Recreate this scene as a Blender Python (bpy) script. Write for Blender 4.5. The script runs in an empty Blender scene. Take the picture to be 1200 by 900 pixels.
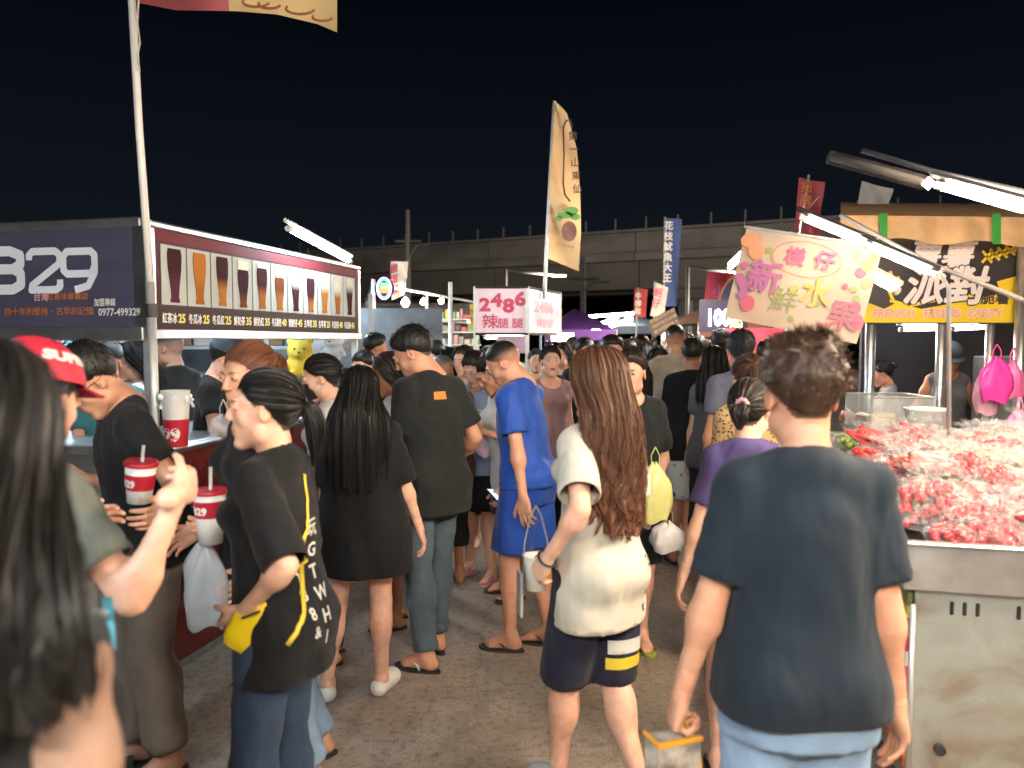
import bpy, math, random
import numpy as np
from mathutils import Matrix, Vector
from math import sin, cos, pi, radians
R = random.Random(7)
S = bpy.context.scene
COL = S.collection

# ---------------------------------------------------------------- camera
CAMZ = 1.68
PITCH = math.atan(52 / 900)
cam_data = bpy.data.cameras.new("camera")
cam_data.lens = 27.0
cam_data.sensor_width = 36.0
cam_data.clip_start = 0.05
cam_data.clip_end = 2000
cam = bpy.data.objects.new("camera", cam_data)
cam.location = (0, 0, CAMZ)
cam.rotation_euler = (pi / 2 - PITCH, 0, 0)
COL.objects.link(cam)
S.camera = cam
cam_data.dof.use_dof = True
cam_data.dof.focus_distance = 4.6
cam_data.dof.aperture_fstop = 2.4


def at(px, py, Y):
    """world point seen at photograph pixel (px, py) at world depth Y"""
    dx, dy, dz = (px - 600) / 900, (450 - py) / 900, 1.0
    y = dz * cos(PITCH) + dy * sin(PITCH)
    z = -dz * sin(PITCH) + dy * cos(PITCH)
    k = Y / y
    return Vector((dx * k, Y, CAMZ + z * k))


# ---------------------------------------------------------------- world, exposure
W = bpy.data.worlds.new("World")
S.world = W
W.use_nodes = True
wn = W.node_tree
bg = wn.nodes["Background"]
tc = wn.nodes.new("ShaderNodeTexCoord")
sx = wn.nodes.new("ShaderNodeSeparateXYZ")
rampw = wn.nodes.new("ShaderNodeValToRGB")
wn.links.new(tc.outputs["Generated"], sx.inputs[0])
wn.links.new(sx.outputs["Z"], rampw.inputs[0])
wn.links.new(rampw.outputs[0], bg.inputs["Color"])
e = rampw.color_ramp.elements
e[0].position = 0.0
e[0].color = (0.0036, 0.0048, 0.0074, 1)
e[1].position = 0.45
e[1].color = (0.0003, 0.0005, 0.0013, 1)
bg.inputs["Strength"].default_value = 1.0
S.view_settings.view_transform = "Standard"
S.view_settings.look = "None"
S.view_settings.exposure = 1.0
S.view_settings.gamma = 1.0
S.cycles.use_denoising = True
S.cycles.max_bounces = 6
S.cycles.transparent_max_bounces = 16
S.cycles.sample_clamp_indirect = 4.0
S.cycles.use_light_tree = True


# ---------------------------------------------------------------- materials
def srgb(r, g, b):
    f = lambda c: (c / 255 / 12.92) if c / 255 <= 0.04045 else ((c / 255 + 0.055) / 1.055) ** 2.4
    return (f(r), f(g), f(b), 1.0)


MATS = {}


def new_mat(name):
    m = bpy.data.materials.new(name)
    m.use_nodes = True
    return m, m.node_tree.nodes, m.node_tree.links, m.node_tree.nodes["Principled BSDF"]


def mat(name, col, rough=0.6, metal=0.0, var=0.12, vscale=6.0, bump=0.0, bscale=60.0, spec=0.5, emit=None, estr=0.0,
        alpha=1.0, trans=0.0, coat=0.0, stretch=(1, 1, 1)):
    if name in MATS:
        return MATS[name]
    m, n, l, b = new_mat(name)
    b.inputs["Roughness"].default_value = rough
    b.inputs["Metallic"].default_value = metal
    b.inputs["Specular IOR Level"].default_value = spec
    b.inputs["Coat Weight"].default_value = coat
    b.inputs["Alpha"].default_value = alpha
    b.inputs["Transmission Weight"].default_value = trans
    c = col if len(col) == 4 else tuple(col) + (1,)
    t = n.new("ShaderNodeTexCoord")
    mp = n.new("ShaderNodeMapping")
    mp.inputs["Scale"].default_value = stretch
    l.new(t.outputs["Object"], mp.inputs[0])
    if var > 0:
        nz = n.new("ShaderNodeTexNoise")
        nz.inputs["Scale"].default_value = vscale
        nz.inputs["Detail"].default_value = 5
        l.new(mp.outputs[0], nz.inputs["Vector"])
        cr = n.new("ShaderNodeValToRGB")
        cr.color_ramp.elements[0].position = 0.3
        cr.color_ramp.elements[1].position = 0.7
        cr.color_ramp.elements[0].color = tuple(x * (1 - var) for x in c[:3]) + (1,)
        cr.color_ramp.elements[1].color = tuple(min(1, x * (1 + var)) for x in c[:3]) + (1,)
        l.new(nz.outputs["Fac"], cr.inputs[0])
        l.new(cr.outputs[0], b.inputs["Base Color"])
        mr = n.new("ShaderNodeMapRange")
        mr.inputs["To Min"].default_value = max(0, rough - 0.1)
        mr.inputs["To Max"].default_value = min(1, rough + 0.1)
        l.new(nz.outputs["Fac"], mr.inputs["Value"])
        l.new(mr.outputs[0], b.inputs["Roughness"])
    else:
        b.inputs["Base Color"].default_value = c
    if bump > 0:
        nb = n.new("ShaderNodeTexNoise")
        nb.inputs["Scale"].default_value = bscale
        nb.inputs["Detail"].default_value = 4
        l.new(mp.outputs[0], nb.inputs["Vector"])
        bp = n.new("ShaderNodeBump")
        bp.inputs["Strength"].default_value = bump
        bp.inputs["Distance"].default_value = 0.01
        l.new(nb.outputs["Fac"], bp.inputs["Height"])
        l.new(bp.outputs[0], b.inputs["Normal"])
    if emit is not None:
        b.inputs["Emission Color"].default_value = emit if len(emit) == 4 else tuple(emit) + (1,)
        b.inputs["Emission Strength"].default_value = estr
    MATS[name] = m
    return m


def fabric(name, col, rough=0.88, sheen=0.05, wr=0.55):
    """woven cloth: fine weave and soft creases as relief"""
    if name in MATS:
        return MATS[name]
    m, n, l, b = new_mat(name)
    c = col if len(col) == 4 else tuple(col) + (1,)
    b.inputs["Roughness"].default_value = rough
    b.inputs["Specular IOR Level"].default_value = 0.25
    b.inputs["Sheen Weight"].default_value = sheen
    b.inputs["Sheen Roughness"].default_value = 0.6
    t = n.new("ShaderNodeTexCoord")
    nz = n.new("ShaderNodeTexNoise")
    nz.inputs["Scale"].default_value = 9
    nz.inputs["Detail"].default_value = 6
    l.new(t.outputs["Object"], nz.inputs["Vector"])
    cr = n.new("ShaderNodeValToRGB")
    cr.color_ramp.elements[0].position = 0.3
    cr.color_ramp.elements[1].position = 0.72
    cr.color_ramp.elements[0].color = tuple(x * 0.84 for x in c[:3]) + (1,)
    cr.color_ramp.elements[1].color = tuple(min(1, x * 1.12) for x in c[:3]) + (1,)
    l.new(nz.outputs["Fac"], cr.inputs[0])
    l.new(cr.outputs[0], b.inputs["Base Color"])
    mp = n.new("ShaderNodeMapping")
    mp.inputs["Scale"].default_value = (1, 1, 0.45)
    mp.inputs["Rotation"].default_value = (0.3, 0.25, 0)
    l.new(t.outputs["Object"], mp.inputs[0])
    n1 = n.new("ShaderNodeTexNoise")
    n1.inputs["Scale"].default_value = 8
    n1.inputs["Detail"].default_value = 2
    n1.inputs["Distortion"].default_value = 0.25
    l.new(mp.outputs[0], n1.inputs["Vector"])
    nr = n.new("ShaderNodeTexNoise")
    nr.noise_type = "RIDGED_MULTIFRACTAL"
    nr.inputs["Scale"].default_value = 4.5
    nr.inputs["Detail"].default_value = 2.0
    nr.inputs["Distortion"].default_value = 0.5
    l.new(mp.outputs[0], nr.inputs["Vector"])
    b0 = n.new("ShaderNodeBump")
    b0.inputs["Strength"].default_value = wr * 0.55
    b0.inputs["Distance"].default_value = 0.02
    l.new(nr.outputs["Fac"], b0.inputs["Height"])
    n2 = n.new("ShaderNodeTexNoise")
    n2.inputs["Scale"].default_value = 420
    l.new(t.outputs["Object"], n2.inputs["Vector"])
    b1 = n.new("ShaderNodeBump")
    b1.inputs["Strength"].default_value = wr
    b1.inputs["Distance"].default_value = 0.06
    l.new(n1.outputs["Fac"], b1.inputs["Height"])
    l.new(b0.outputs[0], b1.inputs["Normal"])
    b2 = n.new("ShaderNodeBump")
    b2.inputs["Strength"].default_value = 0.25
    b2.inputs["Distance"].default_value = 0.002
    l.new(n2.outputs["Fac"], b2.inputs["Height"])
    l.new(b1.outputs[0], b2.inputs["Normal"])
    l.new(b2.outputs[0], b.inputs["Normal"])
    MATS[name] = m
    return m


def vcol_mat(name, rough, spec=0.4, sss=0.0, bump=0.1, bscale=300, aniso=0.0, coat=0.0):
    if name in MATS:
        return MATS[name]
    m, n, l, b = new_mat(name)
    a = n.new("ShaderNodeAttribute")
    a.attribute_name = "Col"
    t = n.new("ShaderNodeTexCoord")
    nz = n.new("ShaderNodeTexNoise")
    nz.inputs["Scale"].default_value = 30
    nz.inputs["Detail"].default_value = 4
    l.new(t.outputs["Object"], nz.inputs["Vector"])
    mr = n.new("ShaderNodeMapRange")
    mr.inputs["From Min"].default_value = 0.3
    mr.inputs["From Max"].default_value = 0.7
    mr.inputs["To Min"].default_value = 0.9
    mr.inputs["To Max"].default_value = 1.08
    l.new(nz.outputs["Fac"], mr.inputs["Value"])
    mx = n.new("ShaderNodeMix")
    mx.data_type = "RGBA"
    mx.blend_type = "MULTIPLY"
    mx.inputs[0].default_value = 1.0
    l.new(a.outputs["Color"], mx.inputs[6])
    l.new(mr.outputs[0], mx.inputs[7])
    l.new(mx.outputs[2], b.inputs["Base Color"])
    b.inputs["Roughness"].default_value = rough
    b.inputs["Specular IOR Level"].default_value = spec
    b.inputs["Coat Weight"].default_value = coat
    if sss:
        b.inputs["Subsurface Weight"].default_value = sss
        b.inputs["Subsurface Scale"].default_value = 0.02
        b.inputs["Subsurface Radius"].default_value = (1, 0.35, 0.2)
    nb = n.new("ShaderNodeTexNoise")
    nb.inputs["Scale"].default_value = bscale
    l.new(t.outputs["Object"], nb.inputs["Vector"])
    bp = n.new("ShaderNodeBump")
    bp.inputs["Strength"].default_value = bump
    bp.inputs["Distance"].default_value = 0.002
    l.new(nb.outputs["Fac"], bp.inputs["Height"])
    l.new(bp.outputs[0], b.inputs["Normal"])
    MATS[name] = m
    return m


# ---------------------------------------------------------------- object helpers
def tag(o, label=None, cat=None, group=None, kind=None):
    if label: o["label"] = label
    if cat: o["category"] = cat
    if group: o["group"] = group
    if kind: o["kind"] = kind
    return o


def link(name, data, parent=None):
    o = bpy.data.objects.new(name, data)
    COL.objects.link(o)
    if parent is not None:
        o.parent = parent
    return o


def empty(name, loc=(0, 0, 0), rz=0.0, label=None, cat=None, group=None, kind=None):
    o = link(name, None)
    o.location = loc
    o.rotation_euler = (0, 0, rz)
    o.empty_display_size = 0.1
    return tag(o, label, cat, group, kind)


def npmesh(name, V, F, mats=None, smooth=True, col=None, midx=None):
    """V (n,3); F (m,k) array or list of lists"""
    me = bpy.data.meshes.new(name)
    V = np.asarray(V, dtype=np.float32)
    if isinstance(F, np.ndarray):
        k = F.shape[1]
        nf = len(F)
        me.vertices.add(len(V))
        me.vertices.foreach_set("co", V.ravel())
        me.loops.add(nf * k)
        me.loops.foreach_set("vertex_index", F.astype(np.int32).ravel())
        me.polygons.add(nf)
        me.polygons.foreach_set("loop_start", np.arange(0, nf * k, k, dtype=np.int32))
        me.update(calc_edges=True)
        me.validate()
    else:
        me.from_pydata([tuple(map(float, v)) for v in V], [], F)
        me.update()
    if smooth:
        me.polygons.foreach_set("use_smooth", np.ones(len(me.polygons), dtype=bool))
    if col is not None:
        a = me.color_attributes.new("Col", "FLOAT_COLOR", "POINT")
        c = np.ones((len(V), 4), dtype=np.float32)
        c[:, :3] = np.asarray(col)[:, :3]
        a.data.foreach_set("color", c.ravel())
    if mats:
        for m in (mats if isinstance(mats, (list, tuple)) else [mats]):
            me.materials.append(m)
    if midx is not None:
        me.polygons.foreach_set("material_index", np.asarray(midx, dtype=np.int32))
    return me


class MB:
    """collects boxes, tubes, plates; build() links them as one mesh object"""

    def __init__(s):
        s.v = []
        s.f = []

    def add(s, vs, fs):
        o = len(s.v)
        s.v += [tuple(v) for v in vs]
        s.f += [tuple(i + o for i in f) for f in fs]
        return s

    def box(s, lo, hi, M=None, bev=0.0):
        x0, y0, z0 = lo
        x1, y1, z1 = hi
        b = min(bev, (x1 - x0) * .45, (y1 - y0) * .45, (z1 - z0) * .45)
        if b <= 0:
            vs = [(x0, y0, z0), (x1, y0, z0), (x1, y1, z0), (x0, y1, z0), (x0, y0, z1), (x1, y0, z1), (x1, y1, z1), (x0, y1, z1)]
            fs = [(0, 3, 2, 1), (4, 5, 6, 7), (0, 1, 5, 4), (1, 2, 6, 5), (2, 3, 7, 6), (3, 0, 4, 7)]
        else:
            vs = []
            idx = {}
            for i, (cx, sx_) in enumerate(((x0, 1), (x1, -1))):
                for j, (cy, sy_) in enumerate(((y0, 1), (y1, -1))):
                    for k, (cz, sz_) in enumerate(((z0, 1), (z1, -1))):
                        idx[i, j, k, 0] = len(vs); vs.append((cx, cy + sy_ * b, cz + sz_ * b))
                        idx[i, j, k, 1] = len(vs); vs.append((cx + sx_ * b, cy, cz + sz_ * b))
                        idx[i, j, k, 2] = len(vs); vs.append((cx + sx_ * b, cy + sy_ * b, cz))
            fs = []
            q = lambda a: [(0, 0), (1, 0), (1, 1), (0, 1)]
            for i in (0, 1):
                f = [idx[i, a, c, 0] for a, c in q(0)]; fs.append(f if i else f[::-1])
                f = [idx[a, i, c, 1] for a, c in q(0)]; fs.append(f[::-1] if i else f)
                f = [idx[a, c, i, 2] for a, c in q(0)]; fs.append(f if i else f[::-1])
            for i in (0, 1):
                for j in (0, 1):
                    f = [idx[i, j, 0, 0], idx[i, j, 1, 0], idx[i, j, 1, 1], idx[i, j, 0, 1]]; fs.append(f if i != j else f[::-1])
                    f = [idx[i, 0, j, 0], idx[i, 1, j, 0], idx[i, 1, j, 2], idx[i, 0, j, 2]]; fs.append(f[::-1] if i != j else f)
                    f = [idx[0, i, j, 1], idx[1, i, j, 1], idx[1, i, j, 2], idx[0, i, j, 2]]; fs.append(f if i != j else f[::-1])
                    for k in (0, 1):
                        f = [idx[i, j, k, 0], idx[i, j, k, 1], idx[i, j, k, 2]]
                        fs.append(f if (i + j + k) % 2 else f[::-1])
        if M is not None:
            vs = [tuple(M @ Vector(v)) for v in vs]
        return s.add(vs, fs)

    def tube(s, pts, r, n=8, cap=True, r1=None, flat=1.0):
        pts = [Vector(p) for p in pts]
        m = len(pts)
        rs = r if isinstance(r, (list, tuple)) else [r + ((r1 if r1 is not None else r) - r) * i / max(1, m - 1) for i in range(m)]
        vs, fs = [], []
        prev = None
        for i, p in enumerate(pts):
            t = (pts[min(i + 1, m - 1)] - pts[max(i - 1, 0)])
            if t.length < 1e-9: t = Vector((0, 0, 1))
            t.normalize()
            if prev is None:
                u = t.cross(Vector((0, 0, 1)) if abs(t.z) < 0.9 else Vector((1, 0, 0))).normalized()
            else:
                u = (prev - t * prev.dot(t))
                u = u.normalized() if u.length > 1e-6 else t.orthogonal().normalized()
            prev = u
            w = t.cross(u)
            for k in range(n):
                a = 2 * pi * k / n
                vs.append(p + u * (rs[i] * cos(a)) + w * (rs[i] * flat * sin(a)))
        for i in range(m - 1):
            for k in range(n):
                a, b = i * n + k, i * n + (k + 1) % n
                fs.append((a, b, b + n, a + n))
        if cap:
            fs.append(tuple(range(n))[::-1])
            fs.append(tuple((m - 1) * n + k for k in range(n)))
        return s.add(vs, fs)

    def lathe(s, prof, n=20, c=(0, 0, 0), M=None):
        """prof: list of (r,z)"""
        vs, fs = [], []
        for r, z in prof:
            for k in range(n):
                a = 2 * pi * k / n
                v = Vector((c[0] + r * cos(a), c[1] + r * sin(a), c[2] + z))
                vs.append(M @ v if M is not None else v)
        for i in range(len(prof) - 1):
            for k in range(n):
                a, b = i * n + k, i * n + (k + 1) % n
                fs.append((a, b, b + n, a + n))
        return s.add(vs, fs)

    def poly(s, pts, M=None, depth=0.0):
        """flat polygon given in (x,z), facing -y; optional depth along +y"""
        n = len(pts)
        vs = [Vector((p[0], 0, p[1])) for p in pts]
        fs = [tuple(range(n))]
        if depth > 0:
            vs += [Vector((p[0], depth, p[1])) for p in pts]
            fs.append(tuple(range(n, 2 * n))[::-1])
            fs += [(i, i + n, (i + 1) % n + n, (i + 1) % n) for i in range(n)]
        if M is not None:
            vs = [M @ v for v in vs]
        return s.add(vs, fs)

    def grid(s, fn, nu, nv):
        vs = [fn(i / nu, j / nv) for j in range(nv + 1) for i in range(nu + 1)]
        fs = [(j * (nu + 1) + i, j * (nu + 1) + i + 1, (j + 1) * (nu + 1) + i + 1, (j + 1) * (nu + 1) + i)
              for j in range(nv) for i in range(nu)]
        return s.add(vs, fs)

    def mesh(s, name, m, smooth=False):
        me = bpy.data.meshes.new(name)
        me.from_pydata([tuple(map(float, v)) for v in s.v], [], s.f)
        if smooth:
            me.polygons.foreach_set("use_smooth", np.ones(len(me.polygons), dtype=bool))
        if m is not None:
            me.materials.append(m)
        me.update()
        return me

    def build(s, name, m, parent=None, smooth=False):
        return link(name, s.mesh(name, m, smooth), parent)


def copy_tree(o, parent=None):
    c = o.copy()
    COL.objects.link(c)
    c.parent = parent
    for ch in list(o.children):
        copy_tree(ch, c)
    return c


def frame_on(p0, p1, up):
    """matrix with x from p0 to p1, z along up (orthogonalised), origin p0; -y faces the viewer side"""
    p0, p1, up = Vector(p0), Vector(p1), Vector(up)
    x = (p1 - p0).normalized()
    y = up.cross(x).normalized()
    z = x.cross(y)
    M = Matrix((x, y, z)).transposed().to_4x4()
    M.translation = p0
    return M


_txt = {}


def text_mesh(body, h=0.1, offset=0.0, extrude=0.0, bold=0.0, spacing=1.0, align="LEFT", shear=0.0):
    """lettering as flat mesh data: verts (x,z) scaled so that a capital is about h high"""
    key = (body, offset, extrude, bold, spacing, align, shear)
    big = offset + bold
    if key not in _txt and big > 0 and any(ord(q) > 0x2e80 for q in body):
        base = text_mesh(body, 1.0, 0, extrude, 0, spacing, align, shear)   # heavier strokes: shifted layers, each a hair above the last
        V_, F_ = [], []
        for k in range(8):
            o_ = len(V_)
            V_ += [(x + big * .8 * cos(k * pi / 4), y + big * .8 * sin(k * pi / 4), .00012 * k) for x, y, z in base[0]]
            F_ += [tuple(i + o_ for i in f) for f in base[1]]
        _txt[key] = (V_, F_)
    if key not in _txt:
        cu = bpy.data.curves.new("text", "FONT")
        cu.body = body
        cu.size = 1.0
        cu.space_character = spacing
        cu.align_x = align
        cu.offset = offset + bold
        cu.extrude = extrude
        cu.shear = shear
        cu.resolution_u = 2
        o = bpy.data.objects.new("text", cu)
        COL.objects.link(o)
        dg = bpy.context.evaluated_depsgraph_get()
        me = bpy.data.meshes.new_from_object(o.evaluated_get(dg))
        vs = [(v.co.x, v.co.y, v.co.z) for v in me.vertices]
        fs = [tuple(p.vertices) for p in me.polygons]
        bpy.data.objects.remove(o)
        bpy.data.meshes.remove(me)
        bpy.data.curves.remove(cu)
        _txt[key] = (vs, fs)
    vs, fs = _txt[key]
    return [(x * h, y * h, z) for x, y, z in vs], fs


def lettering(parent, M, body, x, z, h, m, lift=0.004, w=None, vertical=False, name="lettering", outline=None, om=None,
              squeeze=1.0, rot=0.0, align="LEFT", bold=0.0, shear=0.0, spacing=1.0):
    """text lying on the plane of M (x right, z up, -y out); w: fit to this width"""
    out = []
    layers = []
    if outline:
        layers.append((outline, om, lift))
    layers.append((bold, m, lift + (0.0022 if outline else 0)))
    chars = list(body) if vertical else [body]
    ref = None
    for off, mm, lf in layers:
        mb = MB()
        for i, ch in enumerate(chars):
            vs, fs = text_mesh(ch, 1.0, offset=off, align="CENTER" if vertical else align, shear=shear, spacing=spacing)
            if not vs:
                continue
            if ref is None:
                ref = max(v[0] for v in vs) - min(v[0] for v in vs)
            k = h
            kx = h * squeeze if w is None else w / max(ref, 1e-6)
            cr, sr = cos(rot), sin(rot)
            pts = []
            for a, b, c in vs:
                X, Z = a * kx, b * k
                if vertical:
                    Z -= i * h * 1.12
                X, Z = X * cr - Z * sr, X * sr + Z * cr
                pts.append(M @ Vector((x + X, -lf - c, z + Z)))
            mb.add(pts, fs)
        if mb.v:
            out.append(mb.build(name, mm, parent))
    return out


# ================================================================ organic surfaces: distance field -> mesh
def smin(a, b, k):
    h = np.clip(0.5 + 0.5 * (b - a) / k, 0, 1)
    return b + (a - b) * h - k * h * (1 - h)


V3 = lambda *a: np.array(a, dtype=np.float64)


def rotm(ax, ang):
    c, s_ = cos(ang), sin(ang)
    if ax == 0: return np.array([[1, 0, 0], [0, c, -s_], [0, s_, c]])
    if ax == 1: return np.array([[c, 0, s_], [0, 1, 0], [-s_, 0, c]])
    return np.array([[c, -s_, 0], [s_, c, 0], [0, 0, 1]])


class Fr:
    """rigid frame: local -> body space"""

    def __init__(s, Rm=None, t=(0, 0, 0)):
        s.R = np.eye(3) if Rm is None else Rm
        s.t = np.array(t, dtype=float)

    def p(s, v):
        return np.asarray(v, dtype=float) @ s.R.T + s.t


ID = Fr()


class Cone:
    def __init__(s, a, b, ra, rb, k=0.02, fr=ID, sub=False, cut=None, flat=None):
        s.a, s.b = fr.p(a), fr.p(b)
        s.ra, s.rb, s.k, s.sub, s.cut = ra, rb, k, sub, cut
        r = max(ra, rb)
        s.lo = np.minimum(s.a, s.b) - r
        s.hi = np.maximum(s.a, s.b) + r

    def d(s, X, Y, Z):
        ba = s.b - s.a
        L2 = ba @ ba + 1e-12
        x, y, z = X - s.a[0], Y - s.a[1], Z - s.a[2]
        h = np.clip((x * ba[0] + y * ba[1] + z * ba[2]) / L2, 0, 1)
        d = np.sqrt((x - h * ba[0]) ** 2 + (y - h * ba[1]) ** 2 + (z - h * ba[2]) ** 2) - (s.ra + (s.rb - s.ra) * h)
        if s.cut is not None:  # (point, normal): keep the side where (p-pt).n < 0
            p, n = s.cut
            d = np.maximum(d, (X - p[0]) * n[0] + (Y - p[1]) * n[1] + (Z - p[2]) * n[2])
        return d


class Ell:
    def __init__(s, c, r, k=0.02, fr=ID, sub=False, rot=None):
        s.c = fr.p(c)
        s.R = fr.R if rot is None else fr.R @ rot
        s.r = np.array(r, dtype=float)
        s.k, s.sub = k, sub
        e_ = np.abs(s.R) @ s.r
        s.lo, s.hi = s.c - e_, s.c + e_

    def d(s, X, Y, Z):
        x, y, z = X - s.c[0], Y - s.c[1], Z - s.c[2]
        M = s.R
        a = (x * M[0, 0] + y * M[1, 0] + z * M[2, 0]) / s.r[0]
        b = (x * M[0, 1] + y * M[1, 1] + z * M[2, 1]) / s.r[1]
        c = (x * M[0, 2] + y * M[1, 2] + z * M[2, 2]) / s.r[2]
        q = np.sqrt(a * a + b * b + c * c) + 1e-9
        g = np.sqrt((a / s.r[0]) ** 2 + (b / s.r[1]) ** 2 + (c / s.r[2]) ** 2) + 1e-9
        return q * (q - 1) / g


class Loft:
    """stack of superellipse sections: rows (z, rx, ry, yc)"""

    def __init__(s, rows, k=0.02, fr=ID, sub=False, p=2.3):
        rw = np.array(sorted(rows), dtype=float)
        zz_ = np.linspace(rw[0, 0], rw[-1, 0], 64)
        tb = np.stack([zz_] + [np.interp(zz_, rw[:, 0], rw[:, i]) for i in (1, 2, 3)], 1)
        kn_ = np.ones(13) / 13
        for i in (1, 2, 3):
            pad = np.concatenate([np.full(6, tb[0, i]), tb[:, i], np.full(6, tb[-1, i])])
            tb[:, i] = np.convolve(pad, kn_, "valid")
        s.rows = tb
        s.fr, s.k, s.sub, s.pw = fr, k, sub, p
        z0, z1 = s.rows[0, 0], s.rows[-1, 0]
        mx, my = s.rows[:, 1].max(), (s.rows[:, 2] + abs(s.rows[:, 3])).max()
        cs = np.array([fr.p((x, y, z)) for x in (-mx, mx) for y in (-my, my) for z in (z0, z1)])
        s.lo, s.hi = cs.min(0), cs.max(0)

    def d(s, X, Y, Z):
        t, M = s.fr.t, s.fr.R
        x, y, z = X - t[0], Y - t[1], Z - t[2]
        a = x * M[0, 0] + y * M[1, 0] + z * M[2, 0]
        b = x * M[0, 1] + y * M[1, 1] + z * M[2, 1]
        c = x * M[0, 2] + y * M[1, 2] + z * M[2, 2]
        r = s.rows
        rx = np.interp(c, r[:, 0], r[:, 1])
        ry = np.interp(c, r[:, 0], r[:, 2])
        yc = np.interp(c, r[:, 0], r[:, 3])
        q = (np.abs(a / rx) ** s.pw + np.abs((b - yc) / ry) ** s.pw + 1e-12) ** (1 / s.pw)
        d = (q - 1) * np.minimum(rx, ry)
        return np.maximum(d, np.maximum(r[0, 0] - c, c - r[-1, 0]))


def polygonise(prims, res):
    lo = np.min([p.lo for p in prims if not p.sub], axis=0) - 3 * res
    hi = np.max([p.hi for p in prims if not p.sub], axis=0) + 3 * res
    n = np.ceil((hi - lo) / res).astype(int) + 1
    ax = [lo[i] + np.arange(n[i]) * res for i in range(3)]
    F = np.full(tuple(n), 0.2, dtype=np.float32)
    for p in prims:
        m = 2.2 * p.k + 3 * res
        sl = []
        for i in range(3):
            a = max(0, int((p.lo[i] - m - lo[i]) / res))
            b = min(n[i], int((p.hi[i] + m - lo[i]) / res) + 2)
            sl.append(slice(a, max(a, b)))
        sl = tuple(sl)
        if any(q.stop <= q.start for q in sl):
            continue
        X = ax[0][sl[0]][:, None, None]
        Y = ax[1][sl[1]][None, :, None]
        Z = ax[2][sl[2]][None, None, :]
        d = p.d(X, Y, Z).astype(np.float32)
        if p.sub:
            F[sl] = -smin(-F[sl], d, p.k) if p.k > 0 else np.maximum(F[sl], -d)
        else:
            F[sl] = smin(F[sl], d, p.k)
    # surface nets
    I = F < 0
    cs = [(i, j, k) for i in (0, 1) for j in (0, 1) for k in (0, 1)]
    cut = lambda A, i, j, k: A[i:A.shape[0] - 1 + i, j:A.shape[1] - 1 + j, k:A.shape[2] - 1 + k]
    cnt = sum(cut(I, *c).astype(np.int8) for c in cs)
    mask = (cnt > 0) & (cnt < 8)
    idx = np.argwhere(mask)
    if len(idx) == 0:
        return np.zeros((0, 3)), np.zeros((0, 4), int)
    vals = {c: F[idx[:, 0] + c[0], idx[:, 1] + c[1], idx[:, 2] + c[2]] for c in cs}
    acc = np.zeros((len(idx), 3))
    num = np.zeros(len(idx))
    for a in cs:
        for i in range(3):
            if a[i] == 0:
                b = list(a); b[i] = 1; b = tuple(b)
                va, vb = vals[a], vals[b]
                sg = (va < 0) != (vb < 0)
                t = np.where(sg, va / np.where(sg, va - vb, 1), 0)
                for j in range(3):
                    acc[:, j] += np.where(sg, a[j] + (t if j == i else 0), 0)
                num += sg
    P = lo + (idx + acc / num[:, None]) * res
    vid = np.full(mask.shape, -1, dtype=np.int64)
    vid[mask] = np.arange(len(idx))
    Fs = []
    for i in range(3):
        j, k = (i + 1) % 3, (i + 2) % 3
        s0 = [slice(None)] * 3; s1 = [slice(None)] * 3
        s0[i] = slice(0, -1); s1[i] = slice(1, None)
        s0[j] = s1[j] = slice(1, -1); s0[k] = s1[k] = slice(1, -1)
        A, B = I[tuple(s0)], I[tuple(s1)]
        e_ = np.argwhere(A != B)
        if len(e_) == 0:
            continue
        inside = A[e_[:, 0], e_[:, 1], e_[:, 2]]
        c = e_.copy(); c[:, j] += 1; c[:, k] += 1
        dj = np.zeros(3, int); dj[j] = 1
        dk = np.zeros(3, int); dk[k] = 1
        g = lambda q: vid[q[:, 0], q[:, 1], q[:, 2]]
        q4 = np.stack([g(c - dj - dk), g(c - dk), g(c), g(c - dj)], 1)
        q4 = np.where(inside[:, None], q4, q4[:, ::-1])
        Fs.append(q4)
    return P, np.concatenate(Fs)


def vnormals(P, Q):
    n = np.cross(P[Q[:, 2]] - P[Q[:, 0]], P[Q[:, 3]] - P[Q[:, 1]])
    N = np.zeros_like(P)
    for i in range(4):
        np.add.at(N, Q[:, i], n)
    return N / (np.linalg.norm(N, axis=1, keepdims=True) + 1e-12)


def relax(P, Q, it=1, w=0.5):
    for _ in range(it):
        A = np.zeros_like(P); c = np.zeros(len(P))
        for i in range(4):
            for j in (1, 3):
                np.add.at(A, Q[:, i], P[Q[:, (i + j) % 4]])
                np.add.at(c, Q[:, i], 1)
        P = P * (1 - w) + w * A / np.maximum(c, 1)[:, None]
    return P


def compact(P, Q):
    u, inv = np.unique(Q, return_inverse=True)
    return P[u], inv.reshape(Q.shape)


def waves(P, seed, freq, aniso=(1, 1, 0.3), n=7):
    """smooth random folds, about -1..1"""
    r = np.random.RandomState(seed)
    w = r.normal(size=(3, 3)) * freq * 0.35
    ph = r.uniform(0, 6.28, 3)
    Pw = P.copy()
    for i in range(3):
        Pw[:, i] += 0.35 / freq * np.sin(P @ w[i] * 2 + ph[i])
    o = np.zeros(len(P))
    for i in range(n):
        k = r.normal(size=3) * np.array(aniso)
        k = k / (np.linalg.norm(k) + 1e-6) * freq * r.uniform(0.6, 1.7)
        o += np.sin(Pw @ k + r.uniform(0, 6.28))
    return o / math.sqrt(n)


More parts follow.
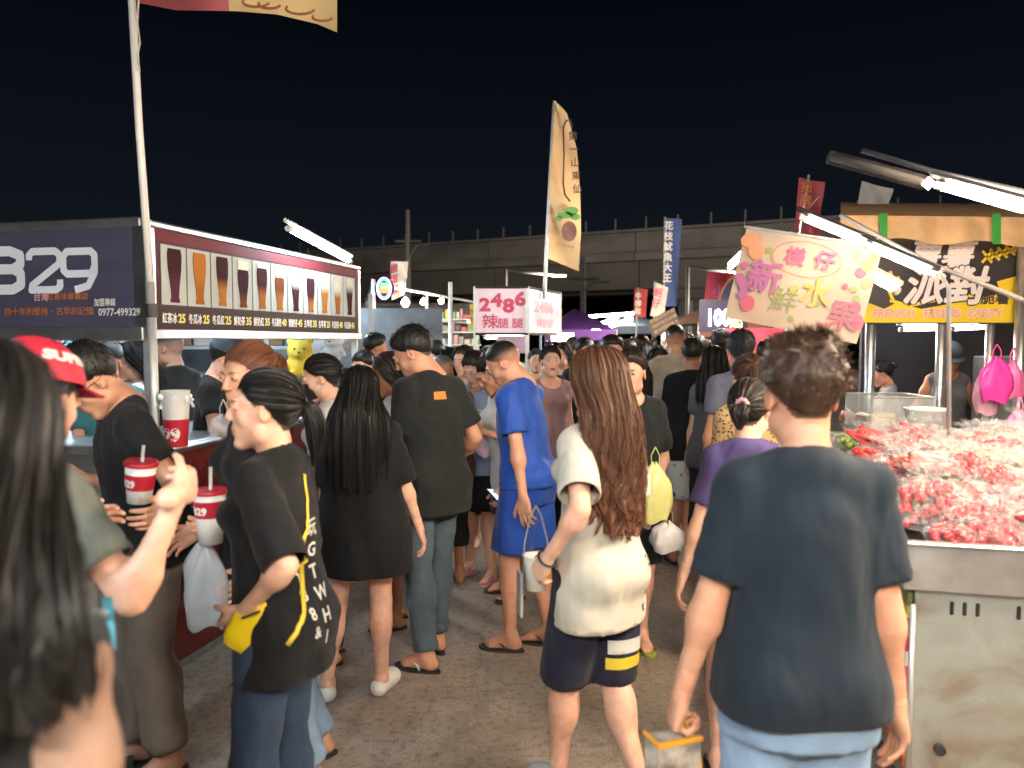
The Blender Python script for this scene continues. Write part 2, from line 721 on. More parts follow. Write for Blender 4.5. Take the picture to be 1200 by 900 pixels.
def cloth(prims, res, caps=(), cutters=(), fold=0.004, ffreq=22, seed=1, foldz=None, thick=True, aniso=(1, 1, 0.3), bump_rows=None):
    """surface with open ends: caps (point, normal, radius); cutters: prims whose surface is removed"""
    P, Q = polygonise(prims, res)
    if len(P) == 0: return P, Q
    N = vnormals(P, Q)
    C = P[Q].mean(1)
    FN = N[Q].mean(1)
    kill = np.zeros(len(Q), bool)
    for pt, nn, rad in caps:
        pt, nn = np.asarray(pt), np.asarray(nn) / np.linalg.norm(nn)
        h = (C - pt) @ nn
        kill |= (np.abs(h) < res * 0.75) & (np.linalg.norm(C - pt - h[:, None] * nn, axis=1) < rad) & (FN @ nn > 0.45)
    for c in cutters:
        d = c.d(C[:, 0], C[:, 1], C[:, 2])
        kill |= d < res * 0.45
    Q = Q[~kill]
    P = relax(P, Q, 1, 0.35)
    P, Q = compact(P, Q)
    if len(Q) == 0: return P, Q
    n = len(P)
    E = np.concatenate([Q[:, [i, (i + 1) % 4]] for i in range(4)])
    key = np.minimum(E[:, 0], E[:, 1]) * n + np.maximum(E[:, 0], E[:, 1])
    u, first, cn = np.unique(key, return_index=True, return_counts=True)
    be = E[first[cn == 1]]
    for pt, nn, rad in caps:
        pt, nn = np.asarray(pt), np.asarray(nn) / np.linalg.norm(nn)
        bv = np.unique(be)
        h = (P[bv] - pt) @ nn
        near = (np.abs(h) < 1.6 * res) & (np.linalg.norm(P[bv] - pt - h[:, None] * nn, axis=1) < rad)
        P[bv[near]] -= h[near][:, None] * nn
    for _ in range(9):
        A = np.zeros_like(P); c = np.zeros(n)
        for a_, b_ in ((0, 1), (1, 0)):
            np.add.at(A, be[:, a_], P[be[:, b_]]); np.add.at(c, be[:, a_], 1)
        m_ = c > 0
        P[m_] = .5 * P[m_] + .5 * A[m_] / c[m_][:, None]
    N = vnormals(P, Q)
    if fold > 0:
        w = waves(P, seed, ffreq, aniso) * 0.75 + waves(P, seed + 5, ffreq * 2.2, aniso) * 0.45
        amp = fold if foldz is None else fold * np.interp(P[:, 2], foldz[0], foldz[1])
        P = P + N * (w * amp)[:, None]
        for pt, nn, rad in caps:   # stitched hem
            pt, nn = np.asarray(pt), np.asarray(nn) / np.linalg.norm(nn)
            h = (P - pt) @ nn
            rr = np.linalg.norm(P - pt - h[:, None] * nn, axis=1)
            g = np.exp(-((h + .024) / .0045) ** 2) * (rr < rad)
            P = P - N * (g * .003)[:, None]
    P, Q = compact(P, Q)
    if thick:
        N = vnormals(P, Q)
        n = len(P)
        E = np.concatenate([Q[:, [i, (i + 1) % 4]] for i in range(4)])
        key = np.minimum(E[:, 0], E[:, 1]) * n + np.maximum(E[:, 0], E[:, 1])
        u, first, cn = np.unique(key, return_index=True, return_counts=True)
        be = E[first[cn == 1]]
        Pi = P - N * 0.004
        # only the rim is doubled inwards, with one more ring folding in
        side = np.stack([be[:, 1], be[:, 0], be[:, 0] + n, be[:, 1] + n], 1)
        P = np.concatenate([P, Pi])
        Q = np.concatenate([Q, side])
        P, Q = compact(P, Q)
    return P, Q


# ================================================================ heads, hands, feet
_cache = {}
SKIN = {"fair": srgb(214, 170, 146), "mid": srgb(198, 148, 120), "tan": srgb(172, 118, 90), "dark": srgb(142, 92, 68)}


def head_geo(sex, mouth, res):
    key = ("head", sex, mouth, res)
    if key in _cache: return _cache[key]
    f = 1 if sex == "f" else 0
    pr = [Ell((0, -.014, .035), (.073, .091, .084), .01),
          Ell((0, .028, -.012), (.060 - .002 * f, .060, .078), .02),
          Cone((-.036, .012, -.062), (0, .058, -.096), .030, .018, .02),
          Cone((.036, .012, -.062), (0, .058, -.096), .030, .018, .02),
          Ell((0, .069, -.099), (.019, .014, .013), .014),
          Cone((0, -.02, -.05), (0, -.038, -.15), .050, .052, .03),
          Ell((-.036, .056, -.020), (.018, .016, .018), .016), Ell((.036, .056, -.020), (.018, .016, .018), .016),
          Cone((-.03, .083, .030), (.03, .083, .030), .009 - .002 * f, .009 - .002 * f, .012),
          Ell((-.030, .097, .012), (.014, .012, .010), .012, sub=True), Ell((.030, .097, .012), (.014, .012, .010), .012, sub=True),
          Ell((-.030, .079, .011), (.014, .0125, .010), .003), Ell((.030, .079, .011), (.014, .0125, .010), .003),
          Cone((0, .087, .018), (0, .1025, -.020), .0062, .0092, .010),
          Ell((-.011, .098, -.025), (.0075, .009, .0065), .005), Ell((.011, .098, -.025), (.0075, .009, .0065), .005),
          Ell((0, .071, -.056), (.028, .018, .026), .014)]
    if mouth == "open":
        pr += [Ell((0, .095, -.058), (.019, .012, .007), .004, sub=True), Cone((-.017, .085, -.049), (.017, .085, -.049), .005, .005, .006),
               Cone((-.015, .084, -.068), (.015, .084, -.068), .0055, .0055, .006)]
    elif mouth == "smile":
        pr += [Cone((-.023, .079, -.046), (0, .088, -.051), .0035, .0045, .005), Cone((.023, .079, -.046), (0, .088, -.051), .0035, .0045, .005),
               Cone((-.021, .079, -.052), (0, .085, -.067), .0035, .005, .005), Cone((.021, .079, -.052), (0, .085, -.067), .0035, .005, .005)]
    else:
        pr += [Cone((-.016, .085, -.0525), (0, .0885, -.051), .0036, .0048, .004), Cone((.016, .085, -.0525), (0, .0885, -.051), .0036, .0048, .004), Cone((-.011, .085, -.0615), (.011, .085, -.0615), .0056, .0056, .004)]
    for s_ in (-1, 1):
        rr = rotm(2, s_ * -0.35)
        pr += [Ell((s_ * .074, -.006, -.002), (.007, .019, .031), .005, rot=rr),
               Ell((s_ * .082, -.001, .002), (.006, .010, .018), .004, rot=rr, sub=True)]
    P, Q = polygonise(pr, res)
    P = relax(P, Q, 1, 0.3)
    x, y, z = P.T
    base = np.ones((len(P), 3))
    sm = lambda d, w: np.clip(1 - d / w, 0, 1)
    lips = sm(np.sqrt((x / .024) ** 2 + ((z + .057) / .014) ** 2), 1.0) ** .5 * (y > .078)
    if mouth == "smile":
        lips = np.maximum(sm(np.abs(z + .051 + (0.004 - 9 * x * x)), .006), sm(np.abs(z + .068 - 22 * x * x), .007)) * (np.abs(x) < .025) * (y > .07)
    lipc = np.array((.86, .42, .42) if f else (.85, .6, .58))
    base = base * (1 - .85 * lips[:, None]) + .85 * lips[:, None] * lipc
    if mouth == "smile":
        tt = (np.abs(z + .0585 - 10 * x * x) < .0042 * (1 - (x / .021) ** 2)) & (y > .07)
        base[tt] = (1.0, 1.15, 1.25)
    if mouth == "open":
        inm = (sm(np.sqrt((x / .018) ** 2 + ((z + .058) / .008) ** 2), 1.0) > 0) & (y > .07)
        base[inm] = (.25, .06, .06)
    ch = sm(np.sqrt(((np.abs(x) - .038) / .024) ** 2 + ((z + .02) / .024) ** 2), 1.0) * (y > .02)
    base = base * (1 - ch[:, None] * np.array((0, .10, .08)))
    ear = (np.abs(x) > .066) & (np.abs(z) < .04)
    base[ear] *= (1, .86, .82)
    _cache[key] = (P, Q, base)
    return _cache[key]


def seg(base, dirv, lens, curl, side):
    """finger chain; curl: bend per joint (radians) towards the palm"""
    pts = [base]
    d = dirv / np.linalg.norm(dirv)
    nrm = side
    for L, c in zip(lens, curl):
        axis = np.cross(d, nrm); axis /= np.linalg.norm(axis) + 1e-9
        # rotate d about axis towards nrm
        d2 = d * cos(c) + nrm * sin(c)
        nrm = nrm * cos(c) - d * sin(c)
        d = d2
        pts.append(pts[-1] + d * L)
    return pts


def hand_geo(pose, res):
    """right hand in its own frame: wrist at origin, fingers along -z, palm faces -x (thumb towards +y)"""
    key = ("hand", pose, res)
    if key in _cache: return _cache[key]
    curls = {"relax": ((.25, .35, .3), (.32, .42, .3), (.4, .45, .3), (.45, .5, .35)),
             "grip": ((1.0, 1.3, .8), (1.1, 1.35, .8), (1.15, 1.35, .8), (1.15, 1.35, .8)),
             "hold": ((.55, .75, .45), (.6, .75, .45), (.6, .8, .45), (.65, .8, .5)),
             "flat": ((.05, .1, .08), (.08, .1, .08), (.1, .12, .1), (.12, .15, .1)),
             "point": ((.1, .2, .2), (1.0, 1.2, .7), (1.1, 1.3, .8), (1.15, 1.35, .8))}[pose]
    pn = V3(-1, 0, 0)
    fan = (.12, .03, -.05, -.14)
    ln = ((.042, .025, .020), (.046, .029, .021), (.043, .027, .021), (.034, .021, .018))
    ys = (.026, .008, -.011, -.028)
    zs = (-.088, -.091, -.088, -.081)
    pr = [Cone((0, 0, .055), (0, 0, -.01), .027, .023, .012),
          Loft([(-.088, .012, .040, 0), (-.06, .0145, .042, 0), (-.02, .016, .031, 0), (.004, .018, .024, 0)], .012),
          Ell((-.008, .022, -.035), (.013, .016, .026), .012), Ell((-.006, -.02, -.04), (.012, .014, .03), .012)]
    for i in range(4):
        p = seg(V3(0, ys[i], zs[i] + .008), V3(0, fan[i], -1), ln[i], curls[i], pn)
        r = (.0098, .0088, .0078, .0066)
        if i == 3: r = tuple(q * .88 for q in r)
        for j in range(3):
            pr.append(Cone(p[j], p[j + 1], r[j], r[j + 1], .003 if j else .006))
    tc_ = {"relax": (.25, .3), "grip": (.9, .7), "hold": (.35, .35), "flat": (.1, .1), "point": (.7, .6)}[pose]
    tn = V3(-.75, -.65, 0)
    tn = tn - V3(0, .62, -.72) * (tn @ V3(0, .62, -.72)) / (V3(0, .62, -.72) @ V3(0, .62, -.72))
    tn /= np.linalg.norm(tn)
    p = seg(V3(-.006, .022, -.022), V3(-.15 if pose in ("grip", "hold") else 0, .62, -.72), (.040, .032, .026), (0,) + tc_, tn)
    for j in range(3):
        pr.append(Cone(p[j], p[j + 1], (.015, .0112, .0098)[j], (.0115, .0098, .0078)[j], .008 if j == 0 else .003))
    P, Q = polygonise(pr, res)
    base = np.ones((len(P), 3))
    tip = np.clip((-P[:, 2] - .12) / .05, 0, 1)
    base = base * (1 - tip[:, None] * np.array((0, .10, .08)))
    _cache[key] = (P, Q, base)
    return _cache[key]


def foot_geo(res, toes=True):
    """bare right foot: ankle at origin (z=.085 above sole), toes along +y"""
    key = ("foot", res, toes)
    if key in _cache: return _cache[key]
    pr = [Cone((0, 0, .035), (0, -.004, -.01), .034, .036, .02), Ell((0, -.030, -.055), (.029, .033, .028), .02),
          Cone((0, 0, -.022), (-.004, .085, -.056), .036, .024, .03), Cone((.0, -.02, -.058), (.010, .10, -.066), .024, .019, .03),
          Ell((-.010, .100, -.066), (.036, .035, .017), .02), Ell((-.028, 0, -.012), (.011, .013, .013), .01),
          Ell((.028, -.004, -.018), (.011, .013, .013), .01)]
    if toes:
        for x, y, r, L in ((-.032, .118, .0125, .042), (-.012, .122, .0090, .036), (.004, .118, .0085, .031), (.018, .110, .008, .026), (.030, .099, .0078, .020)):
            pr.append(Cone((x, y - .01, -.070), (x * 1.05, y + L - .01, -.0745), r, r * .92, .003))
    else:
        pr.append(Ell((-.008, .13, -.068), (.036, .035, .014), .015))
    P, Q = polygonise(pr, res)
    P[:, 2] = np.maximum(P[:, 2], -.085)
    base = np.ones((len(P), 3))
    t = np.clip((P[:, 1] - .10) / .05, 0, 1)
    base = base * (1 - t[:, None] * np.array((0, .12, .1)))
    _cache[key] = (P, Q, base)
    return _cache[key]


def ik(a, b, l1, l2, pole):
    """elbow/knee position"""
    a, b, pole = np.asarray(a, float), np.asarray(b, float), np.asarray(pole, float)
    v = b - a
    L = np.linalg.norm(v)
    mx = (l1 + l2) * .999
    if L > mx:
        v = v / L * mx; b = a + v; L = mx
    L = max(L, abs(l1 - l2) + .01)
    u = v / np.linalg.norm(v)
    x = (l1 * l1 - l2 * l2 + L * L) / (2 * L)
    h = math.sqrt(max(0, l1 * l1 - x * x))
    pl = pole - u * (pole @ u)
    pl = pl / (np.linalg.norm(pl) + 1e-9)
    return a + u * x + pl * h, b


def basis(z, y):
    """rotation whose -z column points along z-arg (down the limb), with y hint"""
    w = -np.asarray(z, float); w /= np.linalg.norm(w)
    y = np.asarray(y, float); y = y - w * (y @ w)
    if np.linalg.norm(y) < 1e-4: y = V3(1, 0, 0) - w * w[0]
    y /= np.linalg.norm(y)
    x = np.cross(y, w)
    return np.stack([x, y, w], 1)


# ================================================================ hair
HC = V3(0, -.014, .035)
HA = V3(.073, .091, .084)


def smooth1(a, n):
    k = np.ones(n) / n
    return np.convolve(np.concatenate([a[-n:], a, a[:n]]), k, "same")[n:-n]


def noise_ring(n, seed, sm):
    r = np.random.RandomState(seed)
    a = smooth1(r.normal(size=n), max(1, sm))
    return a / (np.abs(a).max() + 1e-9)


def in_hair(p, style):
    x, y, z = p[..., 0], p[..., 1], p[..., 2]
    if style == "m":   # short: cropped above ears, square front hairline
        line = np.interp(y, [-.10, -.060, -.035, .000, .018, .040, .060, .085], [-.045, -.040, .004, .024, .026, .045, .068, .074])
    elif style == "top":
        line = np.interp(y, [-.10, -.060, .02, .060, .085], [.052, .050, .046, .066, .074])
    elif style == "f":  # hair pulled back or falling: low at nape, past the ears
        line = np.interp(y, [-.10, -.055, -.025, .005, .025, .045, .065, .085], [-.065, -.055, -.010, .024, .014, .040, .068, .080])
    else:  # "long": covers ears
        line = np.interp(y, [-.10, -.02, .020, .032, .048, .066, .085], [-.075, -.075, -.070, .0, .040, .070, .082])
    return z > line


def cap_paths(pole, style, th, n_az, n_v, seed, part=0.0):
    """great-circle strands from the pole to the hairline; returns positions (n_az, n_v, 3), normals, v"""
    pole = np.asarray(pole, float); pole /= np.linalg.norm(pole)
    up = V3(0, 0, 1) if abs(pole[2]) < .9 else V3(0, -1, 0)
    e1 = np.cross(up, pole); e1 /= np.linalg.norm(e1)
    e2 = np.cross(pole, e1)
    az = np.linspace(0, 2 * pi, n_az, endpoint=False)
    an = np.linspace(0.01, 3.0, 120)
    d = (np.cos(an)[None, :, None] * pole + np.sin(an)[None, :, None] * (np.cos(az)[:, None, None] * e1 + np.sin(az)[:, None, None] * e2))
    p = HC + d * HA
    ok = in_hair(p, style)
    ok[:, :3] = True
    amax = an[np.argmin(ok, axis=1)]
    amax = np.where(ok.all(1), 3.0, amax)
    amax = smooth1(amax, 3)
    amax = amax * (1 + .02 * noise_ring(n_az, seed + 3, 1))
    v = np.linspace(0, 1, n_v)
    A = amax[:, None] * v[None]
    d = (np.cos(A)[..., None] * pole + np.sin(A)[..., None] * (np.cos(az)[:, None, None] * e1 + np.sin(az)[:, None, None] * e2))
    nrm = d / HA
    nrm /= np.linalg.norm(nrm, axis=-1, keepdims=True)
    return HC + d * HA, nrm, v, az


def grid_faces(nu, nv, closed=True):
    i = np.arange(nu if closed else nu - 1)[:, None]
    j = np.arange(nv - 1)[None]
    a = i * nv + j
    b = ((i + 1) % nu) * nv + j
    return np.stack([a, b, b + 1, a + 1], -1).reshape(-1, 4)


def ribbons(paths, width, seed, taper=True):
    """paths (m, k, 3) -> thin strips; widths around 2 mm, each strip turned at random"""
    m, k, _ = paths.shape
    r = np.random.RandomState(seed)
    t = np.gradient(paths, axis=1)
    t /= np.linalg.norm(t, axis=-1, keepdims=True) + 1e-9
    s_ = r.normal(size=(m, 1, 3))
    w = np.cross(t, np.broadcast_to(s_, t.shape))
    w /= np.linalg.norm(w, axis=-1, keepdims=True) + 1e-9
    wd = width * r.uniform(.6, 1.4, (m, 1, 1)) * (np.linspace(1, .15, k)[None, :, None] if taper else 1)
    A, B = paths - w * wd * .5, paths + w * wd * .5
    V = np.stack([A, B], 2).reshape(-1, 3)
    i = np.arange(m)[:, None] * (2 * k)
    j = np.arange(k - 1)[None] * 2
    a = (i + j).ravel()
    return V, np.stack([a, a + 1, a + 3, a + 2], 1)


# ================================================================ people
M_SKIN = vcol_mat("skin", 0.5, 0.4, sss=0.12, bump=0.35, bscale=160)
_n, _l = M_SKIN.node_tree.nodes, M_SKIN.node_tree.links
_t = _n.new("ShaderNodeTexCoord"); _z = _n.new("ShaderNodeTexNoise"); _z.inputs["Scale"].default_value = 13; _z.inputs["Detail"].default_value = 6; _z.inputs["Roughness"].default_value = .65
_c = _n.new("ShaderNodeValToRGB"); _c.color_ramp.elements[0].position = .35; _c.color_ramp.elements[0].color = (1.0, .84, .80, 1); _c.color_ramp.elements[1].position = .62; _c.color_ramp.elements[1].color = (1.0, 1.0, 1.0, 1)
_x = _n.new("ShaderNodeMix"); _x.data_type = "RGBA"; _x.blend_type = "MULTIPLY"; _x.inputs[0].default_value = .8
_b = _n["Principled BSDF"]; _src = _b.inputs["Base Color"].links[0].from_socket
_l.new(_t.outputs["Object"], _z.inputs["Vector"]); _l.new(_z.outputs["Fac"], _c.inputs[0]); _l.new(_src, _x.inputs[6]); _l.new(_c.outputs[0], _x.inputs[7]); _l.new(_x.outputs[2], _b.inputs["Base Color"])
_m = _n.new("ShaderNodeMapRange"); _m.inputs["From Min"].default_value = .3; _m.inputs["From Max"].default_value = .7; _m.inputs["To Min"].default_value = .34; _m.inputs["To Max"].default_value = .62
_l.new(_z.outputs["Fac"], _m.inputs["Value"]); _l.new(_m.outputs[0], _b.inputs["Roughness"])
M_HAIR = vcol_mat("hair", 0.5, 0.35, bump=0.0)
M_FEAT = vcol_mat("eye_surface", 0.25, 0.5, bump=0.0)
HAIRC = {"black": (.011, .009, .008), "dark": (.020, .013, .010), "brown": (.065, .032, .018), "umber": (.040, .020, .012), "red": (.13, .045, .020), "grey": (.05, .05, .05)}
LEV = {  # body, head, hand, foot, cloth resolution
    0: (.0165, .0050, .0040, .0062, .0108), 1: (.0195, .0071, .0060, .009, .0145), 2: (.028, .0102, .0105, .014, .022), 3: (.036, .0135, .0145, .018, .030)}


def body_prims(T, f, w, arms, legs, neckp):
    bw = w
    pr = [Ell((0, .0, 1.24), (.136 * bw, .104 * bw, .19), .03, T),
          Loft([(.86, .142 * bw + .012 * f, .10 * bw, -.004), (.95, .142 * bw + .012 * f, .104 * bw, -.004), (1.08, (.122 - .010 * f) * bw, .092 * bw, 0),
                (1.20, .132 * bw, .100 * bw, 0), (1.32, .136 * bw, .096 * bw, -.004), (1.38, .11, .07, -.008)], .03, T),
          Cone((-.115, -.01, 1.375), (.115, -.01, 1.375), .050, .052, .03, T),
          Cone((0, -.02, 1.44), (-.12, -.015, 1.385), .04, .045, .03, T), Cone((0, -.02, 1.44), (.12, -.015, 1.385), .04, .045, .03, T),
          Cone(T.p((0, -.018, 1.40)), neckp, .056 - .009 * f, .050 - .007 * f, .025),
          Ell((-.064, -.052, .905), (.080 * bw, .072, .085), .03), Ell((.064, -.052, .905), (.080 * bw, .072, .085), .03)]
    if f:
        pr += [Ell((-.066, .085, 1.27), (.055, .05, .055), .03, T), Ell((.066, .085, 1.27), (.055, .05, .055), .03, T)]
    for (sh, el, wr) in arms:
        a = .9 + .1 * bw - .06 * f
        u = el - sh
        pr += [Cone(sh, el, .050 * a, .037 * a, .025), Ell(sh + u * .35, (.046 * a,) * 3, .03),
               Cone(el, wr, .038 * a, .0245 * a, .012), Ell(el + (wr - el) * .22, (.042 * a,) * 3, .03)]
    for (hp, kn, an) in legs:
        a = .85 + .15 * bw + .04 * f
        pr += [Cone(hp, kn, .076 * a, .053 * a, .03), Cone(kn, an, .050 * a, .034 * a, .02),
               Ell(kn + (an - kn) * .27 - V3(0, .012, 0), (.054 * a, .056 * a, .105), .035), Ell(kn + V3(0, .012, 0), (.045 * a, .045 * a, .055), .02)]
    return pr


def face_y(P, x, z):
    m = (np.abs(P[:, 0] - x) < .007) & (np.abs(P[:, 2] - z) < .007) & (P[:, 1] > 0)
    return P[m, 1].max() if m.any() else .08


def person(px, d, H, yaw, label, sex="m", w=1.0, lean=0.0, twist=0.0, side=0.0, head=(0, 0), roll=0.0, skin="mid", level=1, group=None, X=None,
           hands=(None, None), pose=("relax", "relax"), hroll=(0, 0), poles=((0, -1, -.2), (0, -1, -.2)), hdir=(None, None), feet=((-.10, 0), (.10, 0)), fyaw=(8, -8),
           lift=(0, 0), mouth=None, hair=("short", "black"), top=None, bottom=None, shoes=None, face=True, cat=None, seed=1, dz=0.0, extra=None):
    """feet: (left, right) ankle positions; hands: (left, right) wrist positions; all in a 1.70 m body that faces +y"""
    f = 1 if sex == "f" else 0
    sc = H / 1.70
    rb, rh, rn, rf, rc = [r / sc for r in LEV[level]]
    L = radians(lean)
    RT = rotm(2, radians(twist)) @ rotm(1, radians(side)) @ rotm(0, -L)
    T = Fr(RT, V3(0, 0, .95) - RT @ V3(0, 0, .95))
    w = w * .93
    sw = (.134 - .014 * f) * (0.45 + 0.55 * w / .93)
    arms = []
    hts = []
    p0 = at(px, 398, d) if X is None else Vector((X, d, 0))
    Mw = Matrix.Translation((p0.x, d, dz)) @ Matrix.Rotation(radians(yaw), 4, "Z") @ Matrix.Diagonal((sc, sc, sc, 1))
    Mi = Mw.inverted()
    hands = [V3(*(Mi @ at(*t_[1:]))) if (t_ is not None and t_[0] == "w") else t_ for t_ in hands]
    for i, sgn in enumerate((-1, 1)):
        sh = T.p((sgn * sw, -.008, 1.372))
        tgt = hands[i]
        if tgt is None: tgt = T.p((sgn * (sw + .070), .03, .855))
        pole = V3(*poles[i])
        el, wr = ik(sh, tgt, .275, .245, pole)
        arms.append((sh, el, wr))
    sole = .012 if shoes else 0.0
    legs = []
    for i, sgn in enumerate((-1, 1)):
        hp = V3(sgn * .078, 0, .90)
        an = V3(feet[i][0], feet[i][1], .085 + sole + lift[i])
        st_ = max(1.0, np.linalg.norm(an - hp) / .8065)
        kn, an = ik(hp, an, .414 * st_, .3945 * st_, V3(sgn * .15, 1, 0))
        legs.append((hp, kn, an))
    Rh = rotm(2, radians(head[0])) @ rotm(1, radians(roll)) @ rotm(0, -radians(head[1]))
    piv = T.p((0, -.012, 1.487))
    Hf = Fr(Rh, piv - Rh @ V3(0, -.03, -.09) * 1.05)
    Hf.R = Hf.R * 1.05
    sk = np.array(SKIN[skin][:3]) if isinstance(skin, str) else np.array(skin)
    hs, hc = hair
    hcol = np.array(HAIRC[hc])
    # -- body
    Ps, Qs, Cs = [], [], []

    def put(P, Q, C):
        Qs.append(Q + sum(len(p) for p in Ps)); Ps.append(P); Cs.append(C)
    P, Q = polygonise(body_prims(T, f, w, arms, legs, Hf.p((0, -.03, -.07))), rb)
    P = relax(P, Q, 1, .4)
    put(P, Q, np.tile(sk, (len(P), 1)))
    mouth = mouth or "shut"
    hP, hQ, hB = head_geo(sex, mouth, round(LEV[level][1], 4))
    hC = sk * hB
    region = {"buzz": "m", "short": "m", "curly": "m", "crop": "m"}.get(hs, "f")
    ih = in_hair(hP, region) & (np.abs(hP[:, 0]) < .078 + .01 * (hP[:, 2] > .03))
    dens = np.full(len(hP), .93)
    if hs in ("buzz", "crop"):
        dens = np.interp(hP[:, 2], [-.05, .02, .055, .09], [.12, .35, .72, .95] if hs == "buzz" else [.45, .7, .93, .95])
    if hs == "buzz":
        dens = np.interp(hP[:, 2], [-.045, .0, .03, .055], [.05, .28, .62, .96])
    hC = np.where(ih[:, None], hC * (1 - dens[:, None]) + hcol * dens[:, None], hC)
    put(Hf.p(hP), hQ, hC)
    for i, sgn in enumerate((-1, 1)):
        sh, el, wr = arms[i]
        dr = (wr - el) / np.linalg.norm(wr - el)
        if hdir[i] is not None:
            dr = V3(*hdir[i]); dr /= np.linalg.norm(dr)
        yh = V3(0, -dr[2], dr[1]) if abs(dr[0]) < .8 else V3(0, 0, 1)
        B = basis(dr, yh) @ rotm(2, radians(hroll[i]) * sgn)
        nP, nQ, nB = hand_geo(pose[i], round(LEV[level][2], 4))
        nP = nP * (1 - .08 * f)
        if sgn < 0:
            nP = nP * V3(-1, 1, 1); nQ = nQ[:, ::-1]
        put(nP @ B.T + wr, nQ, sk * nB)
        hts.append((B, wr))
    for i, sgn in enumerate((-1, 1)):
        hp, kn, an = legs[i]
        fP, fQ, fB = foot_geo(round(LEV[level][3], 4), toes=(level < 2))
        fP = fP * (1 - .08 * f)
        if sgn < 0:
            fP = fP * V3(-1, 1, 1); fQ = fQ[:, ::-1]
        tip = -lift[i] * 4.5
        B = rotm(2, radians(fyaw[i])) @ rotm(0, tip)
        fP = fP @ B.T + an
        put(fP, fQ, sk * fB)
    V = np.concatenate(Ps) * sc
    me = npmesh("person", V, np.concatenate(Qs), M_SKIN, col=np.concatenate(Cs))
    o = link("person", me)
    o.location = (p0.x, d, dz)
    o.rotation_euler = (0, 0, radians(yaw))
    tag(o, label, cat or ("woman" if f else "man"), group)
    C = dict(extra or {}, Mw=Mw, o=o, sc=sc, T=T, Hf=Hf, f=f, w=w, arms=arms, legs=legs, sw=sw, rc=rc, level=level, seed=seed, hands=hts, sole=sole, fyaw=fyaw, lift=lift, hP=hP, hcol=hcol)
    if face: face_parts(C, mouth)
    make_hair(C, hs, hcol)
    C["bl"] = (bottom or {}).get("loose", .02)
    if top: make_top(C, **top)
    if bottom: make_bottom(C, **bottom)
    if shoes: make_shoes(C, **shoes)
    return C


def child(C, name, P, Q, m, col=None, smooth=True, label=None):
    if len(P) == 0: return None
    o = link(name, npmesh(name, np.asarray(P) * C["sc"], Q, m, col=col, smooth=smooth), C["o"])
    if label: o["label"] = label
    return o


def face_parts(C, mouth):
    hP = C["hP"]; Hf = C["Hf"]
    n1, n2 = 15, 7
    op = {"smile": .6, "open": .85}.get(mouth, .9)
    for s_ in (-1, 1):
        u, v = np.meshgrid(np.linspace(-1, 1, n1), np.linspace(-1, 1, n2), indexing="ij")
        x = u * .0132
        top = .0052 * op * (1 - u ** 2) ** .7
        bot = .0034 * op * (1 - u ** 2) ** .8
        z = np.where(v > 0, v * top, v * bot) + .0012 * u + .010
        X = s_ * (.030 + x)
        r = (x / .0145) ** 2 + ((z - .011) / .0105) ** 2
        Y = .079 + .0128 * np.sqrt(np.clip(1 - r, 0, 1)) + .0016
        P = np.stack([X, Y, z], -1).reshape(-1, 3)
        Q = grid_faces(n1, n2, False)
        col = np.tile((.62, .58, .55), (len(P), 1))
        ir = np.hypot(x, (z - .0108)).ravel()
        col[ir < .0052] = (.035, .018, .012)
        col[(v > .99).ravel()] = (.012, .01, .01)
        col[(v > .6).ravel()] *= .35
        child(C, "eye", Hf.p(P), Q, M_FEAT, col)
        # brow
        nb = 9
        P, col = [], []
        for i in range(nb):
            t = i / (nb - 1)
            xx = s_ * (.014 + .030 * t)
            zz = .0265 + .005 * sin(t * 2.6)
            hw = .0032 * (1 - t * .7) * (1 - .25 * C["f"])
            for k in (-1, 0, 1):
                P.append((xx, face_y(hP, xx, zz + k * hw) + .0012 + (.001 if k == 0 else 0), zz + k * hw))
        child(C, "eyebrow", Hf.p(np.array(P)), grid_faces(nb, 3, False), M_HAIR, np.tile(C["hcol"] * 1.1, (len(P), 1)))


def hair_mesh(C, name, paths, col, closed=True, body=True):
    na, nv, _ = paths.shape
    child(C, name, paths.reshape(-1, 3), grid_faces(na, nv, closed), M_HAIR, col.reshape(-1, 3))


def strand_cols(hcol, na, nv, seed, amt=.5):
    r = np.random.RandomState(seed)
    a = 1 + amt * noise_ring(na, seed, 2) + .3 * amt * noise_ring(na, seed + 1, 9)
    return np.clip(a, .3, 2.2)[:, None, None] * hcol[None, None] * np.ones((1, nv, 1))


def add_ribbons(C, name, base, nrm, m, seed, width, off=(0.0, .004), vr=(0, 1), k=8):
    """base (na,nv,3) guide surface; ribbons interpolate neighbouring guides"""
    na, nv, _ = base.shape
    r = np.random.RandomState(seed)
    a = r.uniform(0, na, m); i0 = a.astype(int) % na; i1 = (i0 + 1) % na; t = (a - a.astype(int))[:, None, None]
    v0 = r.uniform(vr[0], max(vr[0], vr[1] - .45), m); v1 = np.minimum(v0 + r.uniform(.35, 1.0, m), vr[1])
    vv = v0[:, None] + (v1 - v0)[:, None] * np.linspace(0, 1, k)[None]
    f = vv * (nv - 1); j = np.clip(f.astype(int), 0, nv - 2); g = (f - j)[..., None]
    def samp(A):
        lo = A[i0[:, None], j] * (1 - g) + A[i0[:, None], j + 1] * g
        hi = A[i1[:, None], j] * (1 - g) + A[i1[:, None], j + 1] * g
        return lo * (1 - t) + hi * t
    P = samp(base) + samp(nrm) * (r.uniform(*off, (m, 1, 1)) * np.sin(np.linspace(.15, 2.6, k))[None, :, None] + .001)
    V, Q = ribbons(P, width, seed)
    c = np.repeat(np.clip(r.normal(1.05, .35, m), .4, 2.2), 2 * k)[:, None] * C["hcol"]
    child(C, name, V, Q, M_HAIR, c)


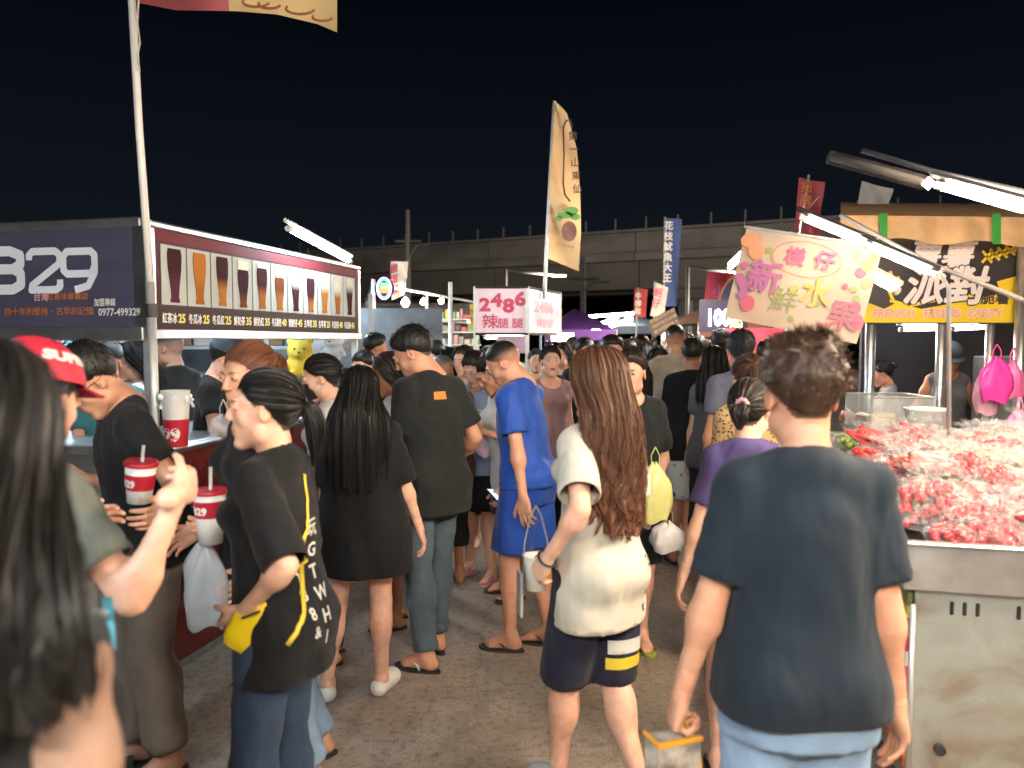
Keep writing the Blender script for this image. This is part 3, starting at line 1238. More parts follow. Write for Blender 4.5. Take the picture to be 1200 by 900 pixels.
def path_normals(P):
    du = np.roll(P, -1, 0) - np.roll(P, 1, 0)
    dv = np.gradient(P, axis=1)
    n = np.cross(du, dv)
    n /= np.linalg.norm(n, axis=-1, keepdims=True) + 1e-9
    c = P.mean((0))[None]
    s = np.sign(((P - c) * n).sum(-1, keepdims=True))
    return n * np.where(s == 0, 1, s)


def make_hair(C, hs, hcol):
    Hf, lv, seed = C["Hf"], C["level"], C["seed"]
    q = {0: .80, 1: .52, 2: .28, 3: .15}[lv]
    if hs == "none": return
    if hs in ("short", "curly", "buzz", "crop"):
        na, nv = int(150 * q) + 24, int(22 * q) + 8
        Z = {"short": (.016, .030), "curly": (.024, .040), "buzz": (.002, .004), "crop": (.005, .022)}[hs]
        p, n, v, az = cap_paths((.08, -.45, .9), "top" if hs == "buzz" else "m", 0, na, nv, seed)
        zz = np.clip((p[..., 2] - .0) / .10, 0, 1)
        front = np.clip((p[..., 1] - .02) / .06, 0, 1)
        th = Z[0] * (.35 + .65 * zz) + (Z[1] - Z[0]) * zz * (.5 + .8 * front)
        th = th * np.clip((1 - v[None]) * 7, .10, 1) ** .6
        rough = {"short": .22, "curly": .38, "buzz": .12, "crop": .28}[hs]
        ns = noise_ring(na, seed, 2)[:, None] * .6 + np.sin(v[None] * 30 + 12 * noise_ring(na, seed + 2, 5)[:, None]) * .35
        if hs == "curly":
            fl = p.reshape(-1, 3)
            ns = (waves(fl, seed, 90, (1, 1, 1)) * .5 + waves(fl, seed + 9, 170, (1, 1, 1)) * .4).reshape(na, nv)
        P = p + n * (th * (1 + rough * ns) - .0015)[..., None]
        hair_mesh(C, "hair", Hf.p(P.reshape(-1, 3)).reshape(P.shape), strand_cols(C["hcol"], na, nv, seed))
        if hs != "buzz":
            m = int({"short": 1500, "curly": 4200, "crop": 1100}[hs] * q ** 1.5)
            r = np.random.RandomState(seed)
            i, j = r.randint(0, na, m), r.randint(0, nv - 1, m)
            b = P[i, j]; nn = n[i, j]
            fl = P[i, np.minimum(j + 1, nv - 1)] - b; fl /= np.linalg.norm(fl, axis=-1, keepdims=True) + 1e-9
            Ln = {"short": .020, "curly": .012, "crop": .012}[hs] * r.uniform(.5, 1.3, (m, 1)) * np.clip((b[:, 2:3] + .03) / .08, .3, 1)
            k = 5; pts = []
            dr = nn * (.45 if hs != "curly" else .7) + fl * .8 + r.normal(size=(m, 3)) * .17
            cu = r.normal(size=(m, 3)) * (.9 if hs == "curly" else .2)
            for s_ in range(k):
                t = s_ / (k - 1)
                pts.append(b - nn * .004 + dr * Ln * t + cu * Ln * t * t * .6)
            Vr, Qr = ribbons(Hf.p(np.stack(pts, 1).reshape(-1, 3)).reshape(m, k, 3), .0042 / max(q, .45), seed)
            c = np.repeat(np.clip(r.normal(1.1, .4, m), .4, 2.4), 2 * k)[:, None] * C["hcol"]
            child(C, "hair_tuft", Vr, Qr, M_HAIR, c)["kind"] = "stuff"
        return
    if hs in ("pony", "bun", "lowpony", "updo"):
        pole = {"pony": (0, -.92, .42), "bun": (0, -.55, .85), "lowpony": (0, -1, -.12), "updo": (.1, -1, .1)}[hs]
        na, nv = int(220 * q) + 24, int(30 * q) + 8
        p, n, v, az = cap_paths(pole, "f", 0, na, nv, seed)
        th = .011 * np.clip((1 - v[None]) * 6, .12, 1) ** .6 * (1 + .10 * noise_ring(na, seed, 2)[:, None] + .16 * noise_ring(na, seed + 1, 11)[:, None])
        P = p + n * (th - .001)[..., None]
        Pw = Hf.p(P.reshape(-1, 3)).reshape(P.shape)
        hair_mesh(C, "hair", Pw, strand_cols(C["hcol"], na, nv, seed))
        add_ribbons(C, "hair_strand", Pw, n @ Hf.R.T, int(1300 * q ** 1.5), seed, .0024 / max(q, .5), off=(0, .0028), vr=(0, 1.04))
        pl = np.array(pole) / np.linalg.norm(pole)
        tie = Hf.p(HC + pl * HA * 1.10)
        out = Hf.R @ pl
        if hs == "bun" or hs == "updo":
            nb = int(70 * q) + 16
            u, vv = np.meshgrid(np.linspace(0, 2 * pi, nb, endpoint=False), np.linspace(.05, pi - .3, int(24 * q) + 8), indexing="ij")
            rr = .036 * (1 + .07 * np.sin(u * 9 + vv * 5) + .04 * np.sin(u * 23 - vv * 9))
            e1 = np.cross(out, V3(.3, .2, 1)); e1 /= np.linalg.norm(e1); e2 = np.cross(out, e1)
            B = tie + out * .022 + rr[..., None] * (np.cos(vv)[..., None] * out * .85 + np.sin(vv)[..., None] * (np.cos(u)[..., None] * e1 + np.sin(u)[..., None] * e2))
            hair_mesh(C, "hair_bun", B, strand_cols(C["hcol"], nb, B.shape[1], seed + 4))
        else:
            LT = C.get("tail", .30)
            nb, nk = int(60 * q) + 12, int(24 * q) + 10
            t = np.linspace(0, 1, nk)
            back = V3(out[0], out[1], 0); back /= np.linalg.norm(back) + 1e-9
            cen = tie + np.outer(np.sin(t * pi * .5) * .055, back) + np.outer(-(t ** 1.15) * LT + .02 * np.sin(t * pi), V3(0, 0, 1)) - np.outer(t * t * .03, back)
            rad = np.interp(t, [0, .08, .3, .7, 1], [.016, .024, .032, .026, .004])
            u = np.linspace(0, 2 * pi, nb, endpoint=False)
            wob = 1 + .16 * noise_ring(nb, seed + 6, 2)[:, None] + .08 * np.sin(t * 14 + 3 * noise_ring(nb, seed + 7, 5)[:, None])
            sx_ = np.cross(back, V3(0, 0, 1))
            P2 = cen[None] + (rad[None] * wob)[..., None] * (np.cos(u)[:, None, None] * sx_ * 1.1 + np.sin(u)[:, None, None] * (back * .8 + V3(0, 0, .35)))
            hair_mesh(C, "ponytail", P2, strand_cols(C["hcol"], nb, nk, seed + 8))
            add_ribbons(C, "hair_strand", P2, path_normals(P2), int(260 * q), seed + 2, .0026 / max(q, .5), off=(0, .008))
        if C.get("scrunchie"):
            mb = MB()
            e1 = np.cross(out, V3(.3, .2, 1)); e1 /= np.linalg.norm(e1); e2 = np.cross(out, e1)
            ring = [tuple((tie + out * .002 + (e1 * cos(a) + e2 * sin(a)) * (.021 + .003 * sin(a * 9))) * C["sc"]) for a in np.linspace(0, 2 * pi, 25)]
            mb.tube(ring, .008, 7, cap=False)
            mb.build("scrunchie", C["scrunchie"], C["o"], True)
        return
    # long hair falling down the back
    Lg = C.get("hair_len", .42)
    wavy = C.get("wavy", 0.0)
    na, nv = int(420 * q) + 40, int(56 * q) + 14
    pole = V3(0.10, .30, .95); pole /= np.linalg.norm(pole)
    frontgap = radians(C.get("gap", 62))
    # strands leave the parting; azimuth measured from straight back
    az = np.linspace(-pi + frontgap, pi - frontgap, na)
    e_b = V3(0, -1, 0) - pole * (V3(0, -1, 0) @ pole); e_b /= np.linalg.norm(e_b)
    e_s = -np.cross(e_b, pole)
    nc = int(nv * .42)
    t = np.linspace(0.02, 1, nc)
    A = t[None] * (pi * .5 + .42 * np.cos(az)[:, None] * 0.55)
    dd = np.cos(A)[..., None] * pole + np.sin(A)[..., None] * (np.cos(az)[:, None, None] * e_b + np.sin(az)[:, None, None] * e_s)
    thk = .013 + .004 * noise_ring(na, seed + 1, 14)[:, None] + .0016 * noise_ring(na, seed, 2)[:, None]
    nrm = dd / HA; nrm /= np.linalg.norm(nrm, axis=-1, keepdims=True)
    cap = HC + dd * HA + nrm * (thk * np.clip(t * 6, .2, 1)[None])[..., None]
    Pc = Hf.p(cap.reshape(-1, 3)).reshape(cap.shape)
    # the fall, in body space
    T = C["T"]
    end = Pc[:, -1]
    nf = nv - nc
    s_ = np.linspace(0, 1, nf + 1)[1:]
    Ls = Lg * (1 + .10 * noise_ring(na, seed + 4, 6) + .05 * noise_ring(na, seed + 5, 1))
    Ls = Ls * (1 - .22 * (np.abs(np.sin(az * .5)) ** 3))
    ab = np.abs(az)
    z = end[:, 2][:, None] - s_[None] * Ls[:, None] * 1.0
    # hair gathers on the back: x spread and back offset by height
    hx = end[:, 0][:, None]; hy = end[:, 1][:, None]
    drop = s_[None] * Ls[:, None]
    wid = C.get("hair_w", 1.15)
    k1 = np.clip(drop / .16, 0, 1); k1 = k1 * k1 * (3 - 2 * k1)
    th2 = az[:, None] * .62
    bx = np.sin(th2) * .105 * wid * (1 + .25 * np.sin(np.clip(drop / .3, 0, 1) * pi * .5))
    cx = piv_x = Hf.t[0]
    backy = T.t[1] * 0 - .125 * (.6 + .4 * C["w"]) + (Hf.t[1] - .02) * .5 * (1 - k1)
    by = backy - .035 * np.cos(th2 * 1.3) + np.abs(np.sin(th2)) ** 3 * .07 + np.tan(-0.0) * 0
    x = hx * (1 - k1) + (bx + cx * .5) * k1
    y = hy * (1 - k1) + by * k1
    if C.get("frontlock"):  # the outer strands fall over the front of the shoulder
        sd = C["frontlock"]
        g = np.clip((az * sd - 1.15) / .3, 0, 1)[:, None] * k1
        x = x * (1 - g) + g * (sd * .115)
        y = y * (1 - g) + g * (.10)
    if wavy:
        ph = 2.2 * noise_ring(na, seed + 11, 12)[:, None]
        am = wavy * np.clip((drop - .10) / .25, 0, 1)
        x = x + am * np.sin(drop * 42 + ph * 2) * .020
        y = y - am * np.abs(np.sin(drop * 36 + ph * 2 + 1)) * .022
        z = z + am * .006 * np.sin(drop * 60 + ph * 5)
    tw = .0045 * noise_ring(na, seed + 13, 2)[:, None] * np.ones_like(z)
    y = y - tw - .012 * noise_ring(na, seed + 14, 20)[:, None] * k1
    x = x + .003 * noise_ring(na, seed + 15, 1)[:, None] * k1
    Pf = np.stack([x + 0 * z, y + 0 * z, z], -1)
    P = np.concatenate([Pc, Pf], 1)
    P[:, nc - 3:nc + 4] = (P[:, nc - 4:nc + 3] + P[:, nc - 3:nc + 4] + P[:, nc - 2:nc + 5]) / 3
    col = strand_cols(C["hcol"], na, nv, seed, .6)
    if C.get("tips") is not None:
        k = np.clip(np.linspace(-.5, 1, nv), 0, 1)[None, :, None]
        col = col * (1 - k) + k * np.array(C["tips"]) * (1 + .5 * noise_ring(na, seed, 2)[:, None, None])
    hair_mesh(C, "hair", P, col, closed=False)
    N = np.zeros_like(P)
    du = np.gradient(P, axis=0); dv = np.gradient(P, axis=1)
    N = np.cross(du, dv); N /= np.linalg.norm(N, axis=-1, keepdims=True) + 1e-9
    outw = P - np.array([Hf.t[0], Hf.t[1], 0]) ; outw[..., 2] = 0
    N = N * np.where((N * outw).sum(-1, keepdims=True) < 0, -1, 1)
    hc0 = C["hcol"]
    Pn, Nn = P[:-2], N[:-2]
    m = int(2300 * q ** 1.3)
    if C.get("tips") is not None: C["hcol"] = (hc0 + np.array(C["tips"])) / 2
    add_ribbons(C, "hair_strand", Pn, Nn, m, seed + 3, .0026 / max(q, .5), off=(0, .007 + .012 * wavy), vr=(0.03, 1.0), k=15 if wavy else 9)
    C["hcol"] = hc0


# ---------------------------------------------------------------- clothes
def make_top(C, m=None, sleeve=.62, hem=.80, loose=.02, neck=.066, name="t_shirt", fold=.011, flare=.02, sl_w=.018, tuck=False, sm=None, seed=None):
    T, f, w = C["T"], C["f"], C["w"]
    sd = C["seed"] + 20 if seed is None else seed
    l = loose * .78
    lh = max(l, C['bl'] + .008)
    flare = flare * .5
    b = w
    rows = [(hem - .03, (.162 + .012 * f) * b + lh + flare, .120 * b + lh + flare, -.006),
            (.95, (.158 + .010 * f) * b + lh + flare * .6, .118 * b + lh + flare * .5, -.008),
            (1.08, (.134 - .006 * f) * b + l * 1.2, .102 * b + l, 0), (1.22, .140 * b + l, .108 * b + l * .8, .004 * f),
            (1.32, .143 * b + l * .6, .104 * b + l * .5, 0), (1.385, .122 * b, .088, -.002), (1.43, .10, .068, -.008)]
    pr = [Loft(rows, .02, T, p=2.25)]
    tk = .012
    pr += [Cone((0, -.018, 1.425), (-C["sw"], -.01, 1.374), .052 + tk, .050 + l * .4, .03, T), Cone((0, -.018, 1.425), (C["sw"], -.01, 1.374), .052 + tk, .050 + l * .4, .03, T)]
    if f:
        pr += [Ell((-.066, .085, 1.27), (.058 + l * .5, .055 + l * .5, .06), .04, T), Ell((.066, .085, 1.27), (.058 + l * .5, .055 + l * .5, .06), .04, T)]
    pr += [Ell((0, -.048, 1.425), (.078, .046, .042), .025, T)]
    # belly and seat stay under the cloth
    pr += [Ell((-.058, -.056, .92), (.084 * b + lh, .080 + lh, .09), .04), Ell((.058, -.056, .92), (.084 * b + lh, .080 + lh, .09), .04)] if hem < .9 else []
    caps = [(T.p((0, 0, hem)), T.R @ V3(0, 0, -1), .5)]
    a = .9 + .1 * b - .06 * f
    for sh, el, wr in C["arms"]:
        if sleeve <= 0: continue
        u = el - sh; Lu = np.linalg.norm(u); u = u / Lu
        if sleeve <= 1:
            e = sh + u * Lu * sleeve
            dn = V3(0, 0, -1)
            ax = u * .9 + dn * .1; ax /= np.linalg.norm(ax)
            pr.append(Cone(sh + u * .0, e + u * .03, .053 * a + .004 + l * .3, .043 * a + sl_w * .8 + l * .35, .03, cut=(e, u)))
            caps.append((e, u, .043 * a + sl_w * .8 + l * .35 + .014))
        else:
            v = wr - el; Lv = np.linalg.norm(v); v = v / Lv
            e = el + v * Lv * (sleeve - 1)
            pr.append(Cone(sh, el, .056 * a + .004 + l * .3, .045 * a + l * .5, .03))
            pr.append(Cone(el, e + v * .02, .045 * a + l * .5, .034 * a + l * .3, .02, cut=(e, v)))
            caps.append((e, v, .12))
    # cut the hem
    class Half:
        k, sub = 0.0, True
        lo = V3(-9, -9, -9); hi = V3(9, 9, 9)
        def d(s, X, Y, Z):
            p, n = T.p((0, 0, hem)), T.R @ V3(0, 0, 1)
            return (X - p[0]) * n[0] + (Y - p[1]) * n[1] + (Z - p[2]) * n[2] + 0 * X * Y * Z
    pr.append(Half())
    nk = Cone(T.p((0, .022, 1.436)), T.p((0, -.008, 1.62)), neck - .006, neck + .014, 0.0, sub=True)
    cut = [nk]
    if sleeve <= 0:  # armholes
        for sg in (-1, 1):
            c = Cone(T.p((sg * (C["sw"] + .050), 0, 1.325)), T.p((sg * (C["sw"] + .13), 0, 1.34)), .052, .10, 0.0, sub=True)
            pr.append(c); cut.append(c)
    pr.append(nk)
    fz = ([hem, hem + .15, 1.15, 1.32, 1.42], [1.5, 1.2, .9, .5, .2])
    P, Q = cloth(pr, C["rc"], caps, cut, fold=fold, ffreq=13, seed=sd, foldz=fz, aniso=(1, 1, .35))
    o = child(C, name, P, Q, m)
    C["top"] = (P, Q)
    return o


def make_bottom(C, kind="shorts", m=None, hem=.5, loose=.02, name=None, fold=.003, waist=1.0, open_=.02):
    f, w = C["f"], C["w"]
    b = w
    l = loose
    pr = [Loft([(.80, .147 * b + .012 * f + l, .108 * b + l, -.004), (.90, .148 * b + .014 * f + l, .112 * b + l, -.008), (.97, .145 * b + .008 * f + l * .8, .108 * b + l * .8, -.004),
                (waist, .136 * b + l * .6, .102 * b + l * .6, 0)], .03, p=2.3),
          Ell((-.064, -.054, .905), (.082 * b + l * .6, .077 + l * .5, .09), .03), Ell((.064, -.054, .905), (.082 * b + l * .6, .077 + l * .5, .09), .03)]
    caps = []
    a = .85 + .15 * b + .04 * f
    if kind == "skirt":
        pr = [Loft([(hem, .235 + l, .20 + l, -.01), (.6, .21 + l, .17 + l, -.01), (.85, .18 * b + l, .135 * b + l, -.008), (waist, .15 * b + l * .5, .105 * b + l * .5, 0)], .02),
              Ell((-.07, -.058, .905), (.095 * b + l, .085 + l, .09), .03), Ell((.07, -.058, .905), (.095 * b + l, .085 + l, .09), .03)]
        caps.append((V3(0, 0, hem), V3(0, 0, -1), .5))
    else:
        for hp, kn, an in C["legs"]:
            u = kn - hp; Lu = np.linalg.norm(u); u = u / Lu
            v = an - kn; Lv = np.linalg.norm(v); v = v / Lv
            if kind == "shorts":
                e = hp + u * Lu * hem
                pr.append(Cone(hp, e + u * .03, .080 * a + l, (.082 - .030 * hem) * a + l + open_, .025, cut=(e, u)))
                caps.append((e, u, .2))
            else:
                e = kn + v * Lv * hem
                pr.append(Cone(hp, kn, .079 * a + l, .057 * a + l, .03))
                pr.append(Cone(kn, e + v * .02, .056 * a + l, .042 * a + l + open_, .02, cut=(e, v)))
                pr.append(Ell(kn + v * .11 - V3(0, .012, 0), (.059 * a + l, .061 * a + l, .115), .03))
                caps.append((e, v, .15))
    fz = ([0, .12, .3, .55, .8, 1.0], [2.2, 1.6, 1.0, 1.1, 1.0, .3])
    P, Q = cloth(pr, C["rc"] * (1.12 if C["level"] < 1 else 1.3), caps, (), fold=fold, ffreq=20 if kind != "jeans" else 30, seed=C["seed"] + 40, foldz=fz, aniso=(1, 1, .4) if kind != "jeans" else (.5, .5, 1))
    C["bottom"] = (P, Q)
    return child(C, name or {"shorts": "shorts", "jeans": "jeans", "skirt": "skirt"}[kind], P, Q, m)


def make_shoes(C, kind="flipflop", m=None, m2=None):
    f, sc = C["f"], C["sc"]
    for i, sg in enumerate((-1, 1)):
        an = C["legs"][i][2]
        B = rotm(2, radians(C["fyaw"][i])) @ rotm(0, -C["lift"][i] * 4.5)
        q = 1 - .08 * f
        tr = lambda p: tuple((B @ (V3(p[0] * sg, p[1], p[2]) * q) + an) * sc)
        zs = -.085
        out = []
        N = 28
        for k in range(N):
            a = 2 * pi * k / N
            y = .052 + .128 * sin(a)
            hw = .046 * (1 - .22 * cos(pi * (y + .076) / .256)) * 1.0
            x = cos(a) * hw * (1 if abs(cos(a)) > .0 else 1) - .004
            out.append((x, y))
        if kind in ("flipflop", "slide", "sandal"):
            mb = MB()
            n = len(out)
            vs = [tr((x, y, zs + .001)) for x, y in out] + [tr((x * 1.03, y * 1.01, zs - .006)) for x, y in out] + [tr((x, y, zs - .0128)) for x, y in out]
            fs = [tuple(range(n)), tuple(range(2 * n, 3 * n))[::-1]]
            for r_ in (0, 1):
                fs += [(r_ * n + k, (r_ + 1) * n + k, (r_ + 1) * n + (k + 1) % n, r_ * n + (k + 1) % n) for k in range(n)]
            mb.add(vs, fs)
            so = mb.build("sandal", m, C["o"], False)
            mb = MB()
            if kind == "flipflop":
                for xx in (-.040, .036):
                    mb.tube([tr(p) for p in ((-.018, .132, zs + .006), (-.014, .105, zs + .028), (xx * .6, .07, zs + .043), (xx, .03, zs + .026), (xx * 1.03, .018, zs + .004))], .006, 6, flat=.6)
            else:
                for y0, y1, hh in (((.07, .12, .034), (.028, .062, .052)) if kind == "slide" else ((.085, .105, .030), (.03, .045, .05), (-.0, -.0, .0))):
                    if hh == 0: continue
                    g = []
                    for j in range(2):
                        y = (y0, y1)[j]
                        for k in range(9):
                            a = pi * k / 8
                            g.append(tr((cos(a) * .047 - .003, y, zs + .002 + sin(a) ** .8 * (hh - j * .004))))
                    mb.add(g, [(k, k + 1, k + 10, k + 9) for k in range(8)])
            mb.build("strap", m2 or m, so, True)
        else:  # clog: a hollow shell over the foot
            e = .010
            fr = Fr(B, an)
            mk = lambda x, y, z: (x * sg * q, y * q, z * q)
            pr = [Ell(mk(0, -.030, -.050), (.038, .044, .036), .02, fr), Cone(mk(0, -.03, -.062), mk(-.004, .115, -.062), .038, .046, .03, fr),
                  Ell(mk(-.006, .120, -.052), (.052, .064, .040), .02, fr), Ell(mk(-.002, .06, -.04), (.042, .05, .04), .03, fr)]
            pr.append(Cone(mk(0, -.005, -.010), mk(0, -.005, .12), .040, .07, 0.0, fr, sub=True))
            class Fl:
                k, sub = 0.0, True
                lo = V3(-9, -9, -9); hi = V3(9, 9, 9)
                def d(s, X, Y, Z):
                    p, nn = fr.p((0, 0, -.0975)), fr.R @ V3(0, 0, 1)
                    return (X - p[0]) * nn[0] + (Y - p[1]) * nn[1] + (Z - p[2]) * nn[2] + 0 * X * Y * Z
            pr.append(Fl())
            P, Q = cloth(pr, .006 if C["level"] < 2 else .011, (), [pr[4]], fold=0, thick=True)
            child(C, "clog" if kind == "clog" else "shoe", P, Q, m)


def print_on(C, which, body, x, z, h, m, side=-1, w=None, name="lettering", vertical=False, shear=0, squeeze=1.0, polys=None):
    """flat print laid on the garment: lettering or polygons projected onto its back (side -1) or front (+1)"""
    from mathutils.bvhtree import BVHTree
    P, Q = C[which]
    key = "bvh" + which
    if key not in C:
        C[key] = BVHTree.FromPolygons([tuple(p) for p in P], [tuple(map(int, q)) for q in Q])
    mb = MB()
    if polys is not None:
        items = polys
    else:
        items = []
        for i, ch in enumerate(list(body) if vertical else [body]):
            vs, fs = text_mesh(ch, 1.0, shear=shear, bold=.02)
            if not vs: continue
            x0 = min(v[0] for v in vs); x1 = max(v[0] for v in vs)
            kx = (w / (x1 - x0)) if (w and not vertical) else h * squeeze
            items.append(([((v[0]) * kx, v[1] * h - (i * h * 1.12 if vertical else 0)) for v in vs], fs))
    for vs, fs in items:
        out = []
        ok = True
        for a, b in vs:
            X = x + a if side < 0 else x - a
            hit = C[key].ray_cast(Vector((X, side * 1.0, z + b)), Vector((0, -side, 0)))
            if hit[0] is None: ok = False; break
            out.append(tuple((hit[0] + Vector((0, side * .0022, 0))) * C["sc"]))
        if ok: mb.add(out, fs)
    if mb.v:
        return mb.build(name, m, C["o"])


def grip(C, i, off=(-.03, .012, -.085)):
    """world point inside the hand"""
    B, wr = C["hands"][i]
    sg = -1 if i == 0 else 1
    return C["Mw"] @ Vector(B @ (V3(off[0] * sg, off[1], off[2])) + wr)


def cap_hat(C, m, tilt=0.0, name="cap", lab=None):
    Hf = C["Hf"]
    na, nv = 40, 12
    V_ = []
    for i in range(na):
        a = 2 * pi * i / na
        for j in range(nv):
            b = (j / (nv - 1)) * radians(86)
            d_ = V3(sin(b) * sin(a), sin(b) * cos(a), cos(b))
            p = HC + d_ * (HA + .020) + V3(0, .004, .004)
            p[2] = max(p[2], .030 + .010 * cos(a))
            V_.append(p)
    P = Hf.p(np.array(V_))
    o = child(C, name, P, grid_faces(na, nv), m, label=lab)
    V_ = []
    for i in range(17):
        a = radians(-62 + 124 * i / 16)
        for j in range(5):
            t_ = j / 4
            r0 = HA[1] + .016
            x = sin(a) * (HA[0] + .019) * (1 + .05 * t_)
            y = HC[1] + .004 + cos(a) * r0 + t_ * .068 * cos(a * 1.15) ** .5
            V_.append((x, y, .038 + .010 * cos(a) - .012 * t_ - .05 * x * x * 10 * .3))
    V_ = np.array(V_)
    Q = grid_faces(17, 5, False)
    top = Hf.p(V_); bot = Hf.p(V_ - V3(0, 0, .004))
    P = np.concatenate([top, bot]); n = len(top)
    rim = [k * 5 + 4 for k in range(17)]
    Qs = [Q, Q[:, ::-1] + n, np.array([[rim[k], rim[k + 1], rim[k + 1] + n, rim[k] + n] for k in range(16)])]
    b = link("brim", npmesh("brim", P * C["sc"], np.concatenate(Qs), m), o)
    return o


def face_mask(C, m):
    Hf, hP = C["Hf"], C["hP"]
    nx, nz = 13, 9
    V_ = []
    for i in range(nx):
        x = -.056 + .112 * i / (nx - 1)
        for j in range(nz):
            z = -.100 + .092 * j / (nz - 1) - 6 * x * x * (j > 4) * .6 + 3 * x * x
            V_.append((x, face_y(hP, x * .95, z) + .006 - 2 * x * x, z))
    o = child(C, "face_mask", Hf.p(np.array(V_)), grid_faces(nx, nz, False), m)
    mb = MB()
    for s_ in (-1, 1):
        mb.tube([tuple(Hf.p(q) * C["sc"]) for q in ((s_ * .055, .045, -.03), (s_ * .071, .015, -.005), (s_ * .076, -.012, .022))], .0018, 5)
        mb.tube([tuple(Hf.p(q) * C["sc"]) for q in ((s_ * .055, .040, -.08), (s_ * .069, .010, -.05), (s_ * .077, -.014, -.02))], .0018, 5)
    mb.build("strap", mat("mask_strap", (.6, .55, .5), .6), o)


def glasses(C, m):
    Hf = C["Hf"]
    mb = MB()
    for s_ in (-1, 1):
        mb.tube([tuple(Hf.p((s_ * (.031 + .021 * cos(a)), .104 - .010 * abs(cos(a)) * (1 if cos(a) > 0 else .3), .008 + .017 * sin(a))) * C["sc"]) for a in np.linspace(0, 2 * pi, 17)], .0016, 5, cap=False)
        mb.tube([tuple(Hf.p(q) * C["sc"]) for q in ((s_ * .052, .094, .012), (s_ * .072, .04, .012), (s_ * .078, -.01, .010))], .0016, 5)
    mb.tube([tuple(Hf.p(q) * C["sc"]) for q in ((-.010, .104, .012), (0, .107, .014), (.010, .104, .012))], .0016, 5)
    mb.build("glasses", m, C["o"], True)


def tension_folds(C, name, seed=0, amp=.006):
    """diagonal pull folds from the armpits and soft rolls above the hem"""
    for o in C["o"].children:
        if o.name.split(".")[0] == name:
            me = o.data
            n = len(me.vertices)
            P = np.empty(n * 3, dtype=np.float32); me.vertices.foreach_get("co", P); P = P.reshape(-1, 3)
            N = np.empty(n * 3, dtype=np.float32); me.vertices.foreach_get("normal", N); N = N.reshape(-1, 3)
            D = np.zeros(n)
            Q = P / C["sc"]
            for s_ in (-1, 1):
                c = C["T"].p((s_ * C["sw"], 0, 1.27))
                r = np.sqrt(((Q[:, [0, 2]] - c[[0, 2]]) ** 2).sum(1)) + 1e-6
                a = np.arctan2(Q[:, 2] - c[2], Q[:, 0] - c[0])
                D += np.sin(a * 9 + seed + s_ * 2 + 2.5 * np.sin(r * 16 + seed) + 1.5 * np.sin(Q[:, 1] * 22 + seed)) * np.exp(-((r - .12) / .06) ** 2) * .8
            z = Q[:, 2]
            hz = z.min()
            D += 1.1 * np.sin(z * 62 + 3 * np.sin(Q[:, 0] * 14 + seed) + 2 * np.sin(Q[:, 1] * 17)) * np.exp(-((z - hz - .13) / .07) ** 2) * (.5 + .5 * np.sin(np.arctan2(Q[:, 1], Q[:, 0]) * 2 + seed))
            D = D * (.5 + .5 * waves(Q.astype(float), int(seed * 10) + 3, 9, (1, 1, 1)))
            P = P + N * (D * amp)[:, None]
            C['top'] = ((P / C['sc']).astype(float), C['top'][1])
            me.vertices.foreach_set("co", P.astype(np.float32).ravel()); me.update()


# ================================================================ lamps of the market (each with its own light)
TUBEK = 4.0   # brightness of every tube and bulb together
LS = 78
WARM = (1.0, 0.80, 0.58)
NEUT = (1.0, 0.93, 0.82)
COOL = (0.72, 0.88, 1.0)
M_STEEL = mat("steel", (.55, .56, .57), .32, .9, var=.18, vscale=9, bump=.12, bscale=14)
M_ALU = mat("painted_metal", (.52, .52, .50), .45, .5, var=.12, vscale=14)
M_DARK = mat("dark_metal", (.045, .045, .05), .5, .3, var=.2)
M_WHITE = mat("white_plastic", (.75, .75, .73), .4)
M_BLACK = mat("black_plastic", (.02, .02, .02), .5)


def glow(name, col, st):
    return mat(name, col, .4, var=0, emit=col, estr=st)


def tube_lamp(p0, p1, col, st, label, r=.013, group=None, batten=True, hang=0.0, bm=None):
    p0, p1 = Vector(p0), Vector(p1)
    o = empty("tube_lamp", (p0 + p1) / 2, 0, label, "lamp", group)
    a, b = p0 - o.location, p1 - o.location
    MB().tube([a, b], r, 10).build("tube", glow("tube_%d_%d" % (st * 10, col[2] * 100), col, st * TUBEK), o, True)
    u = (b - a).normalized()
    for p, s_ in ((a, -1), (b, 1)):
        MB().tube([p, p + u * s_ * .03], r * 1.15, 10).build("end_cap", M_WHITE, o)
    if batten:
        up = Vector((0, 0, r * 2.6))
        MB().tube([a - u * .05 + up, b + u * .05 + up], r * 1.0, 4).build("batten", bm or M_WHITE, o)
    if hang > 0:
        MB().tube([a + up, a + Vector((0, 0, hang))], .003, 5).tube([b + up, b + Vector((0, 0, hang))], .003, 5).build("wire", M_BLACK, o)
    return o


def bulb(p, r, col, st, label, group="bare bulbs over the game stall"):
    o = empty("light_bulb", p, 0, label, "lamp", group)
    MB().lathe([(.001, -r), (r * .6, -r * .8), (r, 0), (r * .7, r * .7), (r * .3, r * 1.2)], 12).build("bulb_glass", glow("bulb_%d" % (st * 10), col, st * TUBEK), o, True)
    MB().lathe([(r * .3, r * 1.15), (r * .32, r * 2.0), (.001, r * 2.05)], 10).build("socket", M_BLACK, o)
    return o


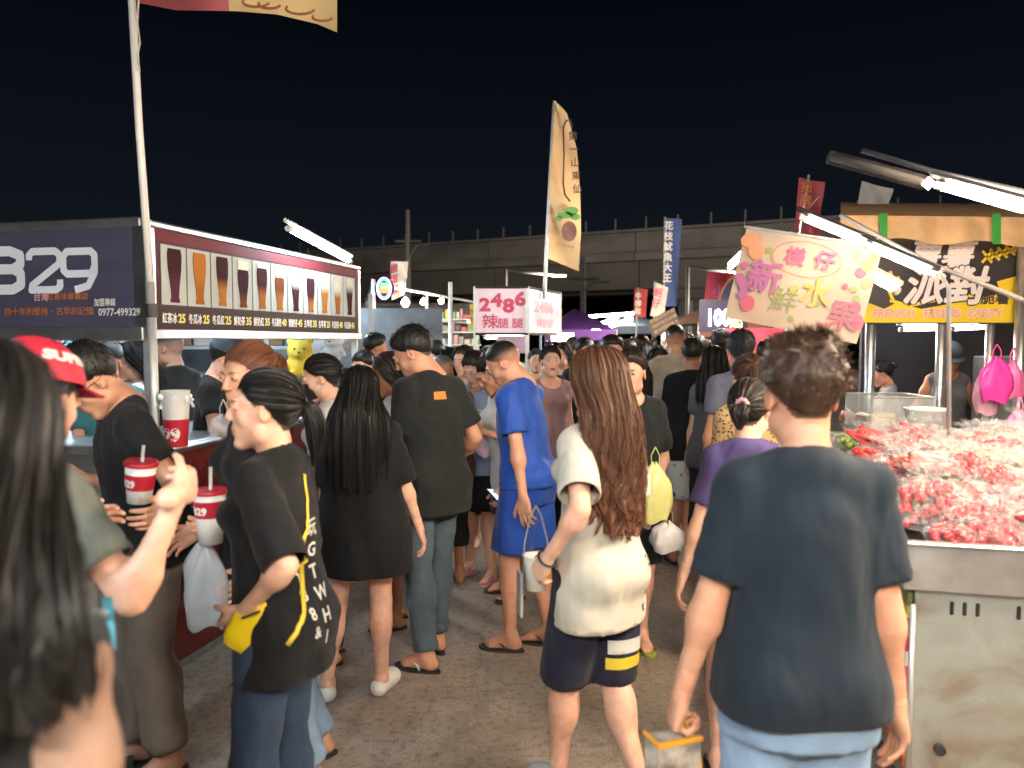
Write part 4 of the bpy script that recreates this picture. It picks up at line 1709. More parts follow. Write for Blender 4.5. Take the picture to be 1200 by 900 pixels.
T1 = tube_lamp(at(945, 257, 3.7), at(1013, 285, 3.55), NEUT, 9, "lit white tube above the fruit banner's right corner, first on the slanting bar", bm=M_DARK)
T2 = tube_lamp(at(1020, 290, 3.53), at(1088, 319, 3.35), NEUT, 10, "lit white tube in front of the black and yellow fries sign, second on the bar", bm=M_DARK)
T3 = tube_lamp(at(1106, 219, 2.75), at(1290, 270, 2.35), WARM, 34, "big lit tube at the top right over the fruit cart", bm=M_DARK)
T4 = tube_lamp(at(1024, 326, 4.6), at(1048, 339, 4.5), WARM, 25, "short lit tube just left of the fries sign lettering", r=.02)
T5 = tube_lamp(at(340, 269, 4.7), at(408, 305, 5.3), COOL, 14, "lit bluish tube jutting up above the drink menu board", r=.016)

bar = empty("lamp_bar", at(1015, 270, 3.6), 0, "thin steel bar slanting down across the fries sign and carrying two tubes", "bar")
L0 = bar.location
MB().tube([at(985, 252, 3.75) - L0, at(1088, 308, 3.42) - L0, at(1200, 352, 3.1) - L0], .010, 8).build("rod", mat("dull_bar", (.16, .14, .13), .6), bar, True)
MB().tube([at(1100, 318, 3.35) - L0, at(1112, 338, 3.5) - L0, at(1112, 600, 3.6) - L0], .010, 8).build("bracket", M_ALU, bar, True)
hb = empty("lamp_housing", at(1040, 196, 2.9), 0, "dead tube in a dusty clear cover left of the top right lamp", "lamp")
L0 = hb.location
MB().tube([at(1010, 176, 2.95) - L0, at(1090, 200, 2.85) - L0, at(1290, 246, 2.4) - L0], .010, 8).build("rod", M_DARK, hb, True)
MB().tube([at(972, 184, 3.0) - L0, at(1083, 214, 2.8) - L0], .026, 12).build("clear_cover", mat("dusty_clear", (.12, .10, .09), .65, spec=.2, alpha=.16, var=.4, vscale=40), hb, True)
MB().tube([at(974, 184, 3.0) - L0, at(1081, 213, 2.8) - L0], .014, 8).build("tube", mat("unlit_tube", (.06, .055, .05), .6, spec=.2), hb, True)
MB().lathe([(.001, -.022), (.022, 0), (.001, .022)], 10, c=at(1088, 215, 2.78) - L0).build("glowing_end", glow("glow_end", WARM, 14), hb, True)

# ================================================================ ground
gm, gn, gl, gb = new_mat("asphalt")
t = gn.new("ShaderNodeTexCoord")
n1 = gn.new("ShaderNodeTexNoise"); n1.inputs["Scale"].default_value = .9; n1.inputs["Detail"].default_value = 9; n1.inputs["Roughness"].default_value = .68
n2 = gn.new("ShaderNodeTexNoise"); n2.inputs["Scale"].default_value = 160; n2.inputs["Detail"].default_value = 3
n3 = gn.new("ShaderNodeTexNoise"); n3.inputs["Scale"].default_value = 5; n3.inputs["Detail"].default_value = 7; n3.inputs["Distortion"].default_value = .8
for q in (n1, n2, n3): gl.new(t.outputs["Object"], q.inputs["Vector"])
cr = gn.new("ShaderNodeValToRGB")
ce = cr.color_ramp.elements
ce[0].position = .34; ce[0].color = (.25, .20, .162, 1)
ce[1].position = .68; ce[1].color = (.40, .33, .275, 1)
gl.new(n1.outputs["Fac"], cr.inputs[0])
cr2 = gn.new("ShaderNodeValToRGB")
cr2.color_ramp.elements[0].position = .30; cr2.color_ramp.elements[0].color = (.35, .35, .35, 1)
cr2.color_ramp.elements[1].position = .62; cr2.color_ramp.elements[1].color = (1.25, 1.22, 1.2, 1)
gl.new(n2.outputs["Fac"], cr2.inputs[0])
mx = gn.new("ShaderNodeMix"); mx.data_type = "RGBA"; mx.blend_type = "MULTIPLY"; mx.inputs[0].default_value = .75
gl.new(cr.outputs[0], mx.inputs[6]); gl.new(cr2.outputs[0], mx.inputs[7])
cr3 = gn.new("ShaderNodeValToRGB")
cr3.color_ramp.elements[0].position = .28; cr3.color_ramp.elements[0].color = (.42, .40, .38, 1)
cr3.color_ramp.elements[1].position = .52; cr3.color_ramp.elements[1].color = (1, 1, 1, 1)
gl.new(n3.outputs["Fac"], cr3.inputs[0])
mx2 = gn.new("ShaderNodeMix"); mx2.data_type = "RGBA"; mx2.blend_type = "MULTIPLY"; mx2.inputs[0].default_value = .45
gl.new(mx.outputs[2], mx2.inputs[6]); gl.new(cr3.outputs[0], mx2.inputs[7])
vk = gn.new("ShaderNodeTexVoronoi"); vk.feature = "DISTANCE_TO_EDGE"; vk.inputs["Scale"].default_value = .75
nk_ = gn.new("ShaderNodeTexNoise"); nk_.inputs["Scale"].default_value = 3; nk_.inputs["Detail"].default_value = 6
mk_ = gn.new("ShaderNodeMix"); mk_.data_type = "VECTOR"; mk_.inputs[0].default_value = .28
gl.new(t.outputs["Object"], nk_.inputs["Vector"]); gl.new(t.outputs["Object"], mk_.inputs[4]); gl.new(nk_.outputs["Color"], mk_.inputs[5]); gl.new(mk_.outputs[1], vk.inputs["Vector"])
ck_ = gn.new("ShaderNodeValToRGB"); ck_.color_ramp.elements[0].position = .0; ck_.color_ramp.elements[0].color = (.35, .33, .31, 1); ck_.color_ramp.elements[1].position = .012; ck_.color_ramp.elements[1].color = (1, 1, 1, 1)
gl.new(vk.outputs["Distance"], ck_.inputs[0])
mx3 = gn.new("ShaderNodeMix"); mx3.data_type = "RGBA"; mx3.blend_type = "MULTIPLY"; mx3.inputs[0].default_value = .25
gl.new(mx2.outputs[2], mx3.inputs[6]); gl.new(ck_.outputs[0], mx3.inputs[7])
n4 = gn.new("ShaderNodeTexNoise"); n4.inputs["Scale"].default_value = 28; n4.inputs["Detail"].default_value = 4
c4 = gn.new("ShaderNodeValToRGB"); c4.color_ramp.elements[0].position = .36; c4.color_ramp.elements[0].color = (.55, .53, .5, 1); c4.color_ramp.elements[1].position = .5; c4.color_ramp.elements[1].color = (1, 1, 1, 1)
gl.new(t.outputs["Object"], n4.inputs["Vector"]); gl.new(n4.outputs["Fac"], c4.inputs[0])
mx4 = gn.new("ShaderNodeMix"); mx4.data_type = "RGBA"; mx4.blend_type = "MULTIPLY"; mx4.inputs[0].default_value = .6
gl.new(mx3.outputs[2], mx4.inputs[6]); gl.new(c4.outputs[0], mx4.inputs[7])
gl.new(mx4.outputs[2], gb.inputs["Base Color"])
mr = gn.new("ShaderNodeMapRange"); mr.inputs["To Min"].default_value = .55; mr.inputs["To Max"].default_value = .95
gl.new(n3.outputs["Fac"], mr.inputs["Value"]); gl.new(mr.outputs[0], gb.inputs["Roughness"])
bp = gn.new("ShaderNodeBump"); bp.inputs["Strength"].default_value = .55; bp.inputs["Distance"].default_value = .006
gl.new(n2.outputs["Fac"], bp.inputs["Height"]); gl.new(bp.outputs[0], gb.inputs["Normal"])
ground = MB().grid(lambda u, v: (-300 + 600 * u, -60 + 560 * v, 0), 12, 12).build("ground", gm)
ground["kind"] = "structure"
# trodden litter: bits of grit and paper flecks
r = random.Random(3)
mb = MB()
for i in range(420):
    x, y = r.uniform(-1.6, 1.6), r.uniform(2.4, 7)
    s_ = r.uniform(.002, .007); a = r.uniform(0, 6.3)
    pts = [(x + s_ * cos(a + k * 1.57) * r.uniform(.6, 1.3), y + s_ * sin(a + k * 1.57), .0015 + .002 * (k % 2)) for k in range(4)]
    mb.add(pts + [(x, y, s_ * .7)], [(0, 1, 4), (1, 2, 4), (2, 3, 4), (3, 0, 4)])
g_ = mb.build("grit", mat("grit", (.30, .26, .22), .8)); g_["kind"] = "stuff"

# ================================================================ overpass
M_CONC = mat("concrete", (.27, .26, .245), .9, var=.28, vscale=.35, bump=.2, bscale=3, stretch=(1, 1, 2.5))
M_CONC2 = mat("concrete_beam", (.20, .19, .18), .9, var=.25, vscale=.3)
ov = empty("overpass", (0, 52, 0), 0, "long dark concrete road bridge on beams crossing behind the whole market", "bridge")
A, B = Vector((-40, 73.8 - 52, 0)), Vector((75, 16.0 - 52, 0))
u = (B - A).normalized(); nrm = Vector((-u.y, u.x, 0))
LEN = (B - A).length


def ovbox(name, s0, s1, y0, y1, z0, z1, m, bev=0.0):
    M = Matrix.Translation(A) @ Matrix.Rotation(math.atan2(u.y, u.x), 4, "Z")
    return MB().box((s0, y0, z0), (s1, y1, z1), M, bev).build(name, m, ov)


nseg = 12
for i in range(nseg):
    s0, s1 = i * LEN / nseg + .03, (i + 1) * LEN / nseg - .03
    ovbox("parapet", s0, s1, 0, .35, 7.25, 8.55, M_CONC)
    ovbox("deck_slab", s0, s1, -.25, 12, 6.75, 7.25, M_CONC)
    ovbox("beam", s0, s1, .9, 3.2, 5.0, 6.75, M_CONC2)
    ovbox("beam", s0, s1, 6, 8.5, 5.0, 6.75, M_CONC2)
ovbox("handrail", 0, LEN, .08, .2, 8.62, 8.78, M_CONC)
for i in range(5):
    s0 = 4 + i * 26
    ovbox("pier", s0, s0 + 2.6, 1.5, 8, 0, 5.0, M_CONC2, .15)
    ovbox("pier_cap", s0 - 1.2, s0 + 3.8, .8, 9, 4.2, 4.99, M_CONC2, .15)
pm = None
for i in range(int(LEN / 2.05)):
    M = Matrix.Translation(A) @ Matrix.Rotation(math.atan2(u.y, u.x), 4, "Z")
    if pm is None:
        pm = MB().box((-.05, .06, 0), (.05, .18, .95)).mesh("rail_post", M_CONC)
    p = link("rail_post", pm, ov)
    p.matrix_local = M @ Matrix.Translation((1 + i * 2.05, 0, 8.56))

# street lamps before the bridge
sl = empty("street_lamp", at(872, 319, 36), 0, "tiny lit street lamp on a pale arm in front of the bridge beam", "lamp")
L0 = sl.location
MB().tube([at(806, 312, 36) - L0, at(830, 316, 36) - L0, at(866, 319, 36) - L0], .07, 6).build("arm", mat("lamp_arm", (.4, .4, .38), .5), sl, True)
MB().tube([at(806, 312, 36) - L0, Vector((at(806, 312, 36).x - L0.x, 0, -L0.z))], .09, 8).build("column", MATS["lamp_arm"], sl, True)
MB().box((-.35, -.15, -.08), (.35, .15, -.02), None, .02).build("lantern", glow("street_glow", (1, .72, .45), 25), sl)
l_ = bpy.data.lights.new("street_light", "POINT"); l_.energy = 420; l_.color = (1, .86, .70); l_.shadow_soft_size = .3
lo = link("street_light", l_, sl); lo.location = (0, 0, -.4)
sl2 = copy_tree(sl); sl2.location = at(300, 322, 40); sl2["label"] = "extra street lamp added behind the drink stall board to light the bridge"  # copies added out of sight so the bridge beams get light
sl3 = copy_tree(sl); sl3.location = at(655, 322, 38); sl3["label"] = "extra street lamp added right behind the orange feather flag to light the bridge"
# utility poles under the bridge
for px, Y, y0, lab in ((683, 34, 300, "grey utility pole with crossarm right of the orange feather flag"), (479, 42, 246, "thin dark pole rising above the bridge on the left"),
                       (810, 22, 352, "thin pale post standing between the blue banner and the red banner")):
    b = at(px, 398, Y); tz = at(px, y0, Y).z
    o = empty("utility_pole", (b.x, Y, 0), 0, lab, "pole")
    MB().tube([(0, 0, 0), (0, 0, tz)], .16 if Y > 30 else .07, 8, r1=.10 if Y > 30 else .05).build("shaft", mat("pole_concrete", (.30, .28, .26), .9), o)
    MB().box((-.7, -.05, tz * .80), (.7, .05, tz * .80 + .12)).build("crossarm", M_CONC2, o)
    if Y > 30:
        MB().tube([(0, 0, tz * .7), (.5, -.2, tz * .78), (1.1, -.4, tz * .78)], .05, 6).build("arm", M_CONC2, o)

# ================================================================ left drink stall
DIR = Vector((sin(radians(13.55)), cos(radians(13.55)), 0))
PER = Vector((-DIR.y, DIR.x, 0))       # to the left, slightly away
C0 = at(176, 398, 3.7); C0.z = 0
ZT, ZB = at(176, 264, 3.7).z, at(176, 386, 3.7).z
st = empty("drink_stall", C0, 0, "maroon drink stall with lit menu board and steel counter at the left", "stall")
MAR = mat("maroon_board", (.085, .030, .038), .6, var=.10, vscale=5, bump=.05, bscale=18, spec=.25)
MBR = mat("brown_strip", (.060, .040, .038), .7, spec=.2)
MRED = mat("red_strip", (.13, .012, .018), .6, spec=.25)
Z = Vector((0, 0, 1))


def plank(name, a, b, z0, z1, m, th=.04, parent=None, off=0.0, nrmv=None, bev=.004):
    """upright panel between ground points a and b (relative), outer face towards nrmv"""
    a, b = Vector(a), Vector(b)
    x = (b - a).normalized(); n = Vector(nrmv) if nrmv is not None else Vector((x.y, -x.x, 0))
    M = Matrix((x, -n, Z)).transposed().to_4x4(); M.translation = a + n * off
    return MB().box((0, 0, z0), ((b - a).length, th, z1), M, bev).build(name, m, parent), M


LB = 2.353
# menu board along DIR (faces right, i.e. -PER)
mbd, MM = plank("menu_board", (0, 0, 0), DIR * LB, ZB, ZT, MAR, .06, st, 0.0, -PER)
FR = .035
for nm, z0, z1 in (("board_rail", ZT - .004, ZT + .022), ("board_rail", ZB - .045, ZB + .002)):
    plank(nm, -DIR * .02, DIR * (LB + .02), z0, z1, M_STEEL, .08, st, .012, -PER)
plank("corner_trim", -DIR * .02, DIR * .045, ZB + .003, ZT - .005, M_STEEL, .08, st, .008, -PER)
plank("corner_trim", DIR * (LB - .02), DIR * (LB + .02), ZB + .003, ZT - .005, M_STEEL, .08, st, .008, -PER)
hgt = ZT - ZB
plank("board_stripe", DIR * .05, DIR * (LB - .03), ZT - hgt * .135, ZT - .01, MRED, .004, st, .003, -PER)
plank("board_stripe", DIR * .05, DIR * (LB - .03), ZB + .008, ZB + hgt * .235, MBR, .004, st, .003, -PER)
# row of pale menu cards along the board
cards = []
CW = (LB - .16) / 11
M_CARD = mat("menu_card", (.46, .48, .45), .8, var=.05, spec=.15)
for i in range(11):
    a = .085 + i * CW
    c, M = plank("menu_card", DIR * a, DIR * (a + CW - .012), ZB + hgt * .25, ZB + hgt * .845, M_CARD, .004, st, .006, -PER, 0)


def drink_mat(i, top, bot, pos):
    m, n, l, b = new_mat("drink_print_%d" % i)
    t = n.new("ShaderNodeTexCoord"); s_ = n.new("ShaderNodeSeparateXYZ"); c = n.new("ShaderNodeValToRGB")
    l.new(t.outputs["Generated"], s_.inputs[0]); l.new(s_.outputs["Z"], c.inputs[0])
    c.color_ramp.elements[0].position = max(0, pos - .12); c.color_ramp.elements[0].color = bot + (1,)
    c.color_ramp.elements[1].position = min(1, pos + .12); c.color_ramp.elements[1].color = top + (1,)
    l.new(c.outputs[0], b.inputs["Base Color"]); b.inputs["Roughness"].default_value = .8; b.inputs["Specular IOR Level"].default_value = .12
    return m


dk, br, og, wh, cm, am = (.045, .012, .015), (.16, .045, .015), (.42, .15, .03), (.62, .60, .50), (.50, .33, .16), (.33, .11, .02)
dr = [(dk, (.09, .02, .04), .5, 1), (og, am, .4, 1), (dk, og, .45, 1), (dk, br, .3, .8), (dk, am, .45, .9), (br, am, .5, .75), (wh, dk, .62, 1), (dk, am, .35, .85), (wh, og, .68, .9), (wh, am, .6, .9), (wh, dk, .7, 1)]
for i, (tp, bt, ps, fh) in enumerate(dr):
    a = .085 + i * CW + (CW - .012) / 2
    z0 = ZB + hgt * .275; hh = hgt * .54 * fh; w = CW * .27
    pf = [(0, .62), (.06, .62), (.10, .5), (.30, .62), (.62, .92), (.88, 1.0), (1.0, .86)]
    pts = [(a + w * q, z0 + hh * t_) for t_, q in pf] + [(a - w * q, z0 + hh * t_) for t_, q in pf[::-1]]
    pts = [(x, z, ) for x, z in pts]
    M2 = MM @ Matrix.Translation((0, -.0115, 0))
    MB().poly(pts, M2, .003).build("glass_picture", drink_mat(i, tp, bt, ps), st)
    if fh < 1:
        pts = [(a + w * .95, z0 + hh + .003), (a - w * .95, z0 + hh + .003), (a - w, z0 + hgt * .54), (a + w, z0 + hgt * .54)]
        MB().poly(pts[::-1], M2, .003).build("foam_picture", mat("foam_print", (.55, .48, .33), .4), st)
M_TW = mat("white_letter", (.75, .75, .72), .4, var=0)
M_TY = mat("yellow_letter", (.70, .60, .06), .4, var=0)
names = ["紅茶冰25", "冬瓜冰25", "冬瓜紅25", "鮮奶茶35", "鮮奶紅35", "冬瓜鮮奶40", "鴛鴦奶茶45", "古早紅35", "古早茶25", "冬瓜奶茶40", "冬瓜奶綠40"]
mt = Matrix.Translation((0, -.008, 0))
for i, nme in enumerate(names):
    a = .075 + i * CW
    k = CW - .016
    n_, p_ = nme[:-2], nme[-2:]
    z0 = ZB + hgt * .075
    lettering(st, MM @ mt, n_, a, z0, .055, M_TW, w=k * .60, bold=.025)
    lettering(st, MM @ mt, p_, a + k * .66, z0, .062, M_TY, w=k * .30, bold=.04)

# front board with the number (faces the camera side)
LF = 2.2
fb, MF = plank("name_board", PER * LF, (0, 0, 0), ZB, ZT, mat("plum_board", (.075, .070, .120), .16, var=.10, vscale=4, coat=.5, bump=.10, bscale=12, stretch=(1, 1, 5)), .06, st, .02, -DIR)
plank("board_rail", PER * LF, PER * .02, ZT - .005, ZT + .035, M_STEEL, .09, st, .028, -DIR)
plank("board_rail", PER * LF, PER * .02, ZB - .055, ZB + .012, M_STEEL, .09, st, .028, -DIR)
M_LG = mat("number_letter", (.74, .80, .90), .25, var=0)


def on_board(px, py):
    """board coordinates under a photograph pixel"""
    c = cam.location
    d_ = at(px, py, 1.0) - c
    p = MF.translation + C0
    n = DIR
    k = (p - c).dot(n) / d_.dot(n)
    q = MF.inverted() @ (c + d_ * k - C0)
    return q.x, q.z


def chunky(parent, M, ch, x, z, w, h, m, lift=.004, t=.2):
    """wide squared numerals drawn as strokes with rounded joints"""
    P = {"B": [[(0, 0), (0, 1), (.75, 1), (1, .88), (1, .64), (.82, .53), (0, .53)], [(.82, .53), (1, .42), (1, .12), (.8, 0), (0, 0)]],
         "2": [[(0, .78), (0, .9), (.12, 1), (.86, 1), (1, .9), (1, .68), (.08, .12), (.05, 0), (.86, 0), (1, .08), (1, .26)]],
         "9": [[(1, .62), (.9, .42), (.12, .42), (0, .52), (0, .88), (.12, 1), (.88, 1), (1, .9), (1, .45), (.78, .1), (.35, 0)]]}[ch]
    mb = MB()
    for st_ in P:
        pts = [Vector((x + a * w, 0, z + b * h)) for a, b in st_]
        tt = t * w
        for a, b in zip(pts[:-1], pts[1:]):
            d_ = (b - a); L = d_.length; d_ /= max(L, 1e-6); n_ = Vector((-d_.z, 0, d_.x)) * tt / 2
            mb.add([M @ (q + Vector((0, -lift, 0))) for q in (a - n_, b - n_, b + n_, a + n_)], [(0, 1, 2, 3)])
        for q in pts[1:-1]:
            mb.add([M @ (q + Vector((cos(k * pi / 6) * tt / 2, -lift - .0006, sin(k * pi / 6) * tt / 2))) for k in range(12)], [tuple(range(12))])
    return mb.build("lettering", m, parent)


for ch, x0, x1 in (("B", -22, 24), ("2", 36, 70), ("9", 76, 111)):
    a, zb = on_board(x0, 340); b, zt = on_board(x1, 294)
    chunky(st, MF, ch, a, zb, b - a, zt - zb, M_LG, t=.20)
a, z0 = on_board(40, 352); lettering(st, MF, "台灣", a, z0 + .0, .045, mat("pink_letter", (.6, .35, .38), .4, var=0), bold=.03)
M_OR = mat("orange_letter", (.45, .16, .05), .4, var=0)
a, z0 = on_board(56, 351); b, _ = on_board(104, 351); lettering(st, MF, "紅茶冰專賣店", a, z0, .036, M_OR, w=b - a, bold=.03)
a, z0 = on_board(6, 369); b, _ = on_board(110, 369); lettering(st, MF, "四十年的堅持・古早的記憶", a, z0, .042, M_OR, w=b - a, bold=.02)
a, z0 = on_board(111, 358); b, _ = on_board(136, 358); lettering(st, MF, "加盟專線", a, z0, .040, M_TW, w=b - a, bold=.02)
a, z0 = on_board(116, 370); b, _ = on_board(165, 370); lettering(st, MF, "0977-499329", a, z0, .050, M_TW, w=b - a, bold=.02)

# posts, counter, panels
ZC = at(225, 520, 3.85).z
for p in (Vector((0, 0, 0)) + PER * .03 + DIR * .03, DIR * (LB - .02) + PER * .03, PER * 1.9 + DIR * .03, DIR * LB + PER * 1.9):
    MB().box((p.x - .022, p.y - .022, 0), (p.x + .022, p.y + .022, ZT), None, .004).build("post", M_STEEL, st)
ct = MB()
M = MM
ct.box((.02, -.02, ZC - .05), (LB, .62, ZC), M, .012)
ct.build("countertop", M_STEEL, st)
MB().box((.02, -.055, ZC - .035), (LB, -.021, ZC - .004), M, .012).build("counter_rail", M_STEEL, st)
M_PAN = mat("maroon_panel", (.16, .020, .018), .28, var=.45, vscale=3.0, coat=.3)
ZP = at(200, 788, 3.75).z
MB().box((.10, .0, ZP + .02), (LB, .03, ZC - .052), M, 0).build("front_panel", M_PAN, st)
MB().box((.06, -.012, ZP), (.099, .035, ZC - .053), M, .004).build("panel_trim", M_STEEL, st)
MB().box((.06, -.014, ZP - .03), (LB, .035, ZP + .018), M, .004).build("panel_trim", M_STEEL, st)
MB().box((.05, .04, .06), (LB, .9, ZP + .02), M).build("plinth", M_DARK, st)
for sx_, sy_ in ((.12, .1), (2.2, .1), (.12, .8), (2.2, .8)):
    MB().tube([M @ Vector((sx_, sy_ - .02, .055)), M @ Vector((sx_, sy_ + .02, .055))], .055, 14).build("caster", M_BLACK, st)
lettering(st, M, "古早味紅茶冰", .30, ZC - .42, .105, mat("panel_black", (.02, .012, .012), .4, var=0), lift=.003, vertical=True, outline=.055, om=M_TW, bold=.005)
# left return of the counter, facing the camera
ctl, ML = plank("counter_front", PER * 2.0, PER * .05, .1, ZC - .05, M_STEEL, .03, st, -.02, -DIR)
MB().box((0, -.03, ZC - .049), (1.98, .5, ZC - .002), ML, .01).build("countertop", M_STEEL, st)
rl = tube_lamp(C0 + DIR * .25 + PER * .35 + Z * (ZT - .22), C0 + DIR * 1.45 + PER * .35 + Z * (ZT - .22), COOL, 13, "cool tube under the drink stall roof behind the menu board", group=None)
rl = tube_lamp(C0 + DIR * .7 + PER * .9 + Z * (ZT - .05), C0 + DIR * .7 + PER * 2.0 + Z * (ZT - .05), COOL, 13, "cool tube under the drink stall roof behind the number board", group=None)
MB().box((-.02, .05, ZT + .024), (LB, 2.1, ZT + .04), M).build("roof_sheet", M_DARK, st)

# flag pole with the banner on top
fp = empty("flag_pole", at(186, 400, 3.6), 0, "tall white pole strapped to the corner of the drink stall", "pole")
L0 = fp.location
MB().tube([at(187, 640, 3.6) - L0, at(176, 330, 3.6) - L0], .021, 12).build("lower_pole", M_ALU, fp, True)
MB().tube([at(177, 345, 3.6) - L0, at(163, 150, 3.6) - L0, at(151, -60, 3.6) - L0], .017, 12).build("upper_pole", mat("white_pole", (.66, .64, .60), .4), fp, True)
MB().tube([at(177.6, 372, 3.6) - L0, at(177.2, 356, 3.6) - L0], .028, 12).build("black_strap", M_BLACK, fp)
MB().tube([at(163, -10, 3.58) - L0, at(161, 25, 3.58) - L0, at(164, 50, 3.57) - L0, at(161, 66, 3.58) - L0, at(164, 84, 3.58) - L0], .006, 5, flat=.5).build("loose_cord", mat("cord", (.4, .36, .3), .9), fp)


def cloth_sheet(name, fn, nu, nv, m, parent):
    return MB().grid(fn, nu, nv).build(name, m, parent, True)


def two_tone(name, c1, c2, axis="X", pos=.55, noise=.03, sc=8):
    m, n, l, b = new_mat(name)
    t = n.new("ShaderNodeTexCoord"); s_ = n.new("ShaderNodeSeparateXYZ"); c = n.new("ShaderNodeValToRGB")
    nz = n.new("ShaderNodeTexNoise"); nz.inputs["Scale"].default_value = sc
    ad = n.new("ShaderNodeMath"); ad.operation = "MULTIPLY_ADD"; ad.inputs[1].default_value = noise
    l.new(t.outputs["Object"], nz.inputs["Vector"]); l.new(nz.outputs["Fac"], ad.inputs[0])
    l.new(t.outputs["Generated"], s_.inputs[0]); l.new(s_.outputs[axis], ad.inputs[2]); l.new(ad.outputs[0], c.inputs[0])
    c.color_ramp.interpolation = "CONSTANT"
    c.color_ramp.elements[0].color = tuple(c1) + (1,); c.color_ramp.elements[0].position = 0
    c.color_ramp.elements[1].color = tuple(c2) + (1,); c.color_ramp.elements[1].position = pos
    l.new(c.outputs[0], b.inputs["Base Color"]); b.inputs["Roughness"].default_value = .8
    return m


ban = empty("banner", at(160, 0, 3.6), 0, "big maroon and cream cloth banner flying off the top of the tall pole", "banner")
L0 = ban.location


def fnb(a, b):
    px = 160 + a * 235
    low = np.interp(a, [0, .2, .5, .7, .9, 1], [3, 12, 13, 17, 28, 38])
    py = low - (1 - b) * 150
    return at(px, py, 3.6 + .10 * sin(a * 7 + b * 2) + a * .25) - L0


cloth_sheet("banner_cloth", fnb, 30, 10, two_tone("banner_print", (.23, .045, .05), (.36, .26, .12), "X", .52), ban)
mb = MB()
for cx, cy, rr in ((300, 2, 12), (316, 5, 10), (352, 10, 13), (378, 20, 9)):
    mb.tube([at(cx + rr * cos(t_) * 1.3, cy + rr * .5 * sin(t_), 3.44 + (cx - 160) / 235 * .25) - L0 for t_ in np.linspace(.2, 3.6, 12)], .006, 4)
mb.build("print_line", mat("print_brown", (.20, .06, .03), .8), ban)


# ================================================================ unseen tube lamps: over the cart, and fill added behind camera and signs
def unseen_lamp(p0, p1, col, st, label): return tube_lamp(p0, p1, col, st, label, r=.018, hang=.25)


unseen_lamp((1.95, 1.0, 2.45), (2.15, 2.2, 2.45), WARM, LS * 1.5, "tube lamp over the near end of the fruit cart, beyond the right photo edge")
unseen_lamp((2.3, 3.2, 2.45), (3.2, 3.0, 2.45), WARM, LS * .45, "tube lamp over the far right of the fruit heap, beyond the photo edge")
unseen_lamp((1.5, -1.2, 2.7), (1.9, .1, 2.7), NEUT, LS * .8, "unseen fill tube lamp behind the photographer on the right")
unseen_lamp((-2.3, -.6, 2.5), (-2.3, .6, 2.5), COOL, LS * 1.1, "unseen cool fill tube lamp behind the photographer on the left")
unseen_lamp((2.05, 6.9, 2.42), (2.25, 8.0, 2.42), NEUT, LS * 1.3, "fill tube lamp added out of sight behind the mango banner")
unseen_lamp((2.9, 10.0, 2.5), (3.1, 11.2, 2.5), WARM, LS * 1.3, "farther fill tube lamp added out of sight behind the mango banner")
unseen_lamp((-1.95, 7.4, 2.3), (-1.75, 8.3, 2.3), COOL, LS * 1.2, "fill tube lamp added past the drink stall, hidden behind its menu board")
unseen_lamp((-.6, -1.4, 2.9), (.6, -1.4, 2.9), NEUT, LS * 2.0, "fill tube lamp added over the aisle behind the photographer")


# ================================================================ fruit cart (right)
K0 = at(1060, 639, 2.5); ZK = K0.z; K0.z = 0
K1 = at(1076, 700, 2.5); K1.z = 0
RT_ = -PER   # to the right, slightly nearer
cart = empty("fruit_cart", K0, 0, "stainless steel fruit cart with worn front panel at the lower right", "cart")
x = RT_.normalized()
MC = Matrix((x, DIR, Z)).transposed().to_4x4()      # local x right, y away, z up
M_WORN, wn_, wl_, wb_ = new_mat("worn_steel")
t = wn_.new("ShaderNodeTexCoord")
na_ = wn_.new("ShaderNodeTexNoise"); na_.inputs["Scale"].default_value = 3.2; na_.inputs["Detail"].default_value = 8; na_.inputs["Distortion"].default_value = .8
nb_ = wn_.new("ShaderNodeTexNoise"); nb_.inputs["Scale"].default_value = 11; nb_.inputs["Detail"].default_value = 5; nb_.inputs["Distortion"].default_value = .6
wl_.new(t.outputs["Object"], na_.inputs["Vector"]); wl_.new(t.outputs["Object"], nb_.inputs["Vector"])
c = wn_.new("ShaderNodeValToRGB")
ce = c.color_ramp.elements
ce[0].position = .26; ce[0].color = (.20, .13, .08, 1)
ce[1].position = .70; ce[1].color = (.46, .49, .47, 1)
q = ce.new(.40); q.color = (.34, .30, .25, 1)
q = ce.new(.50); q.color = (.42, .45, .42, 1)
wl_.new(na_.outputs["Fac"], c.inputs[0]); wl_.new(c.outputs[0], wb_.inputs["Base Color"])
wb_.inputs["Metallic"].default_value = .8
mr = wn_.new("ShaderNodeMapRange"); mr.inputs["To Min"].default_value = .28; mr.inputs["To Max"].default_value = .7
wl_.new(nb_.outputs["Fac"], mr.inputs["Value"]); wl_.new(mr.outputs[0], wb_.inputs["Roughness"])
bp = wn_.new("ShaderNodeBump"); bp.inputs["Strength"].default_value = .15; bp.inputs["Distance"].default_value = .02
wl_.new(nb_.outputs["Fac"], bp.inputs["Height"]); wl_.new(bp.outputs[0], wb_.inputs["Normal"])
CL, CWID = 2.3, 1.5
ox = (K1 - K0).dot(x)
zf = at(1058, 691, 2.5).z
MB().box((0, 0, zf), (CWID, .02, ZK), MC, .004).box((0, .021, zf), (.02, CL, ZK), MC, .004).build("tray_rim", M_STEEL, cart)
MB().box((.0, -.012, ZK + .001), (CWID, .03, ZK + .014), MC, .005).box((-.012, .031, ZK + .001), (.02, CL, ZK + .014), MC, .005).build("rolled_edge", M_STEEL, cart)
MB().box((.021, .021, zf + .02), (CWID, CL, zf + .05), MC).build("tray_floor", M_STEEL, cart)
body = MB().box((ox, .05, .12), (CWID, CL - .05, zf - .001), MC, .003).build("cabinet", M_WORN, cart)
zv = at(1125, 706, 2.5).z
